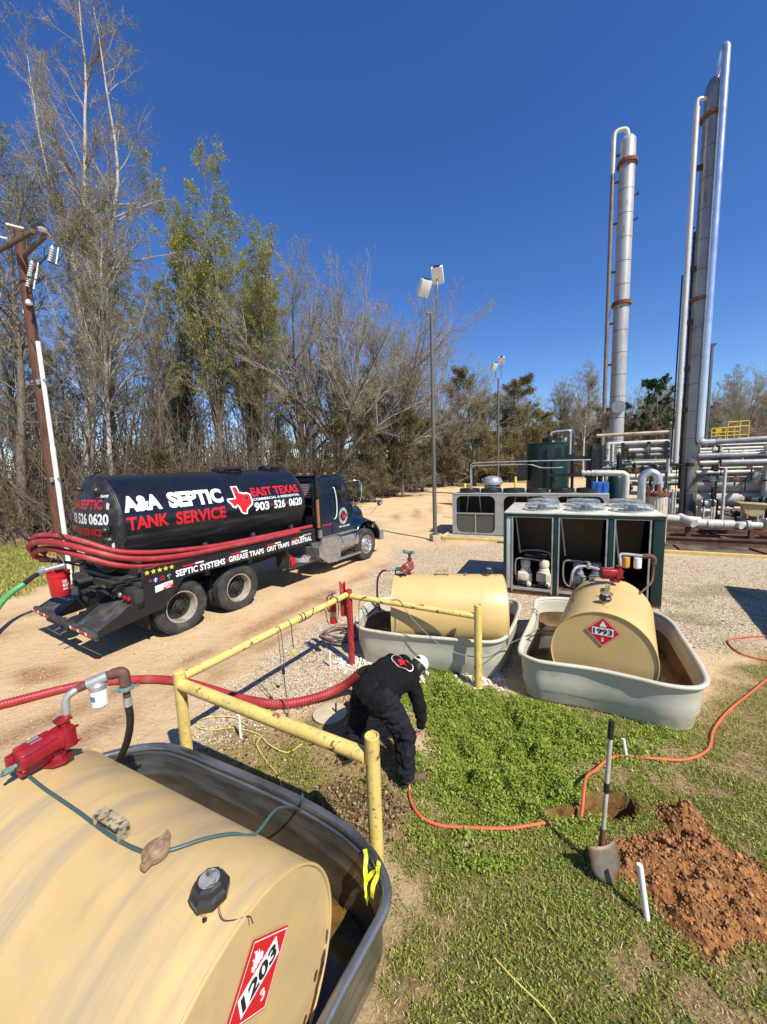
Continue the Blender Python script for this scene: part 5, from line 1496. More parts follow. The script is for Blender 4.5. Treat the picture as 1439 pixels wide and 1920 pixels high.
# ---- tool shelf, rope, side box
q = MB(); q.box((3.35, .12, .60), (1.15, .44, .03)); q.box((2.80, .12, .80), (.03, .42, .40)); q.tube([(3.9, .0, .6), (3.7, .0, 1.1)], .015, 8); q.tube([(2.9, -.05, .75), (2.75, -.05, 1.1)], .015, 8); q.box((3.3, .33, .82), (1.1, .02, .42))
obj('tool_shelf', q, M_deck, TR)
q = MB(); yprism(q, [(4.02, .88), (4.02, .64), (4.42, .36), (4.86, .33), (4.98, .45), (4.98, 1.05), (4.86, 1.12), (4.30, 1.12)], -.02, .48)
bxo = obj('battery_box', q, M_dirtyalu, TR, smooth=False)
q = MB(); q.box((4.45, .02 - .05, .62), (.36, .02, .04)); q.box((4.35, .05, .47), (.30, .16, .02)); obj('box_step', q, M_dirtyalu, bxo)
q = MB(); q.lathe([(0.0001, 4.98), (.30, 4.985), (.315, 5.0), (.315, 5.98), (.30, 5.995), (0.0001, 6.0)], 40, Matrix.Translation((0, .30, .80)) @ RXm)
ft = obj('diesel_tank', q, M_dirtyalu, TR)
q = MB()
for x in (5.12, 5.80): q.lathe([(.316, x - .03), (.322, x - .03), (.322, x + .03), (.316, x + .03)], 40, Matrix.Translation((0, .30, .80)) @ RXm, close=True)
obj('tank_strap', q, M_chrome, ft)
q = MB(); q.lathe([(.045, 0), (.045, .03), (0.0001, .035)], 14, Matrix.Translation((5.35, .22, 1.10))); q.box((5.5, .12, 1.115), (.95, .26, .02), bev=.004); q.box((5.42, .0, .37), (1.15, .18, .03), bev=.005); q.box((5.0, .08, .5), (.03, .03, .3)); q.box((5.85, .08, .5), (.03, .03, .3))
obj('cab_step', q, M_dirtyalu, ft)
# ---- cab
q = MB()
cabp = [(4.42, 1.08), (4.42, 2.80), (4.47, 2.86), (4.62, 2.885), (5.50, 2.86), (5.62, 2.80), (5.96, 2.10), (6.05, 1.95), (6.05, 1.08)]
yprism(q, cabp, .22, 2.22)
me_cab = obj('cab_body', q, M_blue, TR, smooth=False)
md = me_cab.modifiers.new('round', 'BEVEL'); md.width = .05; md.segments = 3; md.limit_method = 'ANGLE'; md.angle_limit = .5
q = MB(); q.prism([(4.50, .24), (5.58, .28), (5.58, 2.16), (4.50, 2.20)], 2.885, 2.94); md = obj('roof_cap', q, M_blue, TR).modifiers.new('round', 'BEVEL'); md.width = .03; md.segments = 2
q = MB(); q.box((5.72, YC, 2.80), (.26, 1.86, .03), Matrix.Rotation(.25, 3, 'Y'), bev=.01); obj('sun_visor', q, M_blue, TR)
q = MB()
for k in range(5): q.box((5.45, .5 + k * .36, 2.965), (.10, .07, .04), bev=.01)
obj('roof_lamp', q, M_amber, TR)
def cabside(poly, y0, y1, nm, m, parent=me_cab, smooth=False):
    q = MB(); yprism(q, poly, y0, y1); return obj(nm, q, m, parent, smooth=smooth)
door = cabside([(4.93, 1.12), (4.93, 2.12), (4.98, 2.74), (5.55, 2.74), (5.86, 2.10), (5.90, 1.9), (5.90, 1.35), (5.7, 1.12)], .205, .22, 'door', M_blue)
cabside([(5.06, 2.13), (5.08, 2.62), (5.50, 2.64), (5.77, 2.10), (5.50, 2.06)], .196, .206, 'side_window', M_glass)
q = MB(); q.add([(5.67, .32, 2.76), (5.67, 2.12, 2.76), (6.005, 2.16, 2.06), (6.005, .28, 2.06)], [(0, 1, 2, 3)]); wsd = obj('windscreen', q, M_glass, me_cab, smooth=False); md = wsd.modifiers.new('t', 'SOLIDIFY'); md.thickness = .012; md.offset = 1
q = MB(); q.tube(smoothline([(5.02, .19, 2.55), (5.02, .14, 2.50), (5.08, .13, 2.2), (5.08, .13, 1.8), (5.02, .14, 1.62), (5.0, .19, 1.58)], 5), .016, 8); obj('grab_handle', q, M_print_white, me_cab)
q = MB(); q.box((5.02, .195, 1.95), (.13, .02, .03), bev=.005); obj('door_handle', q, M_black_flat, me_cab)
q = MB(); q.box((4.70, .212, 1.45), (.42, .006, .035)); obj('red_stripe', q, M_print_red, me_cab, smooth=False)
# door emblem
def dpt(x, z, l=.0): return Vector((x, .203 - l, z))
CX, CZ = 5.47, 1.62
for r0, r1, m, l in ((0, .255, M_print_white, .0), (0, .24, M_print_black, .002), (.165, .172, M_print_white, .0045)):
    mb = MB(); n = 36
    if r0 == 0: mb.add([dpt(CX + r1 * .82 * cos(a), CZ + r1 * sin(a), l) for a in np.linspace(0, 2 * pi, n + 1)[:-1]], [tuple(range(n))])
    else: mb.add([dpt(CX + r * .82 * cos(a), CZ + r * sin(a), l) for r in (r0, r1) for a in np.linspace(0, 2 * pi, n + 1)[:-1]], [(k, (k + 1) % n, n + (k + 1) % n, n + k) for k in range(n)])
    obj('emblem_disc', mb, m, door, smooth=False, recalc=False)
V, F = flat_poly([(CX + (x - .5) * .21, CZ + (y - .5) * .24) for x, y in TEXAS]); mb = MB(); mb.add([dpt(v[0], v[1], .005) for v in V], F); obj('emblem', mb, M_print_red, door, smooth=False, recalc=False)
def ring_text(body, r0, a0, a1, hgt, m, fn, parent, sx=.82, flip=False):
    V, F = fit_text(body, 0, 1, 0, 1, .02)
    mb = MB(); P = []
    for v in V:
        a = a0 + (a1 - a0) * v[0]; r = r0 + hgt * (v[1] if not flip else 1 - v[1])
        P.append(fn(r * cos(a), r * sin(a)))
    mb.add(P, F); return obj('lettering', mb, m, parent, smooth=False, recalc=False)
ring_text('A&A SEPTIC', .178, radians(165), radians(15), .05, M_print_white, lambda x, y: dpt(CX + x * .82, CZ + y, .005), door)
ring_text('TANK SERVICE', .178, radians(195), radians(345), .05, M_print_white, lambda x, y: dpt(CX + x * .82, CZ + y, .005), door, flip=True)
V, F = fit_text('903 526 0620', 5.24, 5.78, 1.27, 1.325, .02); mb = MB(); mb.add([dpt(v[0], v[1], .003) for v in V], F); obj('lettering', mb, M_print_white, door, smooth=False, recalc=False)
# flag decal on the rear wall of the cab
def fpt(y, z, l=.0): return Vector((4.40 - l, y, z))
y0, y1, z0, z1 = .95, .35, 2.26, 2.70
for k in range(13):
    a, b_ = z1 - (z1 - z0) * k / 13, z1 - (z1 - z0) * (k + 1) / 13
    mb = MB(); mb.add([fpt(y0, a), fpt(y1, a), fpt(y1, b_), fpt(y0, b_)], [(0, 1, 2, 3)])
    obj('flag_stripe', mb, mat('faded flag red', (0.30, 0.06, 0.06), .6) if k % 2 == 0 else mat('faded flag white', (0.45, 0.43, 0.42), .6), me_cab, smooth=False)
mb = MB(); mb.add([fpt(y1, z1, .002), fpt(y1 + .25, z1, .002), fpt(y1 + .25, z1 - .236, .002), fpt(y1, z1 - .236, .002)], [(0, 1, 2, 3)]); cn = obj('flag_canton', mb, mat('faded flag blue', (0.05, 0.10, 0.17), .6), me_cab, smooth=False)
mb = MB()
for i in range(5):
    for j in range(5):
        V, F = flat_poly(star(y1 + .03 + i * .048, z1 - .03 - j * .045, .014)); mb.add([fpt(v[0], v[1], .004) for v in V], F)
obj('flag_stars', mb, mat('faded flag white', (0.45, 0.43, 0.42), .6), cn, smooth=False)
# headache rack, exhaust stack, air tank
q = MB(); q.box((4.22, .95, 2.05), (.04, 1.9, .06)); q.box((4.22, .95, 2.84), (.04, 1.9, .05)); q.box((4.22, .30, 1.95), (.05, .05, 1.85)); q.box((4.22, 1.9, 1.95), (.05, .05, 1.85)); q.box((4.20, .35, 1.4), (.03, .5, .7))
obj('cab_rack', q, M_black, TR)
q = MB(); q.cyl((4.24, .12, 1.05), (4.24, .12, 2.99), .058, 20); q.cyl((4.24, .12, 2.32), (4.24, .12, 3.02), .082, 20)
st = obj('exhaust_stack', q, M_black, TR)
q = MB()
for k in range(7):
    a = pi + (k - 3) * .3
    q.box((4.24 + cos(a) * .072, .12 + sin(a) * .072, 1.85), (.006, .018, .82), a)
obj('heat_shield', q, mat('rusty shield', (0.42, 0.16, 0.07), .7, .2, .4, 14), st)
q = MB(); q.cyl((4.24, .12, 1.15), (4.24, .12, 1.38), .075, 16); obj('shield_base', q, M_dirtyalu, st)
# hood with fenders
q = MB()
def hood_ring(x, w_, zt, zb):
    pts = []
    for k in range(13):
        a = pi * k / 12
        pts.append((x, YC - cos(a) * w_, zb + (zt - zb) * (sin(a) ** .45)))
    return pts
rings = [hood_ring(5.92, .83, 2.13, 1.1), hood_ring(6.2, .80, 2.09, 1.05), hood_ring(6.6, .73, 2.00, 1.0), hood_ring(7.0, .66, 1.88, .95), hood_ring(7.16, .62, 1.78, .9), hood_ring(7.22, .58, 1.62, .88)]
V = [p for r_ in rings for p in r_]; F = [(i * 13 + k, i * 13 + k + 1, (i + 1) * 13 + k + 1, (i + 1) * 13 + k) for i in range(5) for k in range(12)] + [tuple(range(13)), tuple(5 * 13 + k for k in range(12, -1, -1))]
q.add(V, F); hood = obj('hood', q, M_blue, TR, angle=50)
q = MB(); q.box((7.245, YC, 1.25), (.03, .9, .75), bev=.01); obj('grille', q, M_chrome, hood)
q = MB(); q.box((7.262, YC, 1.25), (.012, .8, .62)); obj('grille_mesh', q, M_print_black, hood)
for sgn, yo in ((1, -.02), (-1, 2.46)):
    q = MB(); V = []; F = []; na = 18; cs = 7
    for i in range(na + 1):
        a = radians(200 - 205 * i / na); r_ = .66
        fx = 6.45 + cos(a) * r_ * (1.0 if cos(a) < 0 else 1.32); fz = .58 + sin(a) * r_ * 1.15 if sin(a) > 0 else .58 + sin(a) * .5
        for j in range(cs):
            t_ = j / (cs - 1); y = yo + sgn * (.02 + t_ * .62); dz = .16 * sin(t_ * pi / 2) * max(0, sin(a))
            V.append((fx, y, fz + dz))
    for i in range(na):
        for j in range(cs - 1):
            k = i * cs + j; F.append((k, k + 1, k + cs + 1, k + cs))
    q.add(V, F); fo = obj('fender', q, M_blue, TR, angle=60); md = fo.modifiers.new('t', 'SOLIDIFY'); md.thickness = .03
    q = MB(); q.box((7.1, yo + sgn * .30, 1.10), (.22, .30, .20), bev=.03); obj('headlamp', q, M_chrome, fo)
q = MB(); q.box((7.46, YC, .68), (.14, 2.44, .32), bev=.03); q.box((7.38, .02, .70), (.22, .06, .32), bev=.02)
obj('front_bumper', q, M_dirtyalu, TR)
# mirrors
for y, s_ in ((.02, 1), (2.42, -1)):
    q = MB(); q.tube(smoothline([(5.62, y + s_ * .2, 2.68), (5.75, y - s_ * .1, 2.72), (5.98, y - s_ * .14, 2.68), (6.0, y - s_ * .14, 2.4), (5.97, y - s_ * .14, 2.06), (5.85, y + s_ * .0, 2.0), (5.8, y + s_ * .2, 2.0)], 5), .016, 8)
    mr_ = obj('mirror_frame', q, M_chrome, TR)
    q = MB(); q.box((5.97, y - s_ * .13, 2.38), (.07, .20, .46), bev=.02); obj('mirror_head', q, M_chrome, mr_)
q = MB(); q.lathe([(.11, 0), (.10, .04), (.05, .07), (0.0001, .075)], 18, Matrix.Translation((7.25, -.05, 1.86)) @ Matrix.Rotation(-pi / 2, 4, 'Y')); q.tube([(7.25, -.05, 1.86), (7.15, .25, 1.5)], .01, 6)
obj('fender_mirror', q, M_chrome, TR)
q = MB(); q.tube([(5.95, .2, 1.98), (5.95, .13, 2.0)], .03, 8); q.box((5.98, .18, 1.90), (.08, .05, .06), bev=.01); obj('side_marker', q, M_amber, TR)

# ---- things riding on the truck: hoses, bucket, gas can, rope
TM = Matrix.Translation((-4.02, 7.32, 0)) @ Matrix.Rotation(radians(57.82), 4, 'Z')
def W(x, n, z): return TM @ Vector((x, -n, z))
runs = [
    ('thick red corrugated hose laid along the truck deck, uppermost of three', [(3.75, .02, 1.56), (2.6, .03, 1.57), (1.6, .03, 1.58), (.8, .02, 1.60), (.1, .02, 1.66), (-.5, .04, 1.74), (-1.0, -.02, 1.86), (-1.35, -.25, 2.06), (-1.5, -.75, 2.15), (-1.55, -1.5, 2.13), (-1.52, -2.1, 2.02), (-1.45, -2.4, 1.85), (-1.35, -2.2, 1.70)]),
    ('thick red corrugated hose laid along the truck deck, middle of three', [(3.2, .09, 1.52), (1.9, .11, 1.53), (1.0, .12, 1.55), (.2, .13, 1.57), (-.5, .14, 1.64), (-1.0, .10, 1.76), (-1.38, -.12, 1.95), (-1.6, -.6, 2.07), (-1.66, -1.4, 2.04), (-1.62, -2.0, 1.90), (-1.5, -2.35, 1.75)]),
    ('thick red corrugated hose laid along the truck deck, lowest of three', [(2.4, .0, 1.52), (1.2, .03, 1.50), (.5, .05, 1.49), (-.15, .07, 1.50), (-.7, .07, 1.55), (-1.1, .02, 1.66), (-1.42, -.2, 1.84), (-1.58, -.7, 1.94), (-1.60, -1.3, 1.92), (-1.56, -1.9, 1.80), (-1.5, -2.2, 1.66), (-1.3, -2.0, 1.56)])]
for lab, pts in runs:
    P = [W(*p) for p in pts]; o0 = P[4].copy()
    o = obj('deck_hose', corrugated(P, .047, .034, .005, 14, o0), M_hosered, angle=80, loc=o0)
    tag(o, lab, 'hose', 'hoses carried on the truck deck')
q = MB(); P = [W(-1.50, -.35, 1.78), W(-1.42, -.45, 2.12), W(-1.36, -.62, 2.32)]; o0 = P[0].copy()
hk = MB(); hk.tube([p - o0 for p in [W(-1.30, -.50, 1.60), W(-1.40, -.42, 1.80), W(-1.62, -.50, 2.26)]], .018, 8); hk.tube([p - o0 for p in [W(-1.35, -2.1, 1.6), W(-1.45, -2.15, 1.8), W(-1.75, -2.2, 2.25)]], .018, 8); hk.tube([p - o0 for p in [W(-.9, -1.3, 1.5), W(-1.35, -1.3, 1.62), W(-1.70, -1.3, 1.72)]], .02, 8); hk.tube([p - o0 for p in [W(-1.30, -.50, 1.60), W(-1.35, -2.1, 1.6)]], .02, 8)
ho = obj('hose_hanger', hk, M_black_flat); ho.parent = TR; ho.matrix_parent_inverse = TM.inverted(); ho.location = o0
bl = W(-1.52, -1.12, 0); bk = thing('bucket', 'red plastic bucket hanging by its wire handle at the rear of the truck', 'bucket', (bl.x, bl.y, 1.08), radians(100)); bk.scale = (1.12,) * 3
q = MB(); q.lathe([(0.0001, 0.0), (.118, 0.0), (.125, .01), (.142, .30), (.152, .31), (.152, .33), (.144, .33), (.146, .37), (.154, .375), (.154, .385), (.140, .385), (.136, .30), (.118, .03), (0.0001, .03)], 32)
obj('pail', q, mat('red plastic', (0.50, 0.012, 0.02), .35, var=.08), bk)
q = MB(); q.tube(smoothline([(0, -.15, .34), (.0, -.13, .42), (.02, -.05, .60), (.02, .02, .66), (.02, .08, .58), (0, .14, .42), (0, .15, .34)], 6), .004, 6); obj('wire_handle', q, M_galv, bk)
def cylpatch(a0, a1, z0, z1, r0, r1):
    mb = MB(); n = 8; V = []
    for z, r in ((z0, r0), (z1, r1)):
        for k in range(n + 1):
            a = a0 + (a1 - a0) * k / n; V.append((r * cos(a), r * sin(a), z))
    mb.add(V, [(k, k + 1, n + 2 + k, n + 1 + k) for k in range(n)]); return mb
for body, a0, a1, z0, z1, m in (('OUR', -2.35, -1.9, .21, .26, M_print_white), ('RIGHT', -2.35, -1.75, .15, .20, M_print_white), ('SERVICE', -2.35, -1.85, .10, .13, M_print_white)):
    V, F = fit_text(body, a0, a1, z0, z1, .03)
    mb = MB(); mb.add([(cos(v[0]) * (.1270 + v[1] * .05 + .003), sin(v[0]) * (.1270 + v[1] * .05 + .003), v[1]) for v in V], F); obj('lettering', mb, m, bk, smooth=False, recalc=False)
obj('paper_label', cylpatch(-1.45, -1.0, .08, .24, .1325, .1405), M_print_white, bk)
# green suction hose at the back
ghp = [Vector(p) for p in ((-7.85, 9.2, 1.0), (-8.08, 8.86, .96), (-8.07, 8.55, .89), (-8.02, 8.28, .82), (-8.08, 8.02, .70), (-7.96, 7.63, .57), (-7.5, 6.75, .33), (-6.9, 5.5, .10), (-6.6, 4.2, .07))]
gh = thing('green_hose', 'green corrugated hose coupled to the rear left of the truck', 'hose', ghp[3]); o0 = Vector(ghp[3])
obj('hose_body', corrugated(ghp[3:], .055, .032, .006, 14, o0), M_hosegreen, gh, angle=80)
q = MB(); q.tube(smoothline([p - o0 for p in ghp[1:4]], 5), .052, 14); obj('hose_cuff', q, M_black_flat, gh)
q = MB(); q.tube([p - o0 for p in ghp[:2]], .06, 14); q.tube([ghp[1] - o0, ghp[1] - o0 + (ghp[2] - ghp[1]) * .5], .072, 14); q.box(ghp[1] - o0 + Vector((0, 0, .08)), (.16, .04, .03), .5, bev=.01)
obj('cam_coupling', q, M_galv, gh)
p = W(3.0, -.05, .615); gc = thing('gas_can', 'small red gas can on the truck side shelf', 'gas can', p, radians(57))
q = MB(); q.box((0, 0, .12), (.17, .15, .22), bev=.02); q.lathe([(.035, .22), (.03, .27), (.018, .28)], 12); obj('can', q, mat('red plastic', (0.50, 0.012, 0.02), .35), gc)
q = MB(); q.tube(smoothline([(.0, 0, .27), (.03, 0, .36), (.10, 0, .44)], 4), .012, 8); obj('spout', q, M_black_flat, gc)
p = W(3.45, -.12, .615); rc_ = thing('coiled_rope', 'coil of grey rope lying on the truck side shelf', 'rope', p)
q = MB()
for k in range(5): q.tube([(.20 * cos(a) * (1 + .05 * k), .15 * sin(a), .02 + k * .028 + .01 * sin(a * 3 + k)) for a in np.linspace(0, 2 * pi, 25)[:-1]], .013, 6, closed=True)
obj('coil', q, mat('grey rope', (.38, .36, .32), .8), rc_)
# ================================================================== CHILLERS, LIGHT POLES, PROCESS PLANT
# plant frame: origin at the near left corner of the green chiller, X along its front, Y into the plant
PA = math.atan2(-.42, .907); PO = Vector((2.85, 9.01, 0))
PM = Matrix.Translation(PO) @ Matrix.Rotation(PA, 4, 'Z')
def Q(a, b_, z=0.0): return PM @ Vector((a, b_, z))
M_green = mat('dark green enamel', (0.004, 0.030, 0.023), 0.4, var=0.2, vs=4, spot=((0.03, 0.05, 0.04), 5, 0.62, 0.2))
M_palegreen = mat('weathered pale panel', (0.50, 0.52, 0.46), 0.5, 0.1, 0.12, 4, spot=((0.30, 0.27, 0.20), 3, 0.55, 0.2))
M_cream = mat('cream compressor paint', (0.62, 0.56, 0.42), 0.5, var=0.12, vs=6, spot=((0.30, 0.24, 0.15), 10, 0.6, 0.1))
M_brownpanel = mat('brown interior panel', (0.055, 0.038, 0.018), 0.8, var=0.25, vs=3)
M_unitgrey = mat('grey unit casing', (0.34, 0.34, 0.30), 0.5, 0.1, 0.1, 3, spot=((0.20, 0.19, 0.16), 4, 0.55, 0.2))
M_insul = mat('off-white pipe lagging', (0.58, 0.55, 0.47), 0.5, 0.15, 0.15, 3, spot=((0.30, 0.19, 0.10), 4, 0.56, 0.15))
M_pipegrey = mat('silver grey pipe paint', (0.30, 0.305, 0.30), 0.42, 0.4, 0.2, 3, spot=((0.20, 0.12, 0.07), 5, 0.58, 0.15))
M_tanvessel = mat('tan vessel cladding', (0.56, 0.50, 0.42), 0.5, var=0.12, vs=2, spot=((0.35, 0.25, 0.16), 3, 0.6, 0.2))
M_blackst = mat('black structural steel', (0.012, 0.014, 0.015), 0.5, var=0.2, vs=4)
M_beam = mat('rusting brown beam', (0.13, 0.06, 0.035), 0.75, var=0.35, vs=3, spot=((0.28, 0.20, 0.14), 5, 0.55, 0.2))
M_kerb = mat('yellow kerb paint', (0.66, 0.50, 0.17), 0.7, var=0.15, vs=5, spot=((0.42, 0.36, 0.28), 6, 0.58, 0.1))
M_conc = mat('stained concrete', (0.40, 0.33, 0.24), 0.9, var=0.2, vs=2, bump=.004, bs=30)
M_bluebox = mat('blue enamel', (0.02, 0.10, 0.36), 0.4)
M_rustpipe = mat('pipe with orange rust', (0.50, 0.40, 0.28), 0.6, 0.2, 0.2, 2, spot=((0.35, 0.13, 0.05), 2.5, 0.5, 0.2))
M_wire = mat('galvanised guard wire', (0.50, 0.53, 0.50), 0.4, 0.5)

ch = thing('chiller', 'open-fronted dark green chiller with wire fan guards on its roof', 'chiller', PO, PA)
CWd, CD, CH = 3.16, 2.2, 1.98
def part(nm, fn, m, parent, **k):
    q = MB(); fn(q); return obj(nm, q, m, parent, **k)
for a in (-.01 + .03, 1.125, 2.20, 3.06):
    wd = .06 if a < .1 else (.09 if a < 3 else .20)
    part('corner_post' if a < .1 or a > 3 else 'mullion', lambda q: q.box((a, .05, CH / 2 + .04), (wd, .10, CH - .1), bev=.006), M_green, ch)
part('corner_post', lambda q: (q.box((.03, CD - .05, CH / 2 + .04), (.08, .1, CH - .1)), q.box((3.1, CD - .05, CH / 2 + .04), (.1, .1, CH - .1))), M_green, ch)
part('pale_panel', lambda q: q.box((.115, .055, CH / 2 + .06), (.12, .09, CH - .16), bev=.01), M_palegreen, ch)
part('side_panel', lambda q: (q.box((3.13, CD / 2, 1.0), (.03, CD - .2, 1.85)), q.box((3.145, CD * .35, 1.0), (.02, .06, 1.85))), M_green, ch)
part('side_panel', lambda q: (q.box((0.0, CD / 2, 1.0), (.03, CD - .2, 1.85)),), M_green, ch)
part('back_panel', lambda q: q.box((1.57, CD - .03, 1.0), (3.0, .02, 1.9)), M_black_flat, ch)
for x0, x1 in ((.18, 1.07), (1.18, 2.14), (2.26, 2.92)):
    # bare metal opening frame
    q = MB()
    q.box((x0 + .012, .02, 1.0), (.03, .06, 1.82)); q.box((x1 - .012, .02, 1.0), (.03, .06, 1.82)); q.box(((x0 + x1) / 2, .02, 1.885), (x1 - x0 - .056, .05, .035)); q.box(((x0 + x1) / 2, .02, .16), (x1 - x0 - .056, .06, .05))
    obj('opening_frame', q, M_galv, ch)
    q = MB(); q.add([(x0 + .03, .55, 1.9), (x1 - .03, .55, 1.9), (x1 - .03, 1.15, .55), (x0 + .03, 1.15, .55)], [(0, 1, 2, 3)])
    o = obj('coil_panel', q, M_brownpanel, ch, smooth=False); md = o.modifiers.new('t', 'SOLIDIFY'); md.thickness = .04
    q = MB(); q.box((x0 + .10, .42, 1.4), (.03, .03, .95), Matrix.Rotation(-.12, 3, 'Y')); obj('brace', q, M_galv, ch)
part('roof_panel', lambda q: (q.box((CWd / 2, CD / 2, CH - .02), (CWd, CD, .05), bev=.008),), mat('dusty pale roof panel', (0.58, 0.54, 0.43), .6, 0.0, .15, 3, spot=((.40, .33, .22), 4, .52, .2)), ch)
part('roof_edge', lambda q: (q.box((CWd / 2, -.004, CH - .06), (CWd, .02, .07)),), M_green, ch)
part('base_rail', lambda q: (q.box((CWd / 2, .10, .06), (CWd, .16, .12)), q.box((CWd / 2, CD - .1, .06), (CWd, .16, .12)), q.box((CWd / 2, CD / 2, .135), (CWd - .1, CD - .2, .03))), M_beam, ch)
for jx in range(3):
    for jy in range(2):
        cx, cy = .80 + jx * .93, .62 + jy * 1.0
        q = MB(); z0 = CH
        q.lathe([(.40, z0), (.40, z0 + .03), (.37, z0 + .04), (.36, z0)], 32, Matrix.Translation((cx, cy, 0)))
        fr = obj('fan_ring', q, M_palegreen, ch)
        q = MB()
        for r_, z in ((.40, .05), (.385, .10), (.36, .15), (.30, .165), (.22, .17), (.14, .17), (.07, .17), (.395, .075), (.373, .125)):
            q.tube([(cx + r_ * cos(a), cy + r_ * sin(a), z0 + z) for a in np.linspace(0, 2 * pi, 33)[:-1]], .0045, 4, closed=True)
        for k in range(16):
            a = 2 * pi * k / 16
            q.tube([(cx + r_ * cos(a), cy + r_ * sin(a), z0 + z) for r_, z in ((.40, .03), (.36, .15), (.07, .17))], .0045, 4)
        obj('wire_guard', q, M_wire, fr)
        q = MB(); q.lathe([(.10, z0 + .02), (.10, z0 + .10), (.06, z0 + .13), (0.0001, z0 + .13)], 16, Matrix.Translation((cx, cy, 0)))
        for k in range(4):
            a = k * pi / 2 + jx; q.box((cx + cos(a) * .2, cy + sin(a) * .2, z0 + .04), (.26, .11, .01), Matrix.Rotation(a, 3, 'Z') @ Matrix.Rotation(.4, 3, 'X'))
        obj('fan', q, M_vent, fr)
def compressor(cx, cy):
    q = MB()
    q.lathe([(.12, .16), (.13, .20), (.13, .50), (.11, .56), (.09, .60), (.115, .62), (.115, .74), (.09, .78), (0.0001, .79)], 20, Matrix.Translation((cx, cy, 0)))
    q.box((cx - .05, cy - .16, .40), (.22, .16, .20), bev=.02); q.box((cx + .10, cy - .12, .30), (.12, .12, .34), bev=.02); q.lathe([(.06, 0), (.06, .05), (.03, .08)], 12, Matrix.Translation((cx + .09, cy - .18, .22)) @ Matrix.Rotation(pi / 2, 4, 'X'))
    return q
for cx, cy in ((.46, .42), (.88, .45), (1.62, .55), (2.0, .55)):
    obj('compressor', compressor(cx, cy), M_cream if cx < 1.2 else M_pipegrey, ch)
q = MB()
for x, y in ((.24, .25), (1.30, .35)):
    q.tube(smoothline([(x + .55, y, .82), (x + .25, y, .84), (x + .05, y, .82), (x, y, .72), (x, y, .45), (x + .05, y, .28), (x + .2, y, .20), (x + .75, y - .02, .20), (x + .86, y, .28)], 5), .020, 8)
q.tube(smoothline([(.3, .5, .95), (.6, .5, 1.0), (.95, .45, .98), (1.05, .4, .85)], 5), .022, 8)
obj('refrigerant_pipe', q, M_pipegrey, ch)
q = MB()
for k in range(6): q.tube(smoothline([(.3 + k * .4, .2, .18), (.45 + k * .4, .15, .24), (.55 + k * .4, .25, .17)], 4), .012, 6)
q.box((.7, .3, .92), (.5, .2, .05), bev=.02); q.box((.68, .38, .88), (.06, .06, .1))
obj('cable_mess', q, M_black_flat, ch)['kind'] = 'stuff'

# grey unit behind
P2 = Q(-3.05, 6.95)
cu = thing('condensing_unit', 'long grey condensing unit with rounded bays behind the green chiller', 'condenser', P2, PA)
UW, UD, UH = 5.9, 2.1, 1.84
nb = 3
q = MB(); q.box((UW / 2, UD / 2, UH - .03), (UW, UD, .06), bev=.01); q.box((UW / 2, UD / 2, .05), (UW, UD, .10)); q.box((.03, UD / 2, UH / 2), (.05, UD - .04, UH - .1)); q.box((UW - .03, UD / 2, UH / 2), (.05, UD - .04, UH - .1))
obj('casing', q, M_unitgrey, cu)
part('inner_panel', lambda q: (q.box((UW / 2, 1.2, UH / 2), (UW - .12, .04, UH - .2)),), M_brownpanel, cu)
def rounded(x0, x1, z0, z1, r, n=5):
    P = []
    for cx, cz, a0 in ((x1 - r, z1 - r, 0), (x0 + r, z1 - r, pi / 2), (x0 + r, z0 + r, pi), (x1 - r, z0 + r, 3 * pi / 2)):
        for k in range(n + 1):
            a = a0 + (pi / 2) * k / n; P.append((cx + r * cos(a), cz + r * sin(a)))
    return P
for i in range(nb):
    X0 = i * UW / nb; X1 = X0 + UW / nb
    # face plate with one tall rounded opening, bridged from its rectangular outline
    n = 6
    inner = rounded(X0 + .17, X1 - .17, .16, 1.74, .24, n)
    cornr = [(X1, UH - .06), (X0, UH - .06), (X0, .10), (X1, .10)]
    V = []; F = []
    for y in (-.012, .03):
        V += [(x, y, z) for x, z in inner] + [(x, y, z) for x, z in cornr]
    m_ = len(inner); base = m_ + 4
    for s_ in (0, base):
        for c in range(4):
            for k in range(n): F.append((s_ + c * (n + 1) + k, s_ + c * (n + 1) + k + 1, s_ + m_ + c))
            F.append((s_ + c * (n + 1) + n, s_ + ((c + 1) % 4) * (n + 1), s_ + m_ + (c + 1) % 4, s_ + m_ + c))
    for k in range(m_): F.append((k, (k + 1) % m_, base + (k + 1) % m_, base + k))
    q = MB(); q.add(V, F); bay = obj('bay_frame', q, M_unitgrey, cu, smooth=False)
    q = MB(); q.box(((X0 + X1) / 2, .03, .99), (X1 - X0 - .32, .04, .05)); q.box(((X0 + X1) / 2, .035, .56), (.05, .03, .80)); obj('cross_bar', q, M_unitgrey, bay)
    for k in range(2):
        xa = X0 + .19 + k * (X1 - X0 - .38) / 2; xb = xa + (X1 - X0 - .38) / 2
        q = MB()
        q.box(((xa + xb) / 2, .09, .56), (xb - xa - .02, .01, .78))
        for j in range(26): q.box((xa + .02 + j * (xb - xa - .04) / 25, .065, .56), (.012, .045, .78))
        o = obj('coil_fins', q, mat('dull fin metal', (.22, .22, .17), .6, .3, .15, 6), bay)
    q = MB(); q.box((X0 + .55, .5, 1.35), (.04, .04, .7), Matrix.Rotation(.12, 3, 'Y')); q.box((X0 + 1.1, .5, 1.35), (.04, .04, .7), Matrix.Rotation(-.1, 3, 'Y')); obj('inner_strut', q, M_unitgrey, bay)
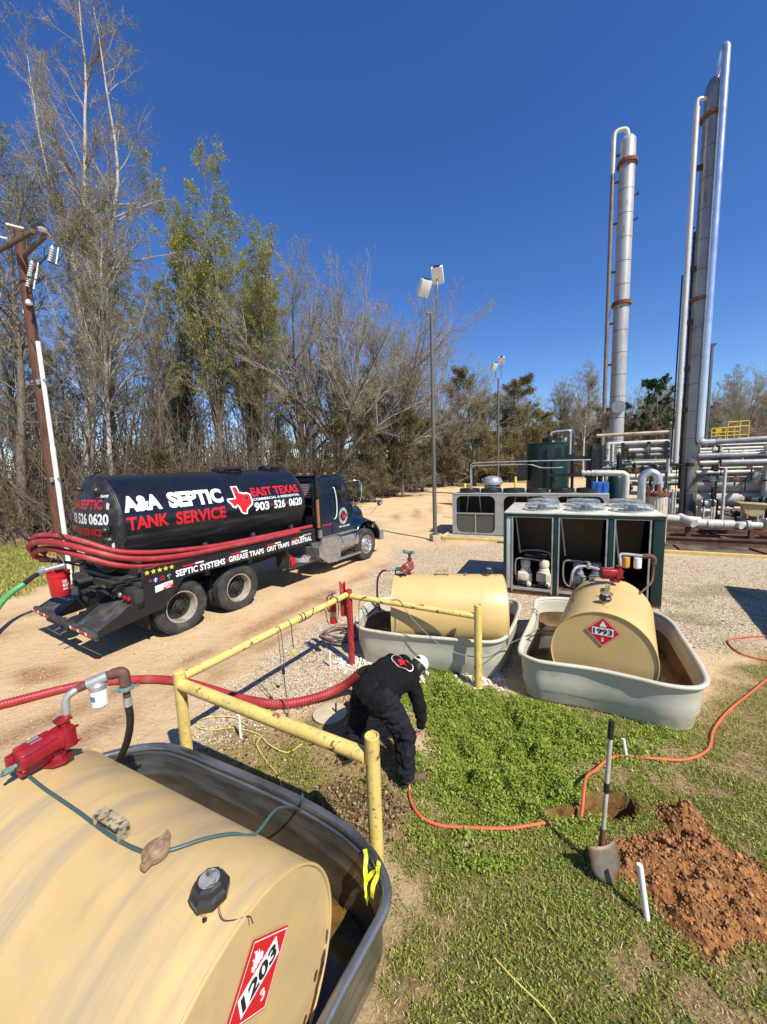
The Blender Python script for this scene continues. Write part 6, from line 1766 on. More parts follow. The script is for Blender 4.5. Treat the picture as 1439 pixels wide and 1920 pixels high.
for k in range(6):
    q = MB(); q.lathe([(.43, UH), (.44, UH + .16), (.41, UH + .17), (.40, UH + .02), (0.0001, UH + .01)], 28, Matrix.Translation((.60 + k * .93, .72, 0)))
    fr = obj('fan_shroud', q, M_vent, cu)
    q = MB()
    for r_ in (.1, .2, .3, .38): q.tube([(.60 + k * .93 + r_ * cos(a), .72 + r_ * sin(a), UH + .165) for a in np.linspace(0, 2 * pi, 21)[:-1]], .006, 4, closed=True)
    obj('fan_grille', q, M_vent, fr)
part('base_beam', lambda q: (q.box((UW / 2, .02, .02), (UW, .10, .10)),), M_galv, cu)
dm = Q(-1.78, 9.6)
d = thing('roof_cowl', 'silver mushroom-shaped vent cowl rising behind the grey unit', 'vent', (dm.x, dm.y, 0))
part('stand', lambda q: (q.lathe([(.38, 0), (.38, 2.02), (.34, 2.05), (0.0001, 2.05)], 24),), M_pipegrey, d)
part('cowl_cap', lambda q: (q.lathe([(.46, 2.06), (.48, 2.14), (.47, 2.22), (.40, 2.36), (.25, 2.44), (.1, 2.47), (0.0001, 2.475)], 32),), M_galv, d)
cdt = Q(-2.33, 7.3); c = thing('conduit_loop', 'thin grey conduit loop arching over the grey unit', 'conduit', (cdt.x, cdt.y, 0), PA)
part('pipe', lambda q: (q.tube(smoothline([(0, 0, 1.84), (0, 0, 2.9), (.03, 0, 3.05), (.15, 0, 3.12), (.6, 0, 3.13), (2.0, .0, 3.13), (3.3, .3, 3.12), (4.6, .8, 3.1)], 6), .022, 8),), M_galv, c)
part('pipe', lambda q: (q.tube(smoothline([(.02, .12, 1.84), (.02, .12, 2.8), (.08, .12, 2.96), (.25, .12, 3.0), (2.2, .12, 3.0), (2.6, .12, 2.92), (2.9, .12, 2.84), (3.6, .12, 2.84)], 6), .022, 8),), M_galv, c)
# kerbs
def kerb(pts, label, z=.11):
    o0 = Q(*pts[0]); t = thing('kerb', label, 'kerb', (o0.x, o0.y, 0))
    for (a0, b0), (a1, b1) in zip(pts, pts[1:]):
        A_, B_ = Q(a0, b0), Q(a1, b1); d_ = (B_ - A_); q = MB()
        q.box(((A_.x + B_.x) / 2 - o0.x, (A_.y + B_.y) / 2 - o0.y, z / 2 - .03), (d_.length, .12, z + .06), math.atan2(d_.y, d_.x), bev=.012)
        obj('kerb_run', q, M_kerb, t)
kerb([(-3.30, 9.8), (-3.30, 6.15), (3.2, 6.05)], 'yellow-edged kerb around the grey unit')
kerb([(3.4, 5.70), (14.0, 5.55)], 'long yellow kerb in front of the piping at the right')
part('concrete_pad', lambda q: (q.box((0, 0, 0), (6.3, 3.6, .10)),), M_conc, None, loc=None)
pad = bpy.data.objects['concrete_pad']; pc = Q(-.05, 8.0); pad.location = (pc.x, pc.y, .02); pad.rotation_euler = (0, 0, PA); pad['kind'] = 'structure'

# light poles
def light_pole(x, y, H, label, sc_=1.0, heads=((-.20, 1.0), (.20, .6))):
    t = thing('light_pole', label, 'light pole', (x, y, 0))
    q = MB(); q.box((0, 0, .10), (.36, .36, .3), .3, bev=.02); obj('footing', q, M_conc, t)
    q = MB(); q.cyl((0, 0, .25), (0, 0, H - .9), .085, 16, .07); q.box((0, 0, .27), (.26, .26, .03), .3); obj('pole', q, mat('brown-grey pole', (.13, .12, .10), .5, .2), t)
    q = MB(); q.tube(smoothline([(-.22, 0, H - .25), (-.22, 0, H - .6), (-.18, 0, H - .80), (0, 0, H - .86), (.18, 0, H - .80), (.22, 0, H - .6), (.22, 0, H + .2)], 5), .03, 8); obj('yoke', q, mat('brown-grey pole', (.13, .12, .10), .5), t)
    for hx, hz in heads:
        sgn = -1 if hx < 0 else 1
        Rm = Matrix.Rotation(.5 if hx < 0 else -.3, 3, 'Z') @ Matrix.Rotation(-1.0 if hx < 0 else -.85, 3, 'X')
        hz_ = H + (.05 if hx < 0 else .55); base = Vector((hx * 1.3, 0.05 * sgn, hz_))
        q = MB(); q.box(base, (.44, .58, .20), Rm, bev=.02)
        for k in range(7): q.box(base + Rm @ Vector((-.15 + k * .05, 0, .10)), (.012, .4, .06), Rm)
        hd = obj('flood_lamp', q, mat('white lamp casing', (.72, .72, .70), .4, .1), t)
        q = MB(); q.box(base + Rm @ Vector((0, 0, -.083)), (.33, .44, .012), Rm); obj('lamp_glass', q, mat('lamp glass', (.30, .30, .28), .15), hd)
        q = MB(); q.box(base + Rm @ Vector((0, -.29, -.02)), (.25, .09, .12), Rm, bev=.01); obj('ballast_box', q, M_vent, hd)
        q = MB(); q.cyl((hx * 1.07, 0, H - .3), base, .03, 8); obj('bracket', q, M_galv, hd)
    return t
light_pole(2.10, 15.65, 9.75, 'tall brown pole with two white floodlights beside the sandy track')
light_pole(9.6, 32.0, 10.6, 'farther brown pole with white floodlights in front of the green trees', heads=((-.28, 1), (.2, .6)))

# ---- process skid
sk = Q(4.4, 7.2)
S = thing('skid_base', 'rust-brown steel skid frame under the piping at the right', 'skid', (sk.x, sk.y, 0), PA)
part('front_beam', lambda q: (q.box((5, 0, .27), (10, .10, .06)), q.box((5, 0, .03), (10, .10, .05)), q.box((5, .0, .15), (10, .03, .20))), M_beam, S)
part('deck_beam', lambda q: (q.box((5, .9, .20), (10, .12, .12)), q.box((5, 1.8, .24), (10, .12, .16)), q.box((5, 3.6, .2), (10, .12, .16))), M_beam, S)
for k in range(6): part('cross_beam', lambda q: (q.box((.3 + k * 1.8, 2.6, .17), (.12, 5.1, .14)),), M_beam, S)
for k in range(5): part('sleeper', lambda q: (q.box((.6 + k * 2.1, -.75, .04), (.30, .9, .10), .2 * (k % 2)),), M_beam, S)
q = MB(); q.box((2.8, 6, -.03), (22, 13, .06)); slab = obj('concrete_slab', q, mat('oily brown slab', (.17, .115, .075), .85, var=.35, vs=.8, spot=((.03, .024, .018), .8, .45, .15)), None); ps = Q(4.6, 6.5); slab.location = Q(7.2, 6.4, 0.035); slab.rotation_euler = (0, 0, PA); slab['kind'] = 'structure'

def pipe_thing(nm, label, cat, a, b_):
    o0 = Q(a, b_); return thing(nm, label, cat, (o0.x, o0.y, 0), PA)
def pl(t, nm, pts, r, m, n=14, off_=(0, 0), sub=0):
    P = [Vector((p[0] - off_[0], p[1] - off_[1], p[2])) for p in pts]
    q = MB(); q.tube(smoothline(P, 5) if sub else P, r, n); return obj(nm, q, m, t)
def flange(t, p, axis, r, m, off_=(0, 0)):
    P = Vector((p[0] - off_[0], p[1] - off_[1], p[2])); q = MB(); M = Matrix.Translation(P)
    if axis == 'x': M = M @ RXm
    if axis == 'y': M = M @ RYn
    q.lathe([(r * .9, -.05), (r, -.05), (r, -.012), (r * .96, -.01), (r * .96, .01), (r, .012), (r, .05), (r * .9, .05)], 20, M)
    for k in range(8):
        a = k * pi / 4; q.lathe([(.018, -.07), (.018, .07)], 6, M @ Matrix.Translation((cos(a) * r * .82, sin(a) * r * .82, 0)))
    return obj('flange', q, m, t)
# big insulated header with capped stubs
o_ = (5.0, 8.0); t = pipe_thing('header_pipe', 'thick off-white lagged header pipe with capped stubs low on the skid', 'pipe', *o_)
pl(t, 'pipe_run', [(4.9, 8.25, .80), (5.9, 8.15, .74)], .16, M_insul, 20, o_)
pl(t, 'pipe_run', [(5.75, 8.05, .67), (6.8, 8.0, .66)], .17, M_insul, 20, o_)
pl(t, 'pipe_run', [(6.85, 8.0, .66), (7.55, 8.0, .66)], .125, M_insul, 16, o_)
pl(t, 'pipe_run', [(7.65, 8.05, .72), (12.0, 8.05, .72)], .20, M_insul, 22, o_)
pl(t, 'capped_stub', [(5.3, 8.3, .86), (5.62, 7.75, .70)], .15, M_insul, 20, o_)
pl(t, 'capped_stub', [(6.7, 8.2, .70), (6.95, 7.78, .66)], .115, M_insul, 18, o_)
for x in (6.1, 6.55, 7.2): flange(t, (x, 8.0, .66), 'x', .175, M_insul, o_)
q = MB()
for x in (5.5, 7.3, 8.6): q.box((x - o_[0], .0, .28), (.14, .2, .5))
obj('pipe_support', q, M_rust, t)
o_ = (7.35, 8.3); t = pipe_thing('valve_actuator', 'tan wedge-shaped valve actuator standing on the header pipe', 'valve', *o_)
q = MB(); q.box((0, 0, 1.40), (.85, .5, .05), Matrix.Rotation(.06, 3, 'Y'), bev=.01)
q.prism([(-.28, 1.37), (.36, 1.37), (.26, 1.06), (.12, .95), (-.08, .98), (-.22, 1.08)], -.18, .18, MXZ); obj('actuator_body', q, mat('dull tan casting', (.42, .33, .16), .6, var=.25, vs=6, spot=((.16, .10, .05), 8, .58, .1)), t)
q = MB(); q.lathe([(.12, .78), (.12, .84), (.07, .86), (.07, .97)], 14); obj('yoke', q, M_rust, t)
# tall column with its overhead line
tw = Q(6.62, 12.83)
C2 = thing('column', 'taller dull silver process column with a bright overhead pipe up its front', 'column', (tw.x, tw.y, 0), PA)
q = MB(); q.lathe([(.33, .3), (.33, 18.0), (.30, 18.25), (.22, 18.45), (.10, 18.55), (0.0001, 18.58)], 40, Matrix())
obj('shell', q, mat('dull cladding', (0.30, 0.285, 0.26), 0.38, 0.6, 0.15, 1.5, spot=((.11, .09, .07), 2, .5, .2, (1, 1, .12))), C2)
q = MB()
for z in np.arange(1.5, 18, 1.2): q.lathe([(.334, z - .01), (.336, z), (.334, z + .01)], 40)
obj('cladding_seam', q, M_vent, C2)
for z in (9.9, 17.1):
    q = MB(); q.lathe([(.33, z - .05), (.43, z - .05), (.43, z + .06), (.33, z + .06)], 28)
    for k in range(14):
        a = k * pi / 7; q.lathe([(.02, z - .09), (.02, z + .10)], 5, Matrix.Translation((cos(a) * .39, sin(a) * .39, 0)))
    obj('flange_ring', q, M_rust, C2)
M_shiny = mat('bright aluminium cladding', (.74, .75, .75), .28, .85, .06, 2, bump=.001, bs=5)
q = MB(); q.tube(smoothline([(.05, .0, 18.4), (.10, -.08, 18.95), (.17, -.25, 19.35), (.20, -.37, 19.2), (.20, -.40, 18.9), (.20, -.40, 18.4)], 6) + [Vector((.20, -.40, z)) for z in (16, 12, 8, 5, 4.0)] + smoothline([(.20, -.40, 3.9), (.24, -.42, 3.75), (.40, -.44, 3.70), (.7, -.45, 3.70)], 5), .145, 24); obj('overhead_pipe', q, M_shiny, C2)
q = MB(); q.tube([(.6, -.45, 3.70), (3.5, -.6, 3.76), (8.5, -.8, 3.8)], .125, 18); obj('transfer_pipe', q, M_pipegrey, C2)
q = MB(); q.tube([(-.62, -.3, 2.8), (-.62, -.25, 17.5)], .105, 18); q.tube(smoothline([(-.62, -.25, 17.5), (-.60, -.25, 17.75), (-.45, -.2, 17.8), (-.2, -.05, 17.8)], 4), .07, 12); obj('downcomer_pipe', q, mat('off-white riser paint', (.60, .58, .52), .4, .2, .08, 2), C2)
q = MB()
for z in (5.2, 7.0, 9.0, 11.2, 15.2): q.box((-.42, -.15, z), (.36, .10, .20))
obj('pipe_clip', q, M_blackst, C2)
q = MB(); q.box((-.30, .12, 7.2), (.16, .14, 11.2)); q.box((-.47, .12, 3.6), (.03, .03, 4))
obj('ladder_channel', q, M_blackst, C2)
q = MB()
for z in np.arange(2.4, 12.6, .35): q.box((-.40, .05, z), (.14, .02, .02))
for z in (12.9, 11.0, 9.5, 6.3): q.box((-.50, -.1, z), (.22, .04, .04))
obj('rung', q, M_blackst, C2)
q = MB(); q.tube([(-.78, -.2, 2.8), (-.76, -.2, 11.0)], .03, 8); q.tube([(-.2, -.36, .4), (-.22, -.36, 2.6)], .03, 8); obj('instrument_line', q, M_blackst, C2)
q = MB(); q.box((-.45, -.2, 2.72), (.62, .45, .07), bev=.02); q.lathe([(.16, 2.65), (.16, 2.8)], 14, Matrix.Translation((-.1, -.4, 0))); obj('junction_tray', q, M_blackst, C2)
q = MB(); q.lathe([(.40, .2), (.40, .34), (.33, .34)], 28); obj('base_ring', q, M_rust, C2)
# shorter column
tw = Q(4.66, 22.5)
C1 = thing('column', 'shorter white-painted process column with rusty flange rings', 'column', (tw.x, tw.y, 0), PA)
q = MB(); q.lathe([(.46, .4), (.46, 23.2), (.44, 23.35), (.30, 23.55), (.12, 23.65), (0.0001, 23.68)], 40)
obj('shell', q, mat('off-white column paint', (0.40, 0.40, 0.38), 0.45, 0.3, 0.10, 1.2, spot=((.48, .30, .10), 1.6, .54, .12, (1, 1, .10)), spot2=((.22, .21, .19), 4, .56, .15, (1, 1, .25))), C1)
q = MB()
for z in np.arange(1.5, 23, 1.45): q.lathe([(.463, z - .015), (.466, z), (.463, z + .015)], 40)
obj('cladding_seam', q, M_vent, C1)
for z in (13.4, 22.0):
    q = MB(); q.lathe([(.46, z - .10), (.60, z - .10), (.60, z + .02), (.56, z + .03), (.56, z + .12), (.46, z + .12)], 32)
    for k in range(20):
        a = k * pi / 10; q.lathe([(.025, z - .14), (.025, z + .16)], 5, Matrix.Translation((cos(a) * .53, sin(a) * .53, 0)))
    obj('flange_ring', q, M_rust, C1)
q = MB(); q.tube(smoothline([(0, 0, 23.6), (-.10, -.05, 23.95), (-.35, -.1, 24.05), (-.65, -.15, 24.0), (-.80, -.18, 23.8), (-.82, -.18, 23.3)], 6) + [Vector((-.82, -.18, 21.5))], .13, 18); obj('overhead_pipe', q, M_insul, C1)
q = MB(); q.tube([(-.82, -.18, 21.5), (-.80, -.18, 4.9)], .125, 16); q.box((-.80, -.18, 6.1), (.3, .3, .5), bev=.03); obj('downcomer_pipe', q, mat('grimy riser paint', (.20, .16, .13), .5, .2, .25, 2, spot=((.24, .11, .05), 2, .55, .15)), C1)
q = MB()
for z in (6.5, 9.5, 12.2, 15.5, 18.5, 21.0, 22.6): q.box((-.60, -.1, z), (.36, .08, .12))
obj('pipe_clip', q, M_rust, C1)
for z in (6.55, 3.35):
    q = MB(); q.cyl((.02, -.40, z), (.02, -.72, z), .42, 28); obj('manway', q, M_pipegrey, C1)
for z in (18.4, 19.9):
    q = MB(); q.cyl((.4, -.1, z), (.62, -.1, z + .1), .04, 8); q.lathe([(.11, 0), (.11, .05)], 12, Matrix.Translation((.64, -.1, z + .12)) @ RXm); obj('nozzle_stub', q, M_blackst, C1)
q = MB(); q.tube([(.3, 0, 13.4), (3.2, 1.5, 7.5)], .012, 4); q.tube([(-.4, 0, 13.4), (-4.5, 4, 5.0)], .012, 4); obj('guy_wire', q, M_galv, C1)
# far single post
p_ = Q(7.95, 16); t = thing('vent_pole', 'plain dark steel pole with a short side arm right of the tall column', 'pole', (p_.x, p_.y, 0), PA)
part('pole', lambda q: (q.cyl((0, 0, .3), (0, 0, 8.6), .12, 12, .10), q.box((0, 0, 8.62), (.36, .2, .08)), q.tube([(0, 0, 8.5), (-.45, 0, 8.4)], .04, 8)), mat('grey-black pole', (.10, .10, .10), .5, .3), t)
# insulated pot, U-bend, elbow
o_ = (4.12, 5.95); t = pipe_thing('insulated_pot', 'upright cream-lagged vessel with a rusty lid beside the chiller', 'vessel', *o_)
part('jacket', lambda q: (q.lathe([(.29, .30), (.29, 1.86), (.25, 1.88)], 24),), mat('cream ribbed jacket', (.60, .54, .42), .5, .1, .14, 4, spot=((.34, .24, .14), 3, .55, .15, (6, 6, .4))), t)
q = MB()
for k in range(22):
    a = 2 * pi * k / 22; q.box((cos(a) * .293, sin(a) * .293, 1.05), (.010, .014, 1.5), a)
obj('jacket_rib', q, mat('cream ribbed jacket', (.60, .54, .42), .5), t)
part('lid', lambda q: (q.lathe([(.33, 1.88), (.33, 1.97), (.2, 1.98), (.10, 2.02), (.08, 2.25)], 20), [q.lathe([(.02, 1.84), (.02, 2.04)], 5, Matrix.Translation((cos(k * pi / 6) * .29, sin(k * pi / 6) * .29, 0))) for k in range(12)]), M_rust, t)
part('strap', lambda q: (q.lathe([(.297, 1.0), (.299, 1.01), (.297, 1.02)], 24), q.box((-.3, -.3, 1.2), (.05, .05, 2.0)), q.lathe([(.30, .28), (.30, .34)], 20)), M_rust, t)
o_ = (4.12, 7.2); t = pipe_thing('return_bend', 'fat silver upside-down U-bend pipe behind the cream vessel', 'pipe', *o_)
pl(t, 'bend', [(-.24, 0, 1.2), (-.24, 0, 2.25), (-.20, 0, 2.48), (0, 0, 2.60), (.20, 0, 2.48), (.24, 0, 2.25), (.24, 0, 2.0)], .135, M_alu, 20, sub=1)
pl(t, 'leg', [(-.24, 0, .2), (-.24, 0, 1.25)], .132, M_alu, 20); pl(t, 'cuff', [(.24, 0, 2.05), (.24, 0, 2.22)], .165, M_alu, 20)
o_ = (3.5, 9.0); t = pipe_thing('elbow_pipe', 'off-white pipe bending down behind the chiller fans', 'pipe', *o_)
pl(t, 'bend', [(2.0, 9, 2.56), (3.3, 9, 2.52), (3.55, 9, 2.46), (3.62, 9, 2.25), (3.62, 9, 1.0), (3.62, 9, .2)], .12, M_insul, 16, o_, 1)
# blue cabinet, small green pot
o_ = (2.58, 7.6); t = pipe_thing('blue_cabinet', 'bright blue cabinet behind the green chiller', 'cabinet', *o_)
part('cabinet_body', lambda q: (q.box((0, 0, 1.25), (.56, .5, 2.0), bev=.02),), M_bluebox, t)
part('cabinet_rib', lambda q: (q.box((-.08, -.26, 1.3), (.05, .03, 1.8)), q.box((.12, -.26, 1.3), (.05, .03, 1.8))), M_bluebox, t)
o_ = (3.35, 9.6); t = pipe_thing('green_pot', 'small dark green upright vessel under the shorter column', 'vessel', *o_)
part('pot_body', lambda q: (q.lathe([(.30, .2), (.30, 2.3), (.22, 2.42), (0.0001, 2.45)], 24),), M_green, t)
# green tank
o_ = (.50, 14.6); t = pipe_thing('green_tank', 'open-topped dark green storage tank in front of the trees', 'tank', *o_)
part('tank_wall', lambda q: (q.lathe([(1.12, .2), (1.12, 4.02), (1.15, 4.03), (1.15, 4.08), (1.08, 4.08), (0.0001, 4.06)], 40),), M_green, t)
part('top_pipe', lambda q: (q.tube(smoothline([(.15, -.3, 4.05), (.15, -.3, 4.5), (.2, -.3, 4.62), (.4, -.3, 4.66), (1.0, -.3, 4.68), (1.12, -.3, 4.60), (1.12, -.3, 4.3), (1.12, -.3, 3.2)], 5), .07, 12),), M_galv, t)
part('top_fitting', lambda q: (q.box((.1, -.4, 4.25), (.25, .2, .45), bev=.03), q.lathe([(.2, 4.1), (.2, 4.35)], 12, Matrix.Translation((-.1, -.2, 0))), q.box((-.4, -.8, 3.15), (.8, .06, .12))), M_blackst, t)
part('stair', lambda q: (q.box((-1.25, -.6, 3.3), (.9, .3, .12)), q.box((-1.3, -.6, 2.6), (.5, .3, 1.2))), M_vent, t)
# black portal frame
o_ = (1.35, 9.0); t = pipe_thing('portal_frame', 'black steel portal frame standing behind the chiller fans', 'frame', *o_)
for x in (-.80, .92): part('frame_post', lambda q: (q.box((x, 0, 1.85), (.20, .03, 3.7)), q.box((x - .09, 0, 1.85), (.02, .2, 3.7)), q.box((x + .09, 0, 1.85), (.02, .2, 3.7))), M_blackst, t)
part('frame_post', lambda q: (q.box((1.15, .6, 1.8), (.2, .2, 3.5)),), M_blackst, t)
for z in (3.20, 2.48): part('frame_beam', lambda q: (q.box((.05, 0, z), (1.56, .12, .14)),), M_blackst, t)
part('stack_equipment', lambda q: (q.box((-.3, .5, 3.4), (.25, .25, .5)), q.box((0.05, .5, 3.45), (.15, .2, .6)), q.box((.2, .6, 3.25), (.4, .3, .2)), q.cyl((-.5, .4, 1.0), (-.5, .4, 3.2), .10, 10), q.cyl((.3, .4, .5), (.3, .4, 3.1), .06, 8)), M_blackst, t)
# pipe rack left of the tall column
o_ = (3.0, 15.0); t = pipe_thing('pipe_rack', 'rack of horizontal silver pipes between the two columns', 'pipe rack', *o_)
rr = random.Random(5)
for z, b_, r_, a0, a1, m in ((4.40, 16, .10, 3.0, 6.45, M_rustpipe), (3.90, 16, .12, 3.6, 6.45, M_insul), (3.50, 16, .11, 4.6, 6.5, M_insul), (3.22, 16, .10, 4.6, 6.5, M_pipegrey), (2.82, 15.5, .085, 3.6, 6.7, M_insul), (2.60, 15, .07, 2.8, 6.6, M_pipegrey), (2.30, 15.2, .12, 5.2, 7.0, M_insul), (2.1, 14.6, .16, 4.4, 6.6, M_insul), (1.75, 14.5, .12, 2.5, 6.7, M_pipegrey), (1.3, 14, .10, 2.5, 6.8, M_insul), (.95, 13.4, .12, 3.0, 6.6, M_pipegrey), (2.95, 15.7, .05, 3.4, 6.6, M_pipegrey), (3.7, 16.2, .045, 3.4, 6.6, M_galv)):
    pl(t, 'pipe', [(a0, b_, z), (a1, b_, z + rr.uniform(-.02, .02))], r_, m, 12, o_)
for a, b_, z0, z1, r_, m in ((6.50, 16, .3, 4.55, .13, M_pipegrey), (3.55, 15.8, .3, 4.0, .12, M_insul), (3.3, 16, .3, 4.4, .10, M_pipegrey), (3.75, 15.3, .3, 3.9, .08, M_insul), (4.05, 14.9, .3, 3.2, .14, M_green), (5.6, 15.2, .3, 2.8, .08, M_insul), (6.2, 14.8, .3, 3.0, .10, M_insul), (4.9, 14.3, .3, 2.2, .06, M_blackst), (5.3, 13.9, .3, 2.0, .05, M_blackst), (5.9, 13.6, .3, 2.4, .07, M_pipegrey), (2.7, 15, .3, 2.8, .08, M_pipegrey)):
    pl(t, 'riser', [(a, b_, z0), (a, b_, z1)], r_, m, 12, o_)
for a in (3.2, 4.3, 5.5, 6.3): part('rack_post', lambda q: (q.box((a - o_[0], .9, 2.1), (.14, .14, 3.7)), q.box((a - o_[0], .9, 2.7), (.1, 2.4, .12))), M_blackst, t)
for k in range(60):
    a, b_, z = rr.uniform(2.4, 6.9), rr.uniform(12.6, 15.8), rr.uniform(.5, 3.6); s_ = rr.uniform(.06, .17)
    q = MB()
    if k % 3 == 0: q.lathe([(s_, 0), (s_, .03)], 12, Matrix.Translation((a - o_[0], b_ - o_[1], z))); q.cyl((a - o_[0], b_ - o_[1], z - .25), (a - o_[0], b_ - o_[1], z), .02, 6)
    else: q.box((a - o_[0], b_ - o_[1], z), (s_ * 1.6, s_ * 1.3, s_ * 1.5), bev=.015); q.cyl((a - o_[0], b_ - o_[1], z - .3), (a - o_[0], b_ - o_[1], z + .2), .03, 6)
    obj('valve', q, rr.choice([M_blackst, M_blackst, M_rust, M_cream, M_bluebox if k == 4 else M_vent, M_yellow if k == 9 else M_pipegrey]), t)
# pipe rack right of the tall column
o_ = (6.8, 11.0); t = pipe_thing('pipe_rack', 'rack of horizontal silver pipes right of the tall column', 'pipe rack', *o_)
for z, b_, r_, a0, a1, m in ((3.10, 11.3, .12, 6.5, 12, M_pipegrey), (2.80, 11.0, .13, 7.2, 12, M_pipegrey), (2.80, 11.8, .09, 6.7, 12, M_insul), (3.4, 14.5, .08, 6.9, 14, M_insul), (3.25, 15, .09, 6.9, 14, M_insul), (3.55, 13, .05, 7.4, 12, M_galv), (2.35, 12.6, .09, 6.8, 12, M_insul), (2.2, 13.0, .06, 6.8, 12, M_pipegrey), (2.5, 13.6, .05, 6.8, 12, M_insul), (3.0, 16, .10, 6.8, 14, M_insul), (2.6, 16.5, .10, 6.8, 14, M_pipegrey), (3.8, 16.0, .07, 7.4, 14, M_insul), (2.0, 12.0, .04, 6.9, 11, M_blackst)):
    pl(t, 'pipe', [(a0, b_, z), (a1, b_, z + rr.uniform(-.03, .03))], r_, m, 12, o_)
for a, b_, z0, z1, r_, m in ((7.30, 10.8, .3, 2.6, .06, M_insul), (7.28, 10.9, 2.0, 2.2, .1, M_insul), (7.6, 13, .3, 3.9, .15, M_pipegrey), (9.2, 12.5, .3, 2.6, .12, M_insul), (8.6, 12.0, 1.9, 2.35, .2, M_pipegrey), (10, 13, .3, 3.6, .14, M_insul), (8.9, 11.2, .3, 2.2, .03, M_blackst), (8.0, 10.9, 1.6, 2.2, .03, M_blackst), (11, 12, .3, 3.2, .12, M_pipegrey)):
    pl(t, 'riser', [(a, b_, z0), (a, b_, z1)], r_, m, 12, o_)
for a in (7.5, 9.3, 11.2): part('rack_post', lambda q: (q.box((a - o_[0], 1.6, 1.9), (.16, .16, 3.3)), q.box((a - o_[0], 2.4, 2.95), (.12, 4.4, .12))), M_blackst, t)
for k in range(70):
    a, b_, z = rr.uniform(6.9, 11.0), rr.uniform(10.8, 15.0), rr.choice([rr.uniform(1.9, 3.7), rr.uniform(.4, 1.0)]); s_ = rr.uniform(.06, .19)
    q = MB()
    if k % 3 == 0: q.lathe([(s_, 0), (s_, .03)], 12, Matrix.Translation((a - o_[0], b_ - o_[1], z))); q.cyl((a - o_[0], b_ - o_[1], z - .3), (a - o_[0], b_ - o_[1], z), .02, 6)
    else: q.box((a - o_[0], b_ - o_[1], z), (s_ * 1.8, s_ * 1.3, s_ * 1.4), bev=.015); q.cyl((a - o_[0], b_ - o_[1], z - .3), (a - o_[0], b_ - o_[1], z + .15), .03, 6)
    obj('valve', q, rr.choice([M_blackst, M_blackst, M_rust, M_cream, M_vent, M_yellow if k in (7, 16) else M_insul]), t)
# horizontal drums
for aa, zz, rr_, lab in ((9.0, 1.78, .34, 'upper tan horizontal drum behind the tall column'), (9.0, 1.12, .34, 'lower tan horizontal drum behind the tall column')):
    o_ = (aa, 13.0); t = pipe_thing('drum', lab, 'drum', *o_)
    part('drum_shell', lambda q: (q.lathe([(0.0001, -2.35), (.2, -2.3), (rr_, -2.1), (rr_, 2.6), (.2, 2.8), (0.0001, 2.85)], 28, Matrix.Translation((0, 0, zz)) @ RXm),), M_tanvessel, t)
    part('drum_band', lambda q: [q.lathe([(rr_ + .003, x - .02), (rr_ + .008, x), (rr_ + .003, x + .02)], 28, Matrix.Translation((0, 0, zz)) @ RXm) for x in (-1.5, -.5, .5, 1.5)], M_pipegrey, t)
    part('drum_nozzle', lambda q: [q.cyl((x, 0, zz + rr_ - .02), (x, 0, zz + rr_ + .14), .07, 12) for x in (-1.6, .3, 1.2)], M_blackst, t)
for k, (a, b_, w_, h_, m) in enumerate(((6.9, 11.2, .5, .8, M_cream), (8.3, 10.8, .6, .95, M_blackst), (9.2, 10.4, .7, 1.1, M_blackst), (5.6, 11.6, .4, 1.2, M_pipegrey), (7.9, 9.9, .5, .5, M_pipegrey), (6.5, 9.9, .35, .6, M_insul))):
    t = pipe_thing('pump_box', ['squat cream pump casing at the foot of the tall column', 'black motor housing left of the tan actuator', 'large black motor housing at the right edge behind the header', 'slim grey junction cabinet left of the tall column', 'low grey pump behind the actuator', 'small white meter box behind the capped stub'][k], 'pump', a, b_)
    part('casing', lambda q: (q.box((0, 0, .3 + h_ / 2), (w_, w_ * .8, h_), bev=.04), q.lathe([(w_ * .3, -w_ * .5), (w_ * .34, -w_ * .3), (w_ * .34, w_ * .4), (w_ * .2, w_ * .55)], 14, Matrix.Translation((0, -.1, .3 + h_)) @ RXm)), m, t)
    part('fittings', lambda q: [q.cyl((x, -.3, .5), (x, -.3, .5 + h_), .035, 8) for x in (-w_ * .4, .1, w_ * .5)], rr.choice([M_insul, M_rust, M_blackst]), t)
# yellow platform railing far right
o_ = (10.0, 20.0); t = pipe_thing('platform_railing', 'bright yellow platform railing above the right pipe rack', 'railing', *o_)
M_brightyel = mat('bright yellow rail paint', (.72, .50, .05), .5, var=.08)
part('rail', lambda q: [q.tube([(x0, 0, z), (x1, 0, z + .02)], .03, 6) for x0, x1, z in ((-.7, .6, 4.65), (-.7, .6, 4.40), (0.05, 1.0, 4.98), (0.05, 1.0, 4.70), (-.7, 1.0, 4.2))], M_brightyel, t)
for x, h_ in ((-.7, 4.65), (-.5, 4.65), (-.05, 4.65), (.05, 4.98), (.35, 4.7), (.6, 4.98), (1.0, 4.98)): part('rail_post', lambda q: (q.cyl((x, 0, 3.9), (x, 0, h_), .028, 6),), M_brightyel, t)
part('yellow_box', lambda q: (q.box((-.3, .2, 4.5), (.25, .2, .4)),), M_brightyel, t)
part('deck', lambda q: (q.box((.5, .5, 3.85), (4, 1.2, .1)), q.box((-1, .5, 2.0), (.15, .15, 3.7)), q.box((2, .5, 2.0), (.15, .15, 3.7))), M_pipegrey, t)
for a, b_, z, lab in ((-3.60, 11.8, 2.0, 'yellow bollard left of the grey unit'), (-1.15, 13.8, 2.25, 'yellow bollard between the dome cowl and the black frame')):
    p_ = Q(a, b_); t = thing('bollard', lab, 'bollard', (p_.x, p_.y, 0))
    part('bollard_pipe', lambda q: (q.lathe([(.07, 0), (.07, z - .05), (.04, z), (0.0001, z + .01)], 12),), M_brightyel, t)
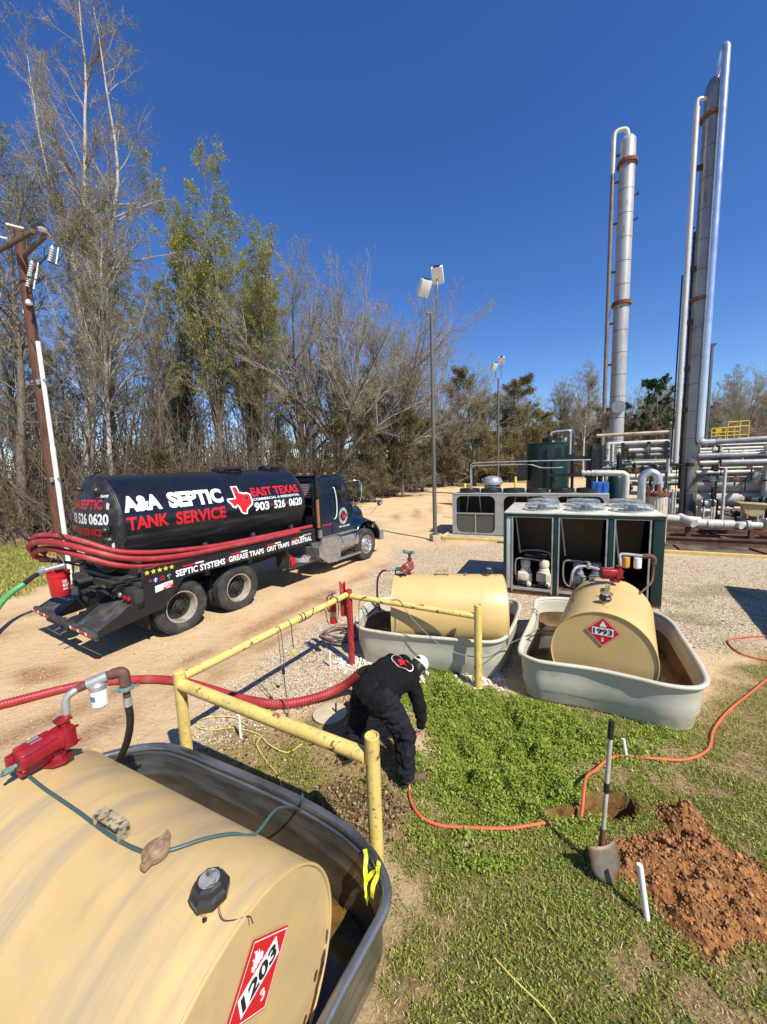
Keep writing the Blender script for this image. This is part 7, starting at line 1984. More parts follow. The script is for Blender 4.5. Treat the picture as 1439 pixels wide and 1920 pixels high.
# unseen stand-in building outside the frame, added to cast the shadow on the gravel
t = thing('stand_in_shed', 'unseen stand-in shed added beyond the right edge to cast the shadow on the gravel', 'shed', (9.55, 7.25, 0), math.atan2(-2.5, -1.55))
part('shed_wall', lambda q: (q.box((2.5, 2.2, 1.2), (5.0, 4.4, 2.4)),), M_pipegrey, t)
part('shed_roof', lambda q: (q.box((2.5, 2.2, 2.46), (5.2, 4.6, .1)),), M_palegreen, t)
# ================================================================== TREES
def tubes_np(P, Rr, s):
    """P (N,K,3), Rr (N,K) -> verts, quads"""
    N, K, _ = P.shape
    T_ = np.empty_like(P)
    T_[:, 1:-1] = P[:, 2:] - P[:, :-2]; T_[:, 0] = P[:, 1] - P[:, 0]; T_[:, -1] = P[:, -1] - P[:, -2]
    T_ /= np.linalg.norm(T_, axis=-1, keepdims=True) + 1e-9
    ref = np.where(np.abs(T_[:, :, 2:3]) > .9, np.array([1.0, 0, 0]), np.array([0, 0, 1.0]))
    A = np.cross(T_, ref); A /= np.linalg.norm(A, axis=-1, keepdims=True) + 1e-9
    B = np.cross(T_, A)
    ang = np.arange(s) * 2 * pi / s
    V = P[:, :, None] + Rr[:, :, None, None] * (A[:, :, None] * np.cos(ang)[None, None, :, None] + B[:, :, None] * np.sin(ang)[None, None, :, None])
    idx = np.arange(N * K * s).reshape(N, K, s)
    a = idx[:, :-1]; b_ = idx[:, 1:]
    F = np.stack([a, np.roll(a, -1, 2), np.roll(b_, -1, 2), b_], -1).reshape(-1, 4)
    return V.reshape(-1, 3), F
def grow_np(rg, start, dirn, length, r0, K, wob, up, taper=.25):
    N = len(start)
    P = np.empty((N, K, 3)); P[:, 0] = start
    d = dirn / (np.linalg.norm(dirn, axis=-1, keepdims=True) + 1e-9)
    st = (length / (K - 1))[:, None]
    for k in range(1, K):
        d = d + rg.normal(0, wob, (N, 3)) + np.array([0, 0, up])
        d /= np.linalg.norm(d, axis=-1, keepdims=True)
        P[:, k] = P[:, k - 1] + d * st
    t_ = np.linspace(0, 1, K)[None]
    return P, r0[:, None] * (1 - (1 - taper) * t_)
def spawn(rg, P, Rr, M, t0, t1, ang, lr, K, wob, up, rr=.55, lenf=None, taper=.2, rmin=.004):
    N, Kp, _ = P.shape
    u = rg.uniform(t0, t1, (N, M)); x = u * (Kp - 1); i = np.minimum(x.astype(int), Kp - 2); f = (x - i)[..., None]
    n_ = np.arange(N)[:, None]
    S = P[n_, i] * (1 - f) + P[n_, i + 1] * f
    D = P[n_, i + 1] - P[n_, i]; D /= np.linalg.norm(D, axis=-1, keepdims=True) + 1e-9
    Rp = Rr[n_, i]
    rnd = rg.normal(size=(N, M, 3)); side = rnd - (rnd * D).sum(-1, keepdims=True) * D; side /= np.linalg.norm(side, axis=-1, keepdims=True) + 1e-9
    a = rg.normal(ang, .16, (N, M))[..., None]
    C_ = D * np.cos(a) + side * np.sin(a)
    Lp = np.linalg.norm(P[:, 1:] - P[:, :-1], axis=-1).sum(1)[:, None]
    Ln = Lp * lr * (1.15 - .75 * u) * rg.uniform(.65, 1.25, (N, M))
    if lenf is not None: Ln = Ln * lenf(u)
    r0 = np.maximum(np.minimum(Rp * rr, Ln * .02 + .004), rmin)
    return grow_np(rg, S.reshape(-1, 3), C_.reshape(-1, 3), Ln.ravel(), r0.ravel(), K, wob, up, taper)
def barkmat(name, col, dark, sc_=6):
    return mat(name, col, .9, var=.3, vs=sc_, spot=(dark, sc_ * 1.5, .52, .15, (1, 1, .35)), bump=.02, bs=14, spec=.1)
M_bark1 = barkmat('grey bark', (.27, .235, .195), (.10, .08, .065))
M_bark2 = barkmat('brown bark', (.17, .135, .105), (.07, .055, .042))
M_bark3 = barkmat('pale bark', (.44, .40, .34), (.18, .15, .12))
M_twig1 = mat('grey brown twigs', (.30, .26, .21), .9, var=.25, vs=.8, spec=.1)
M_twig2 = mat('tan twigs', (.31, .265, .19), .9, var=.25, vs=.8, spec=.1)
M_twigd = mat('dark twigs', (.13, .10, .075), .9, var=.25, vs=.8, spec=.1)
M_lf_spring = leafmat('spring leaves', [(.20, .23, .04), (.30, .32, .06), (.40, .38, .09), (.24, .30, .05)], .55, .35)
M_lf_bud = leafmat('opening buds', [(.26, .22, .10), (.34, .30, .12), (.30, .32, .10), (.24, .22, .10)], .7, .3)
M_lf_green = leafmat('fresh green leaves', [(.06, .13, .025), (.10, .19, .035), (.16, .25, .05)], .5, .35)
M_lf_olive = leafmat('olive evergreen leaves', [(.055, .055, .018), (.10, .09, .028), (.17, .14, .05), (.23, .18, .08)], .6, .25)
M_lf_pine = leafmat('pine needles', [(.03, .065, .02), (.05, .10, .03), (.08, .13, .04)], .6, .15)

def build_tree(name, label, seed, H, r0, loc, rz, kind='slim', bark=M_bark1, twig=M_twig1, leafm=M_lf_bud, nleaf=4000, lsize=.035, fine=1.0, lean=0.0, group=None, cat='tree'):
    rg = np.random.default_rng(seed)
    t = thing(name, label, cat, loc, rz, group)
    lev = []
    base = np.array([[0, 0, -.3]])
    if kind == 'spread':
        P0_, R0_ = grow_np(rg, base, np.array([[0, 0, 1.0]]), np.array([H * .26]), np.array([r0]), 7, .03, .02, .85)
        n = 15; az = np.linspace(0, 4 * pi, n + 1)[:-1] + rg.normal(0, .2, n); tilt = np.linspace(.10, 1.08, n)[rg.permutation(n)]
        S = P0_[0][rg.integers(3, 7, n)]
        D = np.stack([np.cos(az) * np.sin(tilt), np.sin(az) * np.sin(tilt), np.cos(tilt)], -1)
        P1, R1 = grow_np(rg, S, D, H * (.64 + .05 * tilt) * rg.uniform(.9, 1.03, n), np.full(n, r0 * .40), 14, .085, .022, .10)
        P2, R2 = spawn(rg, P1, R1, 15, .2, 1.0, .62, .36, 8, .12, .05, .55, lenf=lambda u: .7 + .9 * u)
        P3, R3 = spawn(rg, P2, R2, 10, .1, 1.0, .6, .44, 5, .14, .05, .6, rmin=.009)
        P4, R4 = spawn(rg, P3, R3, int(9 * fine), .1, 1.0, .6, .46, 3, .14, .04, .6, rmin=.007)
    elif kind == 'fork':
        P0_, R0_ = grow_np(rg, base, np.array([[lean, 0, 1.0]]), np.array([H * .42]), np.array([r0]), 10, .025, .02, .72)
        n = 4; tilt = np.array([.06, .20, .30, .16]); az = np.array([3.0, 2.8, .2, 4.6])
        S = P0_[0][[9, 8, 9, 7]]
        D = np.stack([np.cos(az) * np.sin(tilt), np.sin(az) * np.sin(tilt), np.cos(tilt)], -1)
        P1, R1 = grow_np(rg, S, D, H * np.array([.56, .5, .5, .42]), r0 * np.array([.5, .42, .45, .36]), 14, .045, .03, .12)
        P2, R2 = spawn(rg, P1, R1, 22, .06, 1.0, .65, .26, 8, .11, .05, .5, lenf=lambda u: .8 + .7 * u)
        P2b, R2b = spawn(rg, P0_, R0_, 9, .35, .95, 1.1, .34, 8, .12, .03, .3)
        P2 = np.concatenate([P2, P2b]); R2 = np.concatenate([R2, R2b])
        P3, R3 = spawn(rg, P2, R2, 10, .12, .97, .6, .46, 5, .13, .05, .6, rmin=.008)
        P4, R4 = spawn(rg, P3, R3, int(9 * fine), .1, 1.0, .55, .5, 3, .14, .05, .6, rmin=.006)
    elif kind == 'upright':
        P0_, R0_ = grow_np(rg, base, np.array([[lean, 0, 1.0]]), np.array([H * .30]), np.array([r0]), 8, .02, .02, .8)
        n = 9; tilt = rg.uniform(.03, .30, n); az = np.linspace(0, 2 * pi, n + 1)[:-1] + rg.normal(0, .3, n)
        S = P0_[0][rg.integers(4, 8, n)]
        D = np.stack([np.cos(az) * np.sin(tilt), np.sin(az) * np.sin(tilt), np.cos(tilt)], -1)
        P1, R1 = grow_np(rg, S, D, H * (.70 - .45 * tilt), np.full(n, r0 * .42), 14, .045, .05, .12)
        P2, R2 = spawn(rg, P1, R1, 20, .1, 1.0, .5, .24, 8, .09, .07, .5, lenf=lambda u: .8 + .7 * u)
        P3, R3 = spawn(rg, P2, R2, 8, .1, .97, .5, .46, 5, .12, .06, .6, rmin=.008)
        P4, R4 = spawn(rg, P3, R3, int(7 * fine), .1, 1.0, .5, .5, 3, .12, .05, .6, rmin=.006)
    elif kind == 'dense':
        P0_, R0_ = grow_np(rg, base, np.array([[lean, 0, 1.0]]), np.array([H * .92]), np.array([r0]), 12, .03, .02, .2)
        P1, R1 = spawn(rg, P0_, R0_, 34, .06, .98, .95, .36, 9, .10, .03, .4)
        P2, R2 = spawn(rg, P1, R1, 9, .1, .97, .7, .42, 7, .12, .03, .6)
        P3, R3 = spawn(rg, P2, R2, 7, .1, .95, .7, .45, 5, .14, .02, .6, rmin=.007)
        P4, R4 = spawn(rg, P3, R3, int(6 * fine), .1, 1.0, .6, .5, 3, .14, .0, .6, rmin=.005)
    elif kind == 'pine':
        P0_, R0_ = grow_np(rg, base, np.array([[lean, 0, 1.0]]), np.array([H * .98]), np.array([r0]), 12, .015, .02, .15)
        P1, R1 = spawn(rg, P0_, R0_, 38, .42, .99, 1.3, .20, 7, .08, .03, .3, lenf=lambda u: 1.3)
        P2, R2 = spawn(rg, P1, R1, 8, .25, 1.0, .7, .40, 5, .12, .04, .6)
        P3, R3 = spawn(rg, P2, R2, 5, .3, 1.0, .6, .45, 4, .14, .02, .6, rmin=.007)
        P4, R4 = P3[:10], R3[:10]
    else:                                                           # slim forest-grown tree
        P0_, R0_ = grow_np(rg, base, np.array([[lean, 0, 1.0]]), np.array([H * .90]), np.array([r0]), 16, .03, .02, .10)
        P1, R1 = spawn(rg, P0_, R0_, 38, .34, 1.0, .60, .26, 9, .09, .06, .36, lenf=lambda u: .8 + .75 * u)
        P1b, R1b = spawn(rg, P0_, R0_, 8, .12, .45, 1.1, .12, 7, .14, .02, .2)
        P2, R2 = spawn(rg, P1, R1, 8, .15, .98, .6, .46, 6, .12, .05, .6)
        P3, R3 = spawn(rg, P2, R2, 7, .1, .98, .55, .5, 4, .13, .05, .6, rmin=.009)
        P4, R4 = spawn(rg, P3, R3, int(5 * fine), .1, 1.0, .5, .55, 3, .14, .04, .6, rmin=.007)
        P2 = np.concatenate([P2, P1b[:, np.linspace(0, 6, 6).astype(int)]]); R2 = np.concatenate([R2, R1b[:, np.linspace(0, 6, 6).astype(int)]])
    flare = R0_.copy(); flare[:, 0] *= 1.45; flare[:, 1] *= 1.08
    V0, F0 = tubes_np(P0_, flare, 12); V1, F1 = tubes_np(P1, R1, 7)
    npobj('trunk', np.concatenate([V0, V1]), np.concatenate([F0, F1 + len(V0)]), bark, t, smooth=True)
    Va, Fa = tubes_np(P2, R2, 5); Vb, Fb = tubes_np(P3, R3, 3); Vc, Fc = tubes_np(P4, R4, 3)
    V = np.concatenate([Va, Vb, Vc]); F = np.concatenate([Fa, Fb + len(Va), Fc + len(Va) + len(Vb)])
    npobj('crown', V, F, twig, t)
    if nleaf:
        src = np.concatenate([P4.reshape(-1, 3), P3[:, 2:].reshape(-1, 3)])
        S = src[rg.integers(0, len(src), nleaf)] + rg.normal(0, .10 if kind != 'dense' else .18, (nleaf, 3))
        S = S[S[:, 2] > .3]
        Vl, Fl = leaves_np(S, lsize, .9)
        npobj('leaves', Vl, Fl, leafm, t)
    return t

woods_z = lambda x, y: float(gz(np.array([x]), np.array([y]))[0]) - .05
def place(x, y): return (x, y, woods_z(x, y))
A = build_tree('bare_tree', 'tallest bare tree at the upper left, its pale trunk forking high up', 21, 29.5, .30, place(-17.4, 22), 0.0, 'fork', M_bark3, M_twig1, M_lf_bud, 12000, .035, 1.25, lean=.14)
B1 = build_tree('bare_tree', 'bare tree with faint green leaves leaning in at the left edge behind the utility pole', 22, 20.5, .24, place(-18.6, 19.6), .4, 'slim', M_bark2, M_twig1, M_lf_green, 5200, .055, 1.2, lean=.12)
S1 = build_tree('bare_tree', 'slim dark bare tree rising over the rear end of the truck barrel', 23, 18.2, .19, place(-18.4, 27), 0, 'slim', M_bark2, M_twig2, M_lf_bud, 14000, .045, 1.3)
S2 = build_tree('bare_tree', 'slender pale-barked tree just right of the utility pole conduit', 24, 18.0, .15, place(-15.2, 21.5), 1, 'slim', M_bark3, M_twig1, M_lf_bud, 9000, .045, 1.2)
G = build_tree('leafing_tree', 'tall tree budding yellow-green above the middle of the truck', 25, 24.6, .26, place(-12.4, 30), .5, 'upright', M_bark2, M_twig2, M_lf_spring, 30000, .075, 1.1)
SPR = build_tree('spreading_tree', 'broad fan-shaped bare tree behind the truck cab', 26, 22.5, .42, place(-4.0, 36), .2, 'spread', M_bark2, M_twig1, M_lf_bud, 26000, .045, 1.0)
DN = build_tree('bushy_tree', 'bushy olive-green tree right of the nearer light pole', 27, 15.6, .25, place(11.9, 50), 0, 'dense', M_bark2, M_twig2, leafmat('yellow-olive leaves', [(.13, .12, .04), (.19, .17, .055), (.27, .23, .09), (.22, .17, .09)], .6, .3), 42000, .085, 1.2)
PN = build_tree('pine_tree', 'dark green pine between the two columns', 28, 15.5, .22, place(43.8, 62), 0, 'pine', M_bark2, M_twigd, M_lf_pine, 14000, .13, 1.0)
EV = build_tree('evergreen_shrub', 'dark olive thicket tree behind the truck hood', 29, 7.5, .12, place(-1.0, 32.5), 0, 'dense', M_bark2, M_twig1, M_lf_olive, 11000, .06, 1.0)
def cp(src, x, y, rz, s, label, sx=1.0):
    return copy_tree(src, place(x, y), rz, label, (s * sx, s * sx, s))
cp(S1, -22.6, 25, 2.1, .92, 'bare tree in the gap left of the utility pole')
cp(S2, -20.2, 31, 4.0, 1.0, 'pale thin bare tree standing behind the slim dark one')
cp(G, -17.3, 34.5, 2.5, .88, 'grey-green leafing tree just left of the tallest yellow-green one', 1.05)
cp(G, -10.3, 31.5, 4.4, .84, 'shorter leafing tree close against the right side of the tallest yellow-green one', 1.25)
cp(S1, -15.0, 26.5, 3.6, .80, 'short bare tree above the hatches of the truck barrel')
cp(A, -23.7, 30.5, 1.0, .70, 'second forked bare tree, hazy behind the tallest one')
cp(S1, -9.3, 30, 5.0, .93, 'bare tree in the dip between the yellow-green and the fan-shaped tree')
cp(SPR, -8.6, 41, 1.9, 1.04, 'fan-shaped bare tree farther back above the front of the barrel', .9)
cp(SPR, .8, 38.5, 2.3, .84, 'fan-shaped bare tree leaning out to the right of the broad one', 1.05)
cp(SPR, 2.6, 43, 3.4, .84, 'fan-shaped bare tree showing behind the nearer light pole', .9)
cp(SPR, 8.1, 50, 5.2, .70, 'low bare tree between the two light poles', 1.0)
cp(DN, 18.8, 56, 2.0, .98, 'bushy olive tree right of the farther light pole', 1.15)
cp(DN, 24.0, 60, 4.1, .74, 'low bushy tree behind the green storage tank', 1.3)
cp(S2, 31.3, 60, 2.0, .98, 'thin bare tree left of the shorter column', 1.3)
cp(S1, 29.8, 64, 1.1, .82, 'leafless tree half hidden behind the thin one left of the shorter column')
cp(DN, 41.3, 67, 1.1, .80, 'bushy tree just right of the shorter column', 1.1)
cp(DN, 53.2, 66, 5.0, .86, 'bushy tree behind the taller column', 1.2)
cp(SPR, 56.5, 61, 4.4, .76, 'bare tree behind the yellow platform railing', .9)
cp(SPR, 53.5, 53, 2.4, .60, 'bare tree at the right edge above the pipe rack', .9)
cp(DN, 62, 60, 2.7, 1.0, 'bushy evergreen at the far right edge', 1.1)
cp(EV, -3.4, 30.4, 1.0, .95, 'olive bush behind the truck windshield', 1.2)
cp(EV, 1.9, 36.5, 2.0, 1.12, 'dark olive bush left of the nearer light pole base', 1.1)
cp(EV, 4.4, 43, 3.0, 1.15, 'olive bush where the sandy track meets the woods', 1.3)
cp(EV, 9.4, 52, 4.0, .95, 'olive bush under the bushy tree at the end of the track', 1.6)
cp(EV, -6.6, 27.6, 5.0, .75, 'olive bush behind the cab roof', 1.3)
cp(EV, -13.2, 22.6, 2.2, .62, 'small green bush behind the utility pole', 1.2)
cp(EV, -18.5, 21.0, 3.2, .60, 'green bush at the left edge of the woods', 1.4)
cp(EV, 15.5, 57, 1.2, 1.0, 'olive bush behind the roof cowl', 2.0)
rt = random.Random(9)
far_lab = 'bare grey tree deep in the woods at the left, behind the front row'
for k in range(26):
    d = rt.uniform(8, 26); s_ = rt.random()
    x = -30 + s_ * 40 - d * .35; y = 17 + (x + 30) * .55 + d + rt.uniform(-1, 1)
    y = max(y, 24 + d * .6)
    src = [S1, S2, S2, S1][k % 4]
    c = copy_tree(src, place(x, y), rt.uniform(0, 6), far_lab, rt.uniform(.50, .78)); c['group'] = 'bare trees deep in the left woods'
for k in range(34):
    x = 10 + k * 2.35 + rt.uniform(-1, 1); y = 68 + rt.uniform(0, 16)
    c = copy_tree([DN, SPR, DN, S1][k % 4], place(x, y), rt.uniform(0, 6), 'hazy tree in the distant line behind the piping', rt.uniform(.72, 1.0)); c['group'] = 'distant trees behind the piping'

# undergrowth: tangled stems and brush that nobody could count
def band_points(n, d0, d1, rg):
    """points along the edge of the woods, d metres behind it"""
    E = np.array([(-34, 13.5), (-15.5, 16.2), (-12.5, 16.5), (-7, 23.0), (-2.4, 29.5), (0.2, 34.0), (3.0, 42), (8, 54), (30, 62), (90, 64)])
    seg = np.linalg.norm(E[1:] - E[:-1], axis=1); cum = np.concatenate([[0], np.cumsum(seg)])
    u = rg.uniform(0, cum[-1] * .62, n) if False else rg.uniform(0, 1, n) ** .85 * cum[-1]
    i = np.clip(np.searchsorted(cum, u) - 1, 0, len(seg) - 1); f = (u - cum[i]) / seg[i]
    P = E[i] + (E[i + 1] - E[i]) * f[:, None]; T_ = (E[i + 1] - E[i]) / seg[i][:, None]
    Nn = np.stack([-T_[:, 1], T_[:, 0]], -1)
    return P + Nn * rg.uniform(d0, d1, n)[:, None]
rg = np.random.default_rng(77)
pt = band_points(3800, .3, 9, rg)
hz = np.clip(rg.gamma(3.2, 1.3, len(pt)), .8, 10)
st = np.column_stack([pt, gz(pt[:, 0], pt[:, 1]) - .1])
dr = np.column_stack([rg.normal(0, .30, (len(pt), 2)), np.ones(len(pt))])
P1, R1 = grow_np(rg, st, dr, hz, .010 + hz * .0045, 7, .10, .02, .3)
P2, R2 = spawn(rg, P1, R1, 7, .15, 1.0, .7, .40, 5, .14, .02, .6, rmin=.006)
P3, R3 = spawn(rg, P2, R2, 3, .2, 1.0, .6, .5, 3, .14, .0, .6, rmin=.005)
Va, Fa = tubes_np(P1, R1, 4); Vb, Fb = tubes_np(P2, R2, 3); Vc, Fc = tubes_np(P3, R3, 3)
tag(npobj('undergrowth', np.concatenate([Va, Vb, Vc]), np.concatenate([Fa, Fb + len(Va), Fc + len(Va) + len(Vb)]), mat('brush stems', (.135, .105, .075), .9, var=.4, vs=.4, spec=.1)), 'tangled leafless brush filling the edge of the woods', 'undergrowth', kind='stuff')
src = np.concatenate([P2.reshape(-1, 3), P3.reshape(-1, 3)])
n = 60000
cl_ = fbm(src[:, 0], src[:, 1], .22, 3); pr = np.clip(cl_ - .30, .03, None) ** 1.5 * np.clip(1.2 - src[:, 2] / 7, .1, 1); pr /= pr.sum()
S = src[rg.choice(len(src), n, p=pr)] + rg.normal(0, .22, (n, 3))
V, F = leaves_np(S, .06, .9)
tag(npobj('brush_leaves', V, F, leafmat('mixed brush leaves', [(.05, .07, .02), (.10, .10, .035), (.20, .15, .07), (.26, .19, .10), (.09, .12, .03)], .7, .25)), 'sparse olive and brown leaves in the brush along the woods', 'foliage', kind='stuff')
# far wall of woods
rg = np.random.default_rng(78)
n = 760
pt = band_points(n, 8, 34, rg); hh = rg.uniform(5, 11.5, n)
st = np.column_stack([pt, gz(pt[:, 0], pt[:, 1]) - .2])
P1, R1 = grow_np(rg, st, np.column_stack([rg.normal(0, .06, (n, 2)), np.ones(n)]), hh, .05 + hh * .006, 8, .04, .02, .15)
P2, R2 = spawn(rg, P1, R1, 16, .12, 1.0, .8, .22, 5, .13, .05, .4, rmin=.015)
P3, R3 = spawn(rg, P2, R2, 5, .15, 1.0, .6, .45, 3, .14, .03, .6, rmin=.012)
Va, Fa = tubes_np(P1, R1, 5); Vb, Fb = tubes_np(P2, R2, 3); Vc, Fc = tubes_np(P3, R3, 3)
tag(npobj('far_woods', np.concatenate([Va, Vb, Vc]), np.concatenate([Fa, Fb + len(Va), Fc + len(Va) + len(Vb)]), mat('far stems', (.25, .215, .17), .9, var=.35, vs=.2, spec=.1)), 'hazy mass of bare stems deeper in the woods', 'woods', kind='stuff')
S = P3.reshape(-1, 3)[rg.integers(0, P3.size // 3, 90000)] + rg.normal(0, .35, (90000, 3))
S[:60000, 2] = S[:60000, 2] * .42 + rg.uniform(0, 1.0, 60000)
V, F = leaves_np(S, .14, .9)
tag(npobj('far_foliage', V, F, leafmat('far foliage', [(.08, .08, .03), (.14, .115, .055), (.21, .165, .095), (.12, .11, .045)], .7, .2)), 'dull olive foliage deeper in the woods', 'foliage', kind='stuff')

# ================================================================== UTILITY POLE
UP = thing('utility_pole', 'brown wooden utility pole with crossarms, cutouts and a white conduit', 'utility pole', (-9.885, 11.606, 0))
q = MB(); q.tube([(0, 0, -.3), (0, 0, 5), (0, 0, 10.05)], [.165, .14, .115], 20)
obj('pole_shaft', q, mat('creosoted wood', (.115, .045, .022), .75, var=.4, vs=2, spot=((.03, .017, .012), 2.2, .48, .2, (3, 3, .5)), bump=.006, bs=30, stretch=(4, 4, .5)), UP)
M_arm = mat('weathered grey crossarm', (.11, .085, .065), .85, var=.3, vs=8, stretch=(1, 6, 6))
q = MB(); q.box((-.10, -.22, 9.50), (2.5, .085, .11), math.atan2(-.8, 1.65), bev=.01); obj('crossarm', q, M_arm, UP)
q = MB(); q.box((.72, -.44, 9.30), (1.7, .085, .11), math.atan2(-.93, 1.45), bev=.01); obj('crossarm', q, M_arm, UP)
def insulator(parent, p, d, n=7, r=.055, m=M_white):
    p = Vector(p); d = Vector(d).normalized(); M = frame_M(p, *(lambda z: (z.orthogonal().normalized(), z.cross(z.orthogonal().normalized()), z))(d))
    prof = [(.015, 0)]
    for k in range(n): prof += [(.02, k * .045), (r, k * .045 + .018), (.02, k * .045 + .03)]
    prof.append((.015, n * .045))
    q = MB(); q.lathe(prof, 12, M); return obj('insulator', q, m, parent)
for p, d in (((.75, -.70, 9.60), (-1, -.5, .10)), ((-.05, -.32, 9.58), (-1, -.5, .10)), ((1.42, -.94, 9.38), (0, 0, 1))): insulator(UP, p, d, 8 if d[0] < 0 else 2, .036 if d[0] < 0 else .10)
for px_, py_, pz_, rot in ((1.55, -1.02, 8.62, .5), (.95, -.98, 8.30, .5), (.50, -.55, 8.25, .5)):
    q = MB(); q.lathe([(.03, 0)] + sum([[(.03, k * .06), (.055, k * .06 + .02), (.03, k * .06 + .04)] for k in range(6)], []) + [(.03, .40)], 10, Matrix.Translation((px_, py_, pz_)) @ Matrix.Rotation(.35, 4, 'Y'))
    co = obj('cutout_body', q, mat('porcelain grey', (.62, .62, .60), .25), UP)
    q = MB(); q.tube([(px_ + .26, py_ + .03, pz_ + .34), (px_ + .14, py_ + .03, pz_ - .06)], .017, 8); obj('fuse_tube', q, M_white, co)
    q = MB(); q.tube([(px_ + .12, py_, pz_ + .40), (px_ + .30, py_ + .03, pz_ + .34)], .012, 6); q.tube([(px_ - .02, py_, pz_), (px_ + .16, py_ + .03, pz_ - .08)], .016, 6); q.tube([(px_ + .04, py_, pz_ + .2), (0.0, 0, pz_ + .05)], .018, 6); obj('cutout_bracket', q, M_vent, co)
for p in ((.14, -.14, 7.95), (-.38, -.5, 8.05), (-.10, .0, 7.75)):
    q = MB(); q.lathe([(.05, 0), (.075, .03), (.075, .10), (.05, .13), (.02, .15)], 8, Matrix.Translation(p)); obj('spool_insulator', q, M_white, UP)
q = MB()
ru = random.Random(4)
for k in range(5): q.tube(smoothline([(-1.6 + ru.uniform(-.3, .3), -1.2, 8.8 + ru.uniform(-.5, .6)), (-.8, -.6, 8.3 + ru.uniform(-.3, .2)), (-.25, -.15, 7.5 + ru.uniform(-.2, .2)), (.10, -.12, 6.9), (.20, -.14, 6.7 - .05 * k)], 6), .013, 5)
for k in range(3): q.tube(smoothline([(.2 + .3 * k, .1 + .1 * k, 8.9), (.35, .0, 8.6), (.12, -.12, 8.3), (.17, -.1, 7.6), (.19, -.14, 6.95)], 6), .009, 5)
q.tube(smoothline([(.5, .2, 9.6), (.52, .15, 9.3), (.75, .2, 9.2), (.95, .3, 9.5)], 6), .012, 5)
obj('service_cables', q, M_hoseblack, UP)
q = MB()
for a, b_ in (((.45, -.85, 9.63), (-22, -11, 10.2)), ((-.35, -.47, 9.61), (-22, -10.5, 10.0)), ((-1.0, .2, 9.6), (-22, -9.5, 9.8))): q.tube([a, b_], .010, 5)
for z in (8.0, 7.8): q.tube(smoothline([(-.12, -.1, z), (-8, -5.5, z - .5), (-22, -14, z + .1)], 6), .014, 5)
obj('power_line', q, M_vent, UP)
q = MB(); q.tube([(.30, -.20, 0), (.30, -.20, 3.9)], .062, 16); q.tube([(.30, -.20, 3.86), (.28, -.19, 6.95)], .056, 16); q.lathe([(.066, 3.84), (.066, 4.0)], 16, Matrix.Translation((.30, -.20, 0)))
cd_ = obj('conduit', q, mat('white conduit', (.74, .74, .72), .4, var=.05), UP)
q = MB()
for z in (5.9, 3.1): q.box((.12, -.16, z), (.62, .03, .05), -.35); q.box((.10, -.16, z - .06), (.10, .03, .10), -.35)
obj('standoff_bracket', q, M_galv, cd_)

# ================================================================== THE WORKER
def skin(name, joints, bones, root, m, parent, sub=2, vox=0):
    me = bpy.data.meshes.new(name); ks = list(joints); ix = {k: i for i, k in enumerate(ks)}
    me.from_pydata([joints[k][0] for k in ks], [(ix[a], ix[b_]) for a, b_ in bones], [])
    o = bpy.data.objects.new(name, me); COL.objects.link(o)
    md = o.modifiers.new('skin', 'SKIN'); md.use_smooth_shade = True; md.branch_smoothing = .6
    sl = me.skin_vertices[0] if len(me.skin_vertices) else None
    if sl is None:
        bpy.context.view_layer.objects.active = o
        bm = bmesh.new(); bm.from_mesh(me); bm.verts.layers.skin.verify(); bm.to_mesh(me); bm.free(); sl = me.skin_vertices[0]
    for k in ks:
        r_ = joints[k][1]; sl.data[ix[k]].radius = r_ if hasattr(r_, '__len__') else (r_, r_)
        sl.data[ix[k]].use_root = (k == root)
    md = o.modifiers.new('sub', 'SUBSURF'); md.levels = sub; md.render_levels = sub
    if vox:
        md = o.modifiers.new('merge', 'REMESH'); md.mode = 'VOXEL'; md.voxel_size = vox; md.use_smooth_shade = True
        md = o.modifiers.new('relax', 'SMOOTH'); md.factor = .5; md.iterations = 4
    bpy.context.view_layer.update()
    dg = bpy.context.evaluated_depsgraph_get()
    m2 = bpy.data.meshes.new_from_object(o.evaluated_get(dg)); bpy.data.objects.remove(o)
    m2.name = name
    return finish(name, m2, m, parent, True, 180)
PB_ = Vector((-.15, 3.68, 0.0))
zg = float(gz(np.array([-.15]), np.array([3.68]))[0])
PER = thing('person', 'worker in black with a white cap, bending down and gripping the orange hose', 'person', (PB_.x, PB_.y, zg))
def J(x, y, z): return (x - PB_.x, y - PB_.y, z)
M_cloth = mat('black hoodie cloth', (.009, .009, .010), .95, var=.25, vs=7, spec=.12, bump=.004, bs=22, spot=((.03, .028, .022), 6, .66, .15))
M_trou = mat('black work trousers', (.012, .013, .017), .9, var=.3, vs=8, spec=.2, bump=.006, bs=20, stretch=(1, 1, 2.4), spot=((.06, .045, .03), 5, .66, .12))
M_skin = mat('skin', (.36, .20, .13), .5, var=.08, vs=9)
M_boot = mat('muddy brown boots', (.10, .065, .04), .8, var=.35, vs=14, spot=((.22, .13, .08), 10, .52, .2))
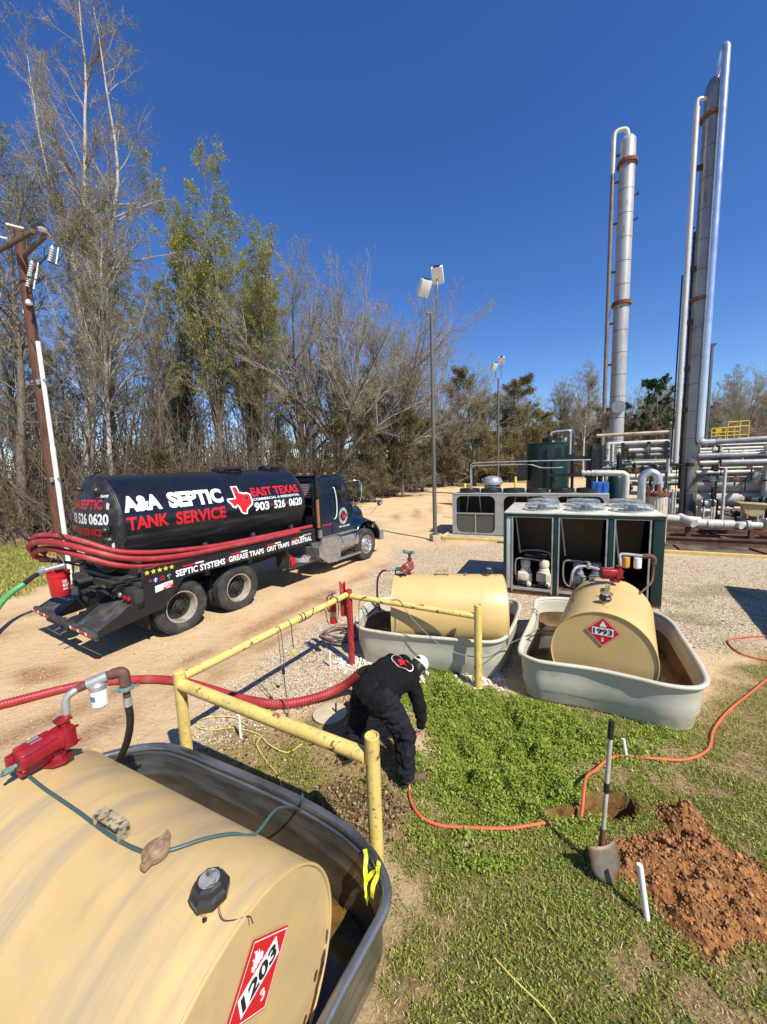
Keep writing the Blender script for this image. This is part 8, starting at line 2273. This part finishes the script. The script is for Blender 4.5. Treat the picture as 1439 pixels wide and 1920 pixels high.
body = {'pel': (J(-.15, 3.73, .87), .11), 'sp': (J(.0, 3.87, .94), .10), 'ch': (J(.12, 4.0, .93), .12), 'nk': (J(.24, 4.12, .88), .055), 'nk2': (J(.28, 4.15, .85), .052),
        'sR': (J(.24, 3.92, .85), .055), 'eR': (J(.31, 3.83, .58), .040), 'wR': (J(.33, 3.83, .36), .026), 'sL': (J(.04, 4.16, .93), .055), 'eL': (J(-.11, 4.25, .84), .042), 'wL': (J(.06, 4.10, .60), .028),
        'hR': (J(-.05, 3.63, .84), .09), 'kR': (J(.15, 3.56, .46), .055), 'aR': (J(.14, 3.47, .10), .038), 'hL': (J(-.25, 3.81, .84), .09), 'kL': (J(-.34, 3.87, .46), .055), 'aL': (J(-.47, 3.82, .10), .038),
        'tR': (J(.27, 3.52, .05), .03), 'tL': (J(-.36, 3.93, .05), .03)}
bb_ = [('pel', 'sp'), ('sp', 'ch'), ('ch', 'nk'), ('nk', 'nk2'), ('ch', 'sR'), ('sR', 'eR'), ('eR', 'wR'), ('ch', 'sL'), ('sL', 'eL'), ('eL', 'wL'), ('pel', 'hR'), ('hR', 'kR'), ('kR', 'aR'), ('pel', 'hL'), ('hL', 'kL'), ('kL', 'aL'), ('aR', 'tR'), ('aL', 'tL')]
bd = skin('body', body, bb_, 'pel', M_skin, PER)
def blob(name, chains, m, parent, vox=.010, relax=5):
    """closed tapered capsules merged into one continuous skin"""
    q = MB()
    for ch_ in chains:
        for (p0, r0_), (p1, r1_) in zip(ch_, ch_[1:]):
            p0, p1 = Vector(p0), Vector(p1); ax_ = p1 - p0; L_ = ax_.length; z_ = ax_.normalized(); x_ = z_.orthogonal().normalized(); y_ = z_.cross(x_)
            pr = [(max(.0005, r0_ * cos(a)), r0_ * sin(a)) for a in np.linspace(-pi / 2, 0, 7)] + [(max(.0005, r1_ * cos(a)), L_ + r1_ * sin(a)) for a in np.linspace(0, pi / 2, 7)]
            q.lathe(pr, 20, frame_M(p0, x_, y_, z_))
    o = obj(name, q, None, None)
    md = o.modifiers.new('merge', 'REMESH'); md.mode = 'VOXEL'; md.voxel_size = vox; md.use_smooth_shade = True
    md = o.modifiers.new('relax', 'SMOOTH'); md.factor = .5; md.iterations = relax
    bpy.context.view_layer.update()
    m2 = bpy.data.meshes.new_from_object(o.evaluated_get(bpy.context.evaluated_depsgraph_get())); bpy.data.objects.remove(o)
    return finish(name, m2, m, parent, True, 180)
ey_ = Vector((.73, -.68, 0)) * .085; dn_ = Vector((0, 0, -.02))
def P3(x, y, z): return Vector(J(x, y, z))
spine_ = [((-.175, 3.69, .83), .150), ((-.10, 3.77, .90), .140), ((.0, 3.87, .925), .140), ((.11, 3.98, .905), .145), ((.18, 4.05, .875), .120)]
jch = [[(P3(*p) + ey_ * s_ * (1.0 if k_ < 4 else .7) + (dn_ if s_ > 0 else Vector((0, 0, .02))), r_) for k_, (p, r_) in enumerate(spine_)] for s_ in (-1, 1)]
jch += [[(P3(*p), r_) for p, r_ in spine_],
        [(P3(.18, 4.05, .88), .10), (P3(.25, 4.125, .865), .075)],
        [(P3(.14, 4.0, .88), .11), (P3(.235, 3.905, .84), .098), (P3(.285, 3.87, .71), .080), (P3(.32, 3.83, .58), .070), (P3(.33, 3.83, .46), .058), (P3(.332, 3.83, .385), .047)],
        [(P3(.12, 4.05, .90), .11), (P3(.03, 4.15, .93), .098), (P3(-.05, 4.21, .89), .080), (P3(-.115, 4.25, .83), .072), (P3(-.05, 4.2, .74), .060), (P3(.04, 4.12, .64), .050)]]
tch = [[(P3(-.05, 3.655, .82), .148), (P3(-.25, 3.80, .82), .148)], [(P3(-.15, 3.73, .84), .160), (P3(-.15, 3.73, .80), .150)],
       [(P3(-.05, 3.645, .80), .140), (P3(.06, 3.595, .64), .120), (P3(.155, 3.565, .46), .098), (P3(.14, 3.51, .28), .092), (P3(.14, 3.475, .13), .082)],
       [(P3(-.25, 3.80, .80), .140), (P3(-.31, 3.85, .64), .120), (P3(-.34, 3.88, .46), .098), (P3(-.41, 3.85, .28), .092), (P3(-.465, 3.825, .13), .082)]]
def crumple(o, amp, sc1):
    me = o.data; n = len(me.vertices); co = np.empty(n * 3); me.vertices.foreach_get('co', co); co = co.reshape(-1, 3)
    no = np.empty(n * 3); me.vertices.foreach_get('normal', no); no = no.reshape(-1, 3)
    d = np.array([mnoise.noise(Vector((p[0] * sc1, p[1] * sc1, p[2] * sc1 * 1.8))) + .5 * mnoise.noise(Vector(p) * sc1 * 2.3) for p in co])
    co += no * (d * amp)[:, None]; me.vertices.foreach_set('co', co.ravel()); me.update()
jacket = blob('hoodie', jch, M_cloth, PER); crumple(jacket, .016, 9)
trou = blob('trousers', tch, M_trou, PER); crumple(trou, .024, 11)
for nm, aa, tt in (('R', (.14, 3.465, .11), (.31, 3.54, .055)), ('L', (-.475, 3.82, .11), (-.36, 3.95, .055))):
    a_ = Vector(J(*aa)); t_ = Vector(J(*tt)); d_ = (t_ - a_); d_.z = 0; d_.normalize()
    hel = a_ - d_ * .05
    bt = skin('boot', {'s': (a_ + Vector((0, 0, .07)), .055), 'a': (a_ + Vector((0, 0, -.02)), .058), 'h': (Vector((hel.x, hel.y, .045)), .05), 'm': (Vector((a_.x, a_.y, .05)) + d_ * .09, (.052, .045)), 't': (Vector((a_.x, a_.y, .04)) + d_ * .18, (.050, .036)), 't2': (Vector((a_.x, a_.y, .035)) + d_ * .22, (.035, .028))},
              [('s', 'a'), ('a', 'h'), ('a', 'm'), ('m', 't'), ('t', 't2')], 'a', M_boot, PER, 2)
    so = MB(); P = []
    for k in range(16):
        an = 2 * pi * k / 16; sd_ = Vector((-d_.y, d_.x, 0)); P.append(Vector((a_.x, a_.y, 0)) + d_ * (.075 + .155 * cos(an)) + sd_ * (.05 + .006 * cos(an)) * sin(an))
    so.add([p + Vector((0, 0, z)) for z in (-.002, .022) for p in P], [tuple(range(15, -1, -1)), tuple(range(16, 32))] + [(k, (k + 1) % 16, 16 + (k + 1) % 16, 16 + k) for k in range(16)])
    obj('sole', so, M_black_flat, bt)
# hand closing on the hose
def hand(wr, pd, fd, m, s=1.0, curl=.9):
    """wr wrist, pd palm direction, fd palm-side direction (where the fingers close to)"""
    wr = Vector(wr); pd = Vector(pd).normalized(); fd = (Vector(fd) - pd * Vector(fd).dot(pd)).normalized(); sd_ = pd.cross(fd)
    parts_ = []
    q = {'w': (wr, .024 * s), 'p1': (wr + pd * .03 * s, (.034 * s, .018 * s)), 'p2': (wr + pd * .07 * s, (.040 * s, .017 * s)), 'p3': (wr + pd * .085 * s, (.036 * s, .014 * s))}
    parts_.append((q, [('w', 'p1'), ('p1', 'p2'), ('p2', 'p3')], 'w'))
    for i, (ln, o_f) in enumerate(((.070, -.030), (.078, -.010), (.072, .011), (.056, .030))):
        b0 = wr + pd * .070 * s + sd_ * o_f * s; L_ = ln * s; c1 = curl * .9; c2 = curl * 1.9; c3 = curl * 2.7
        d1 = pd * cos(c1) + fd * sin(c1); d2 = pd * cos(c2) + fd * sin(c2); d3 = pd * cos(c3) + fd * sin(c3)
        j1 = b0 + pd * .018 * s; j2 = j1 + d1 * L_ * .45; j3 = j2 + d2 * L_ * .32; j4 = j3 + d3 * L_ * .22
        parts_.append(({'a': (b0, .0095 * s), 'b': (j1, .0100 * s), 'c': (j2, .0088 * s), 'd': (j3, .0080 * s), 'e': (j4, .0068 * s)}, [('a', 'b'), ('b', 'c'), ('c', 'd'), ('d', 'e')], 'a'))
    b0 = wr + pd * .025 * s - sd_ * .026 * s; j1 = b0 - sd_ * .022 * s + pd * .022 * s + fd * .01 * s; j2 = j1 + pd * .024 * s + fd * .022 * s; j3 = j2 + pd * .010 * s + fd * .022 * s + sd_ * .008 * s
    parts_.append(({'a': (b0, .012 * s), 'b': (j1, .0115 * s), 'c': (j2, .0100 * s), 'd': (j3, .0078 * s)}, [('a', 'b'), ('b', 'c'), ('c', 'd')], 'a'))
    mbx = MB()
    for jn, bn, rt_ in parts_:
        o = skin('tmp', jn, bn, rt_, m, None, 2)
        mbx.add([tuple(v.co) for v in o.data.vertices], [tuple(p.vertices) for p in o.data.polygons]); me = o.data; bpy.data.objects.remove(o); bpy.data.meshes.remove(me)
    return obj('hand', mbx, m, PER, angle=180)
M_glove = mat('grubby grey work glove', (.34, .31, .27), .8, var=.25, vs=18, spot=((.06, .05, .045), 14, .52, .15))
hand(J(.33, 3.83, .385), (-.10, .06, -1), (-.35, .35, 0), M_glove, 1.0, .75)
hand(J(.05, 4.11, .625), (.5, -.35, -.9), (.3, .3, -.2), M_glove, 1.0, .7)
# head, hair, cap
HC = Vector(J(.345, 4.215, .835)); face = Vector((.45, .28, -.70)).normalized()       # where the face looks
crownd = Vector((.62, .52, .58)).normalized(); crownd = (crownd - face * crownd.dot(face)).normalized(); ear = crownd.cross(face)
HM = frame_M(HC, ear, face, crownd)
bm = bmesh.new(); bmesh.ops.create_uvsphere(bm, u_segments=32, v_segments=24, radius=1.0)
for v in bm.verts:
    x, y, z = v.co
    wx = .076 * (1 - .12 * max(0, -z)); wy = .096; wz = .118
    X_, Y_, Z_ = x * wx, y * wy, z * wz
    if z < 0: X_ *= 1 - .28 * (-z) ** 1.5; Y_ = Y_ * (1 - .12 * (-z)) + (.012 * -z)
    fy = max(0, y)
    Y_ += .022 * math.exp(-((X_ / .012) ** 2) - ((Z_ + .018) / .022) ** 2) * (fy > .5)          # nose
    Y_ -= .008 * (math.exp(-(((abs(X_) - .03) / .013) ** 2) - ((Z_ - .012) / .010) ** 2)) * (fy > .3)   # eye sockets
    Y_ += .005 * math.exp(-((X_ / .025) ** 2) - ((Z_ + .058) / .008) ** 2) * (fy > .3)          # lips
    Y_ += .008 * math.exp(-((X_ / .02) ** 2) - ((Z_ + .095) / .015) ** 2) * (fy > .2)           # chin
    v.co = HM @ Vector((X_, Y_, Z_))
me = bpy.data.meshes.new('head'); bm.to_mesh(me); bm.free(); hd = finish('head', me, M_skin, PER, True, 180)
q = MB()
for sx in (-1, 1):
    q.lathe([(.0001, 0), (.011, .001), (.012, .004), (.0001, .007)], 12, HM @ Matrix.Translation((sx * .03, .083, .012)) @ Matrix.Rotation(-pi / 2, 4, 'X'))
obj('eyes', q, M_white, hd)
q = MB()
for sx in (-1, 1):
    q.tube([HM @ Vector((sx * (.074 + .006 * sin(a)), -.005 + .018 * cos(a), -.01 + .03 * sin(a))) for a in np.linspace(-1.4, 3.9, 12)], .006, 8)
obj('ears', q, M_skin, hd)
# hair: short dark strands over the lower back of the head
rh_ = np.random.default_rng(5); V = []; F = []
hs = MB()
for k in range(900):
    a = rh_.uniform(-2.4, 2.4) ; b_ = rh_.uniform(-.55, .75)
    nrm = Vector((sin(a) * cos(b_), -cos(a) * cos(b_), sin(b_)))
    p = HM @ Vector((nrm.x * .077, nrm.y * .096, nrm.z * .112))
    if cos(a) < -.1 and b_ < .2: continue
    nw = (HM.to_3x3() @ nrm); dn = (HM.to_3x3() @ Vector((rh_.normal(0, .4), -.1, -1))).normalized()
    s_ = nw.cross(dn).normalized() * .004
    e = p + nw * .016 + dn * rh_.uniform(.02, .04)
    hs.add([p - s_, p + s_, p + nw * .014 + s_, p + nw * .014 - s_, e], [(0, 1, 2, 3), (3, 2, 4)])
obj('hair', hs, mat('dark brown hair', (.022, .014, .010), .6, var=.4, vs=20), hd, recalc=False)
q = MB(); V = []; F = []; nu, nv = 28, 10
CT = HM @ Matrix.Translation((0, 0, .028)) @ Matrix.Rotation(-.12, 4, 'X')
for j in range(nv + 1):
    b_ = (pi / 2) * j / nv
    for i in range(nu):
        a = 2 * pi * i / nu
        V.append(CT @ Vector((cos(a) * cos(b_) * .089, sin(a) * cos(b_) * .106, sin(b_) * .112)))
for j in range(nv):
    for i in range(nu):
        # the open gap at the back of the cap
        F.append((j * nu + i, j * nu + (i + 1) % nu, (j + 1) * nu + (i + 1) % nu, (j + 1) * nu + i)) if not (j in (1, 2) and 19 <= i <= 22) else None
q.add(V, F); M_cap = mat('off-white cap cloth', (.66, .65, .60), .8, var=.12, vs=14, spot=((.40, .36, .30), 10, .6, .15))
cap = obj('cap', q, M_cap, PER, angle=60, recalc=False); md = cap.modifiers.new('t', 'SOLIDIFY'); md.thickness = .004
q = MB(); V = []; n = 14
for z in (0, .005):
    for i in range(n + 1):
        a = pi * i / n
        V += [CT @ Vector((cos(a) * .085, sin(a) * .100, .004 + z)), CT @ Vector((cos(a) * .080, .065 + sin(a) * .115, -.012 + z - .012 * abs(cos(a))))]
m_ = 2 * (n + 1); F = []
for i in range(n):
    k = 2 * i
    F += [(k, k + 1, k + 3, k + 2), (m_ + k, m_ + k + 2, m_ + k + 3, m_ + k + 1), (k + 1, m_ + k + 1, m_ + k + 3, k + 3)]
q.add(V, F); obj('cap_brim', q, M_cap, cap)
# round emblem on the back, wrapped onto the hoodie by ray casting
bpy.context.view_layer.update()
bc = Vector(J(.15, 3.955, 1.5)); ex = Vector((.68, .73, 0)).normalized(); ey = Vector((-.73, .68, 0)).normalized()
def onback(u, v, l):
    o_ = bc + ex * u + ey * v
    ok, p, n_, _ = jacket.ray_cast(o_, Vector((0, 0, -1)))
    return (p + n_ * l) if ok else Vector((o_.x, o_.y, 1.0))
def back_patch(V, F, nm, m, l, step=.02):
    P, Qf = cut_map(V, F, step, lambda x, y: onback(x, y, l)); mb = MB(); mb.add(P, Qf); return obj(nm, mb, m, jacket, smooth=False, recalc=False)
def stadium(a, b_, n=12):
    return [(b_ * .6 * 0 + a * cos(t_), b_ * sin(t_)) for t_ in np.linspace(0, 2 * pi, 4 * n + 1)[:-1]]
outer = stadium(.088, .135); inner = stadium(.082, .128)
V = [(x, y, 0) for x, y in outer + inner]; n = len(outer)
back_patch(V, [(k, (k + 1) % n, n + (k + 1) % n, n + k) for k in range(n)], 'print_ring', M_print_white, .003)
V, F = flat_poly([((y - .5) * -.10, (x - .5) * .115) for x, y in [(px, py) for px, py in TEXAS]])
back_patch(V, F, 'print_emblem', M_print_red, .003)
for body_, up_ in (('A&A SEPTIC', 1), ('TANK SERVICE', -1)):
    V, F = fit_text(body_, 0, 1, 0, 1, .02)
    VV = []
    for v in V:
        a = (radians(150) - radians(120) * v[0]) if up_ > 0 else (radians(210) + radians(120) * v[0])
        r_ = .0 + (.020 * v[1] if up_ > 0 else .020 * (1 - v[1]))
        # reading direction runs along the shoulders
        X_, Y_ = (.108 + r_) * cos(a), (.063 + r_ * .8) * sin(a)
        VV.append((Y_, -X_, 0))
    back_patch(VV, F, 'print_lettering', M_print_red, .003)
q = MB(); q.box(J(.10, 3.545, .70), (.012, .003, .025)); obj('pocket_tag', q, M_print_white, trou)
q = MB(); q.tube(smoothline([P3(.10, 4.17, .965), P3(.165, 4.12, 1.0), P3(.215, 4.06, .99), P3(.265, 3.99, .93)], 5), [.02, .03, .036, .04, .044, .046, .048, .048, .048, .048, .046, .042, .038, .032, .026, .02][:16], 12)
obj('hood', q, M_cloth, jacket)
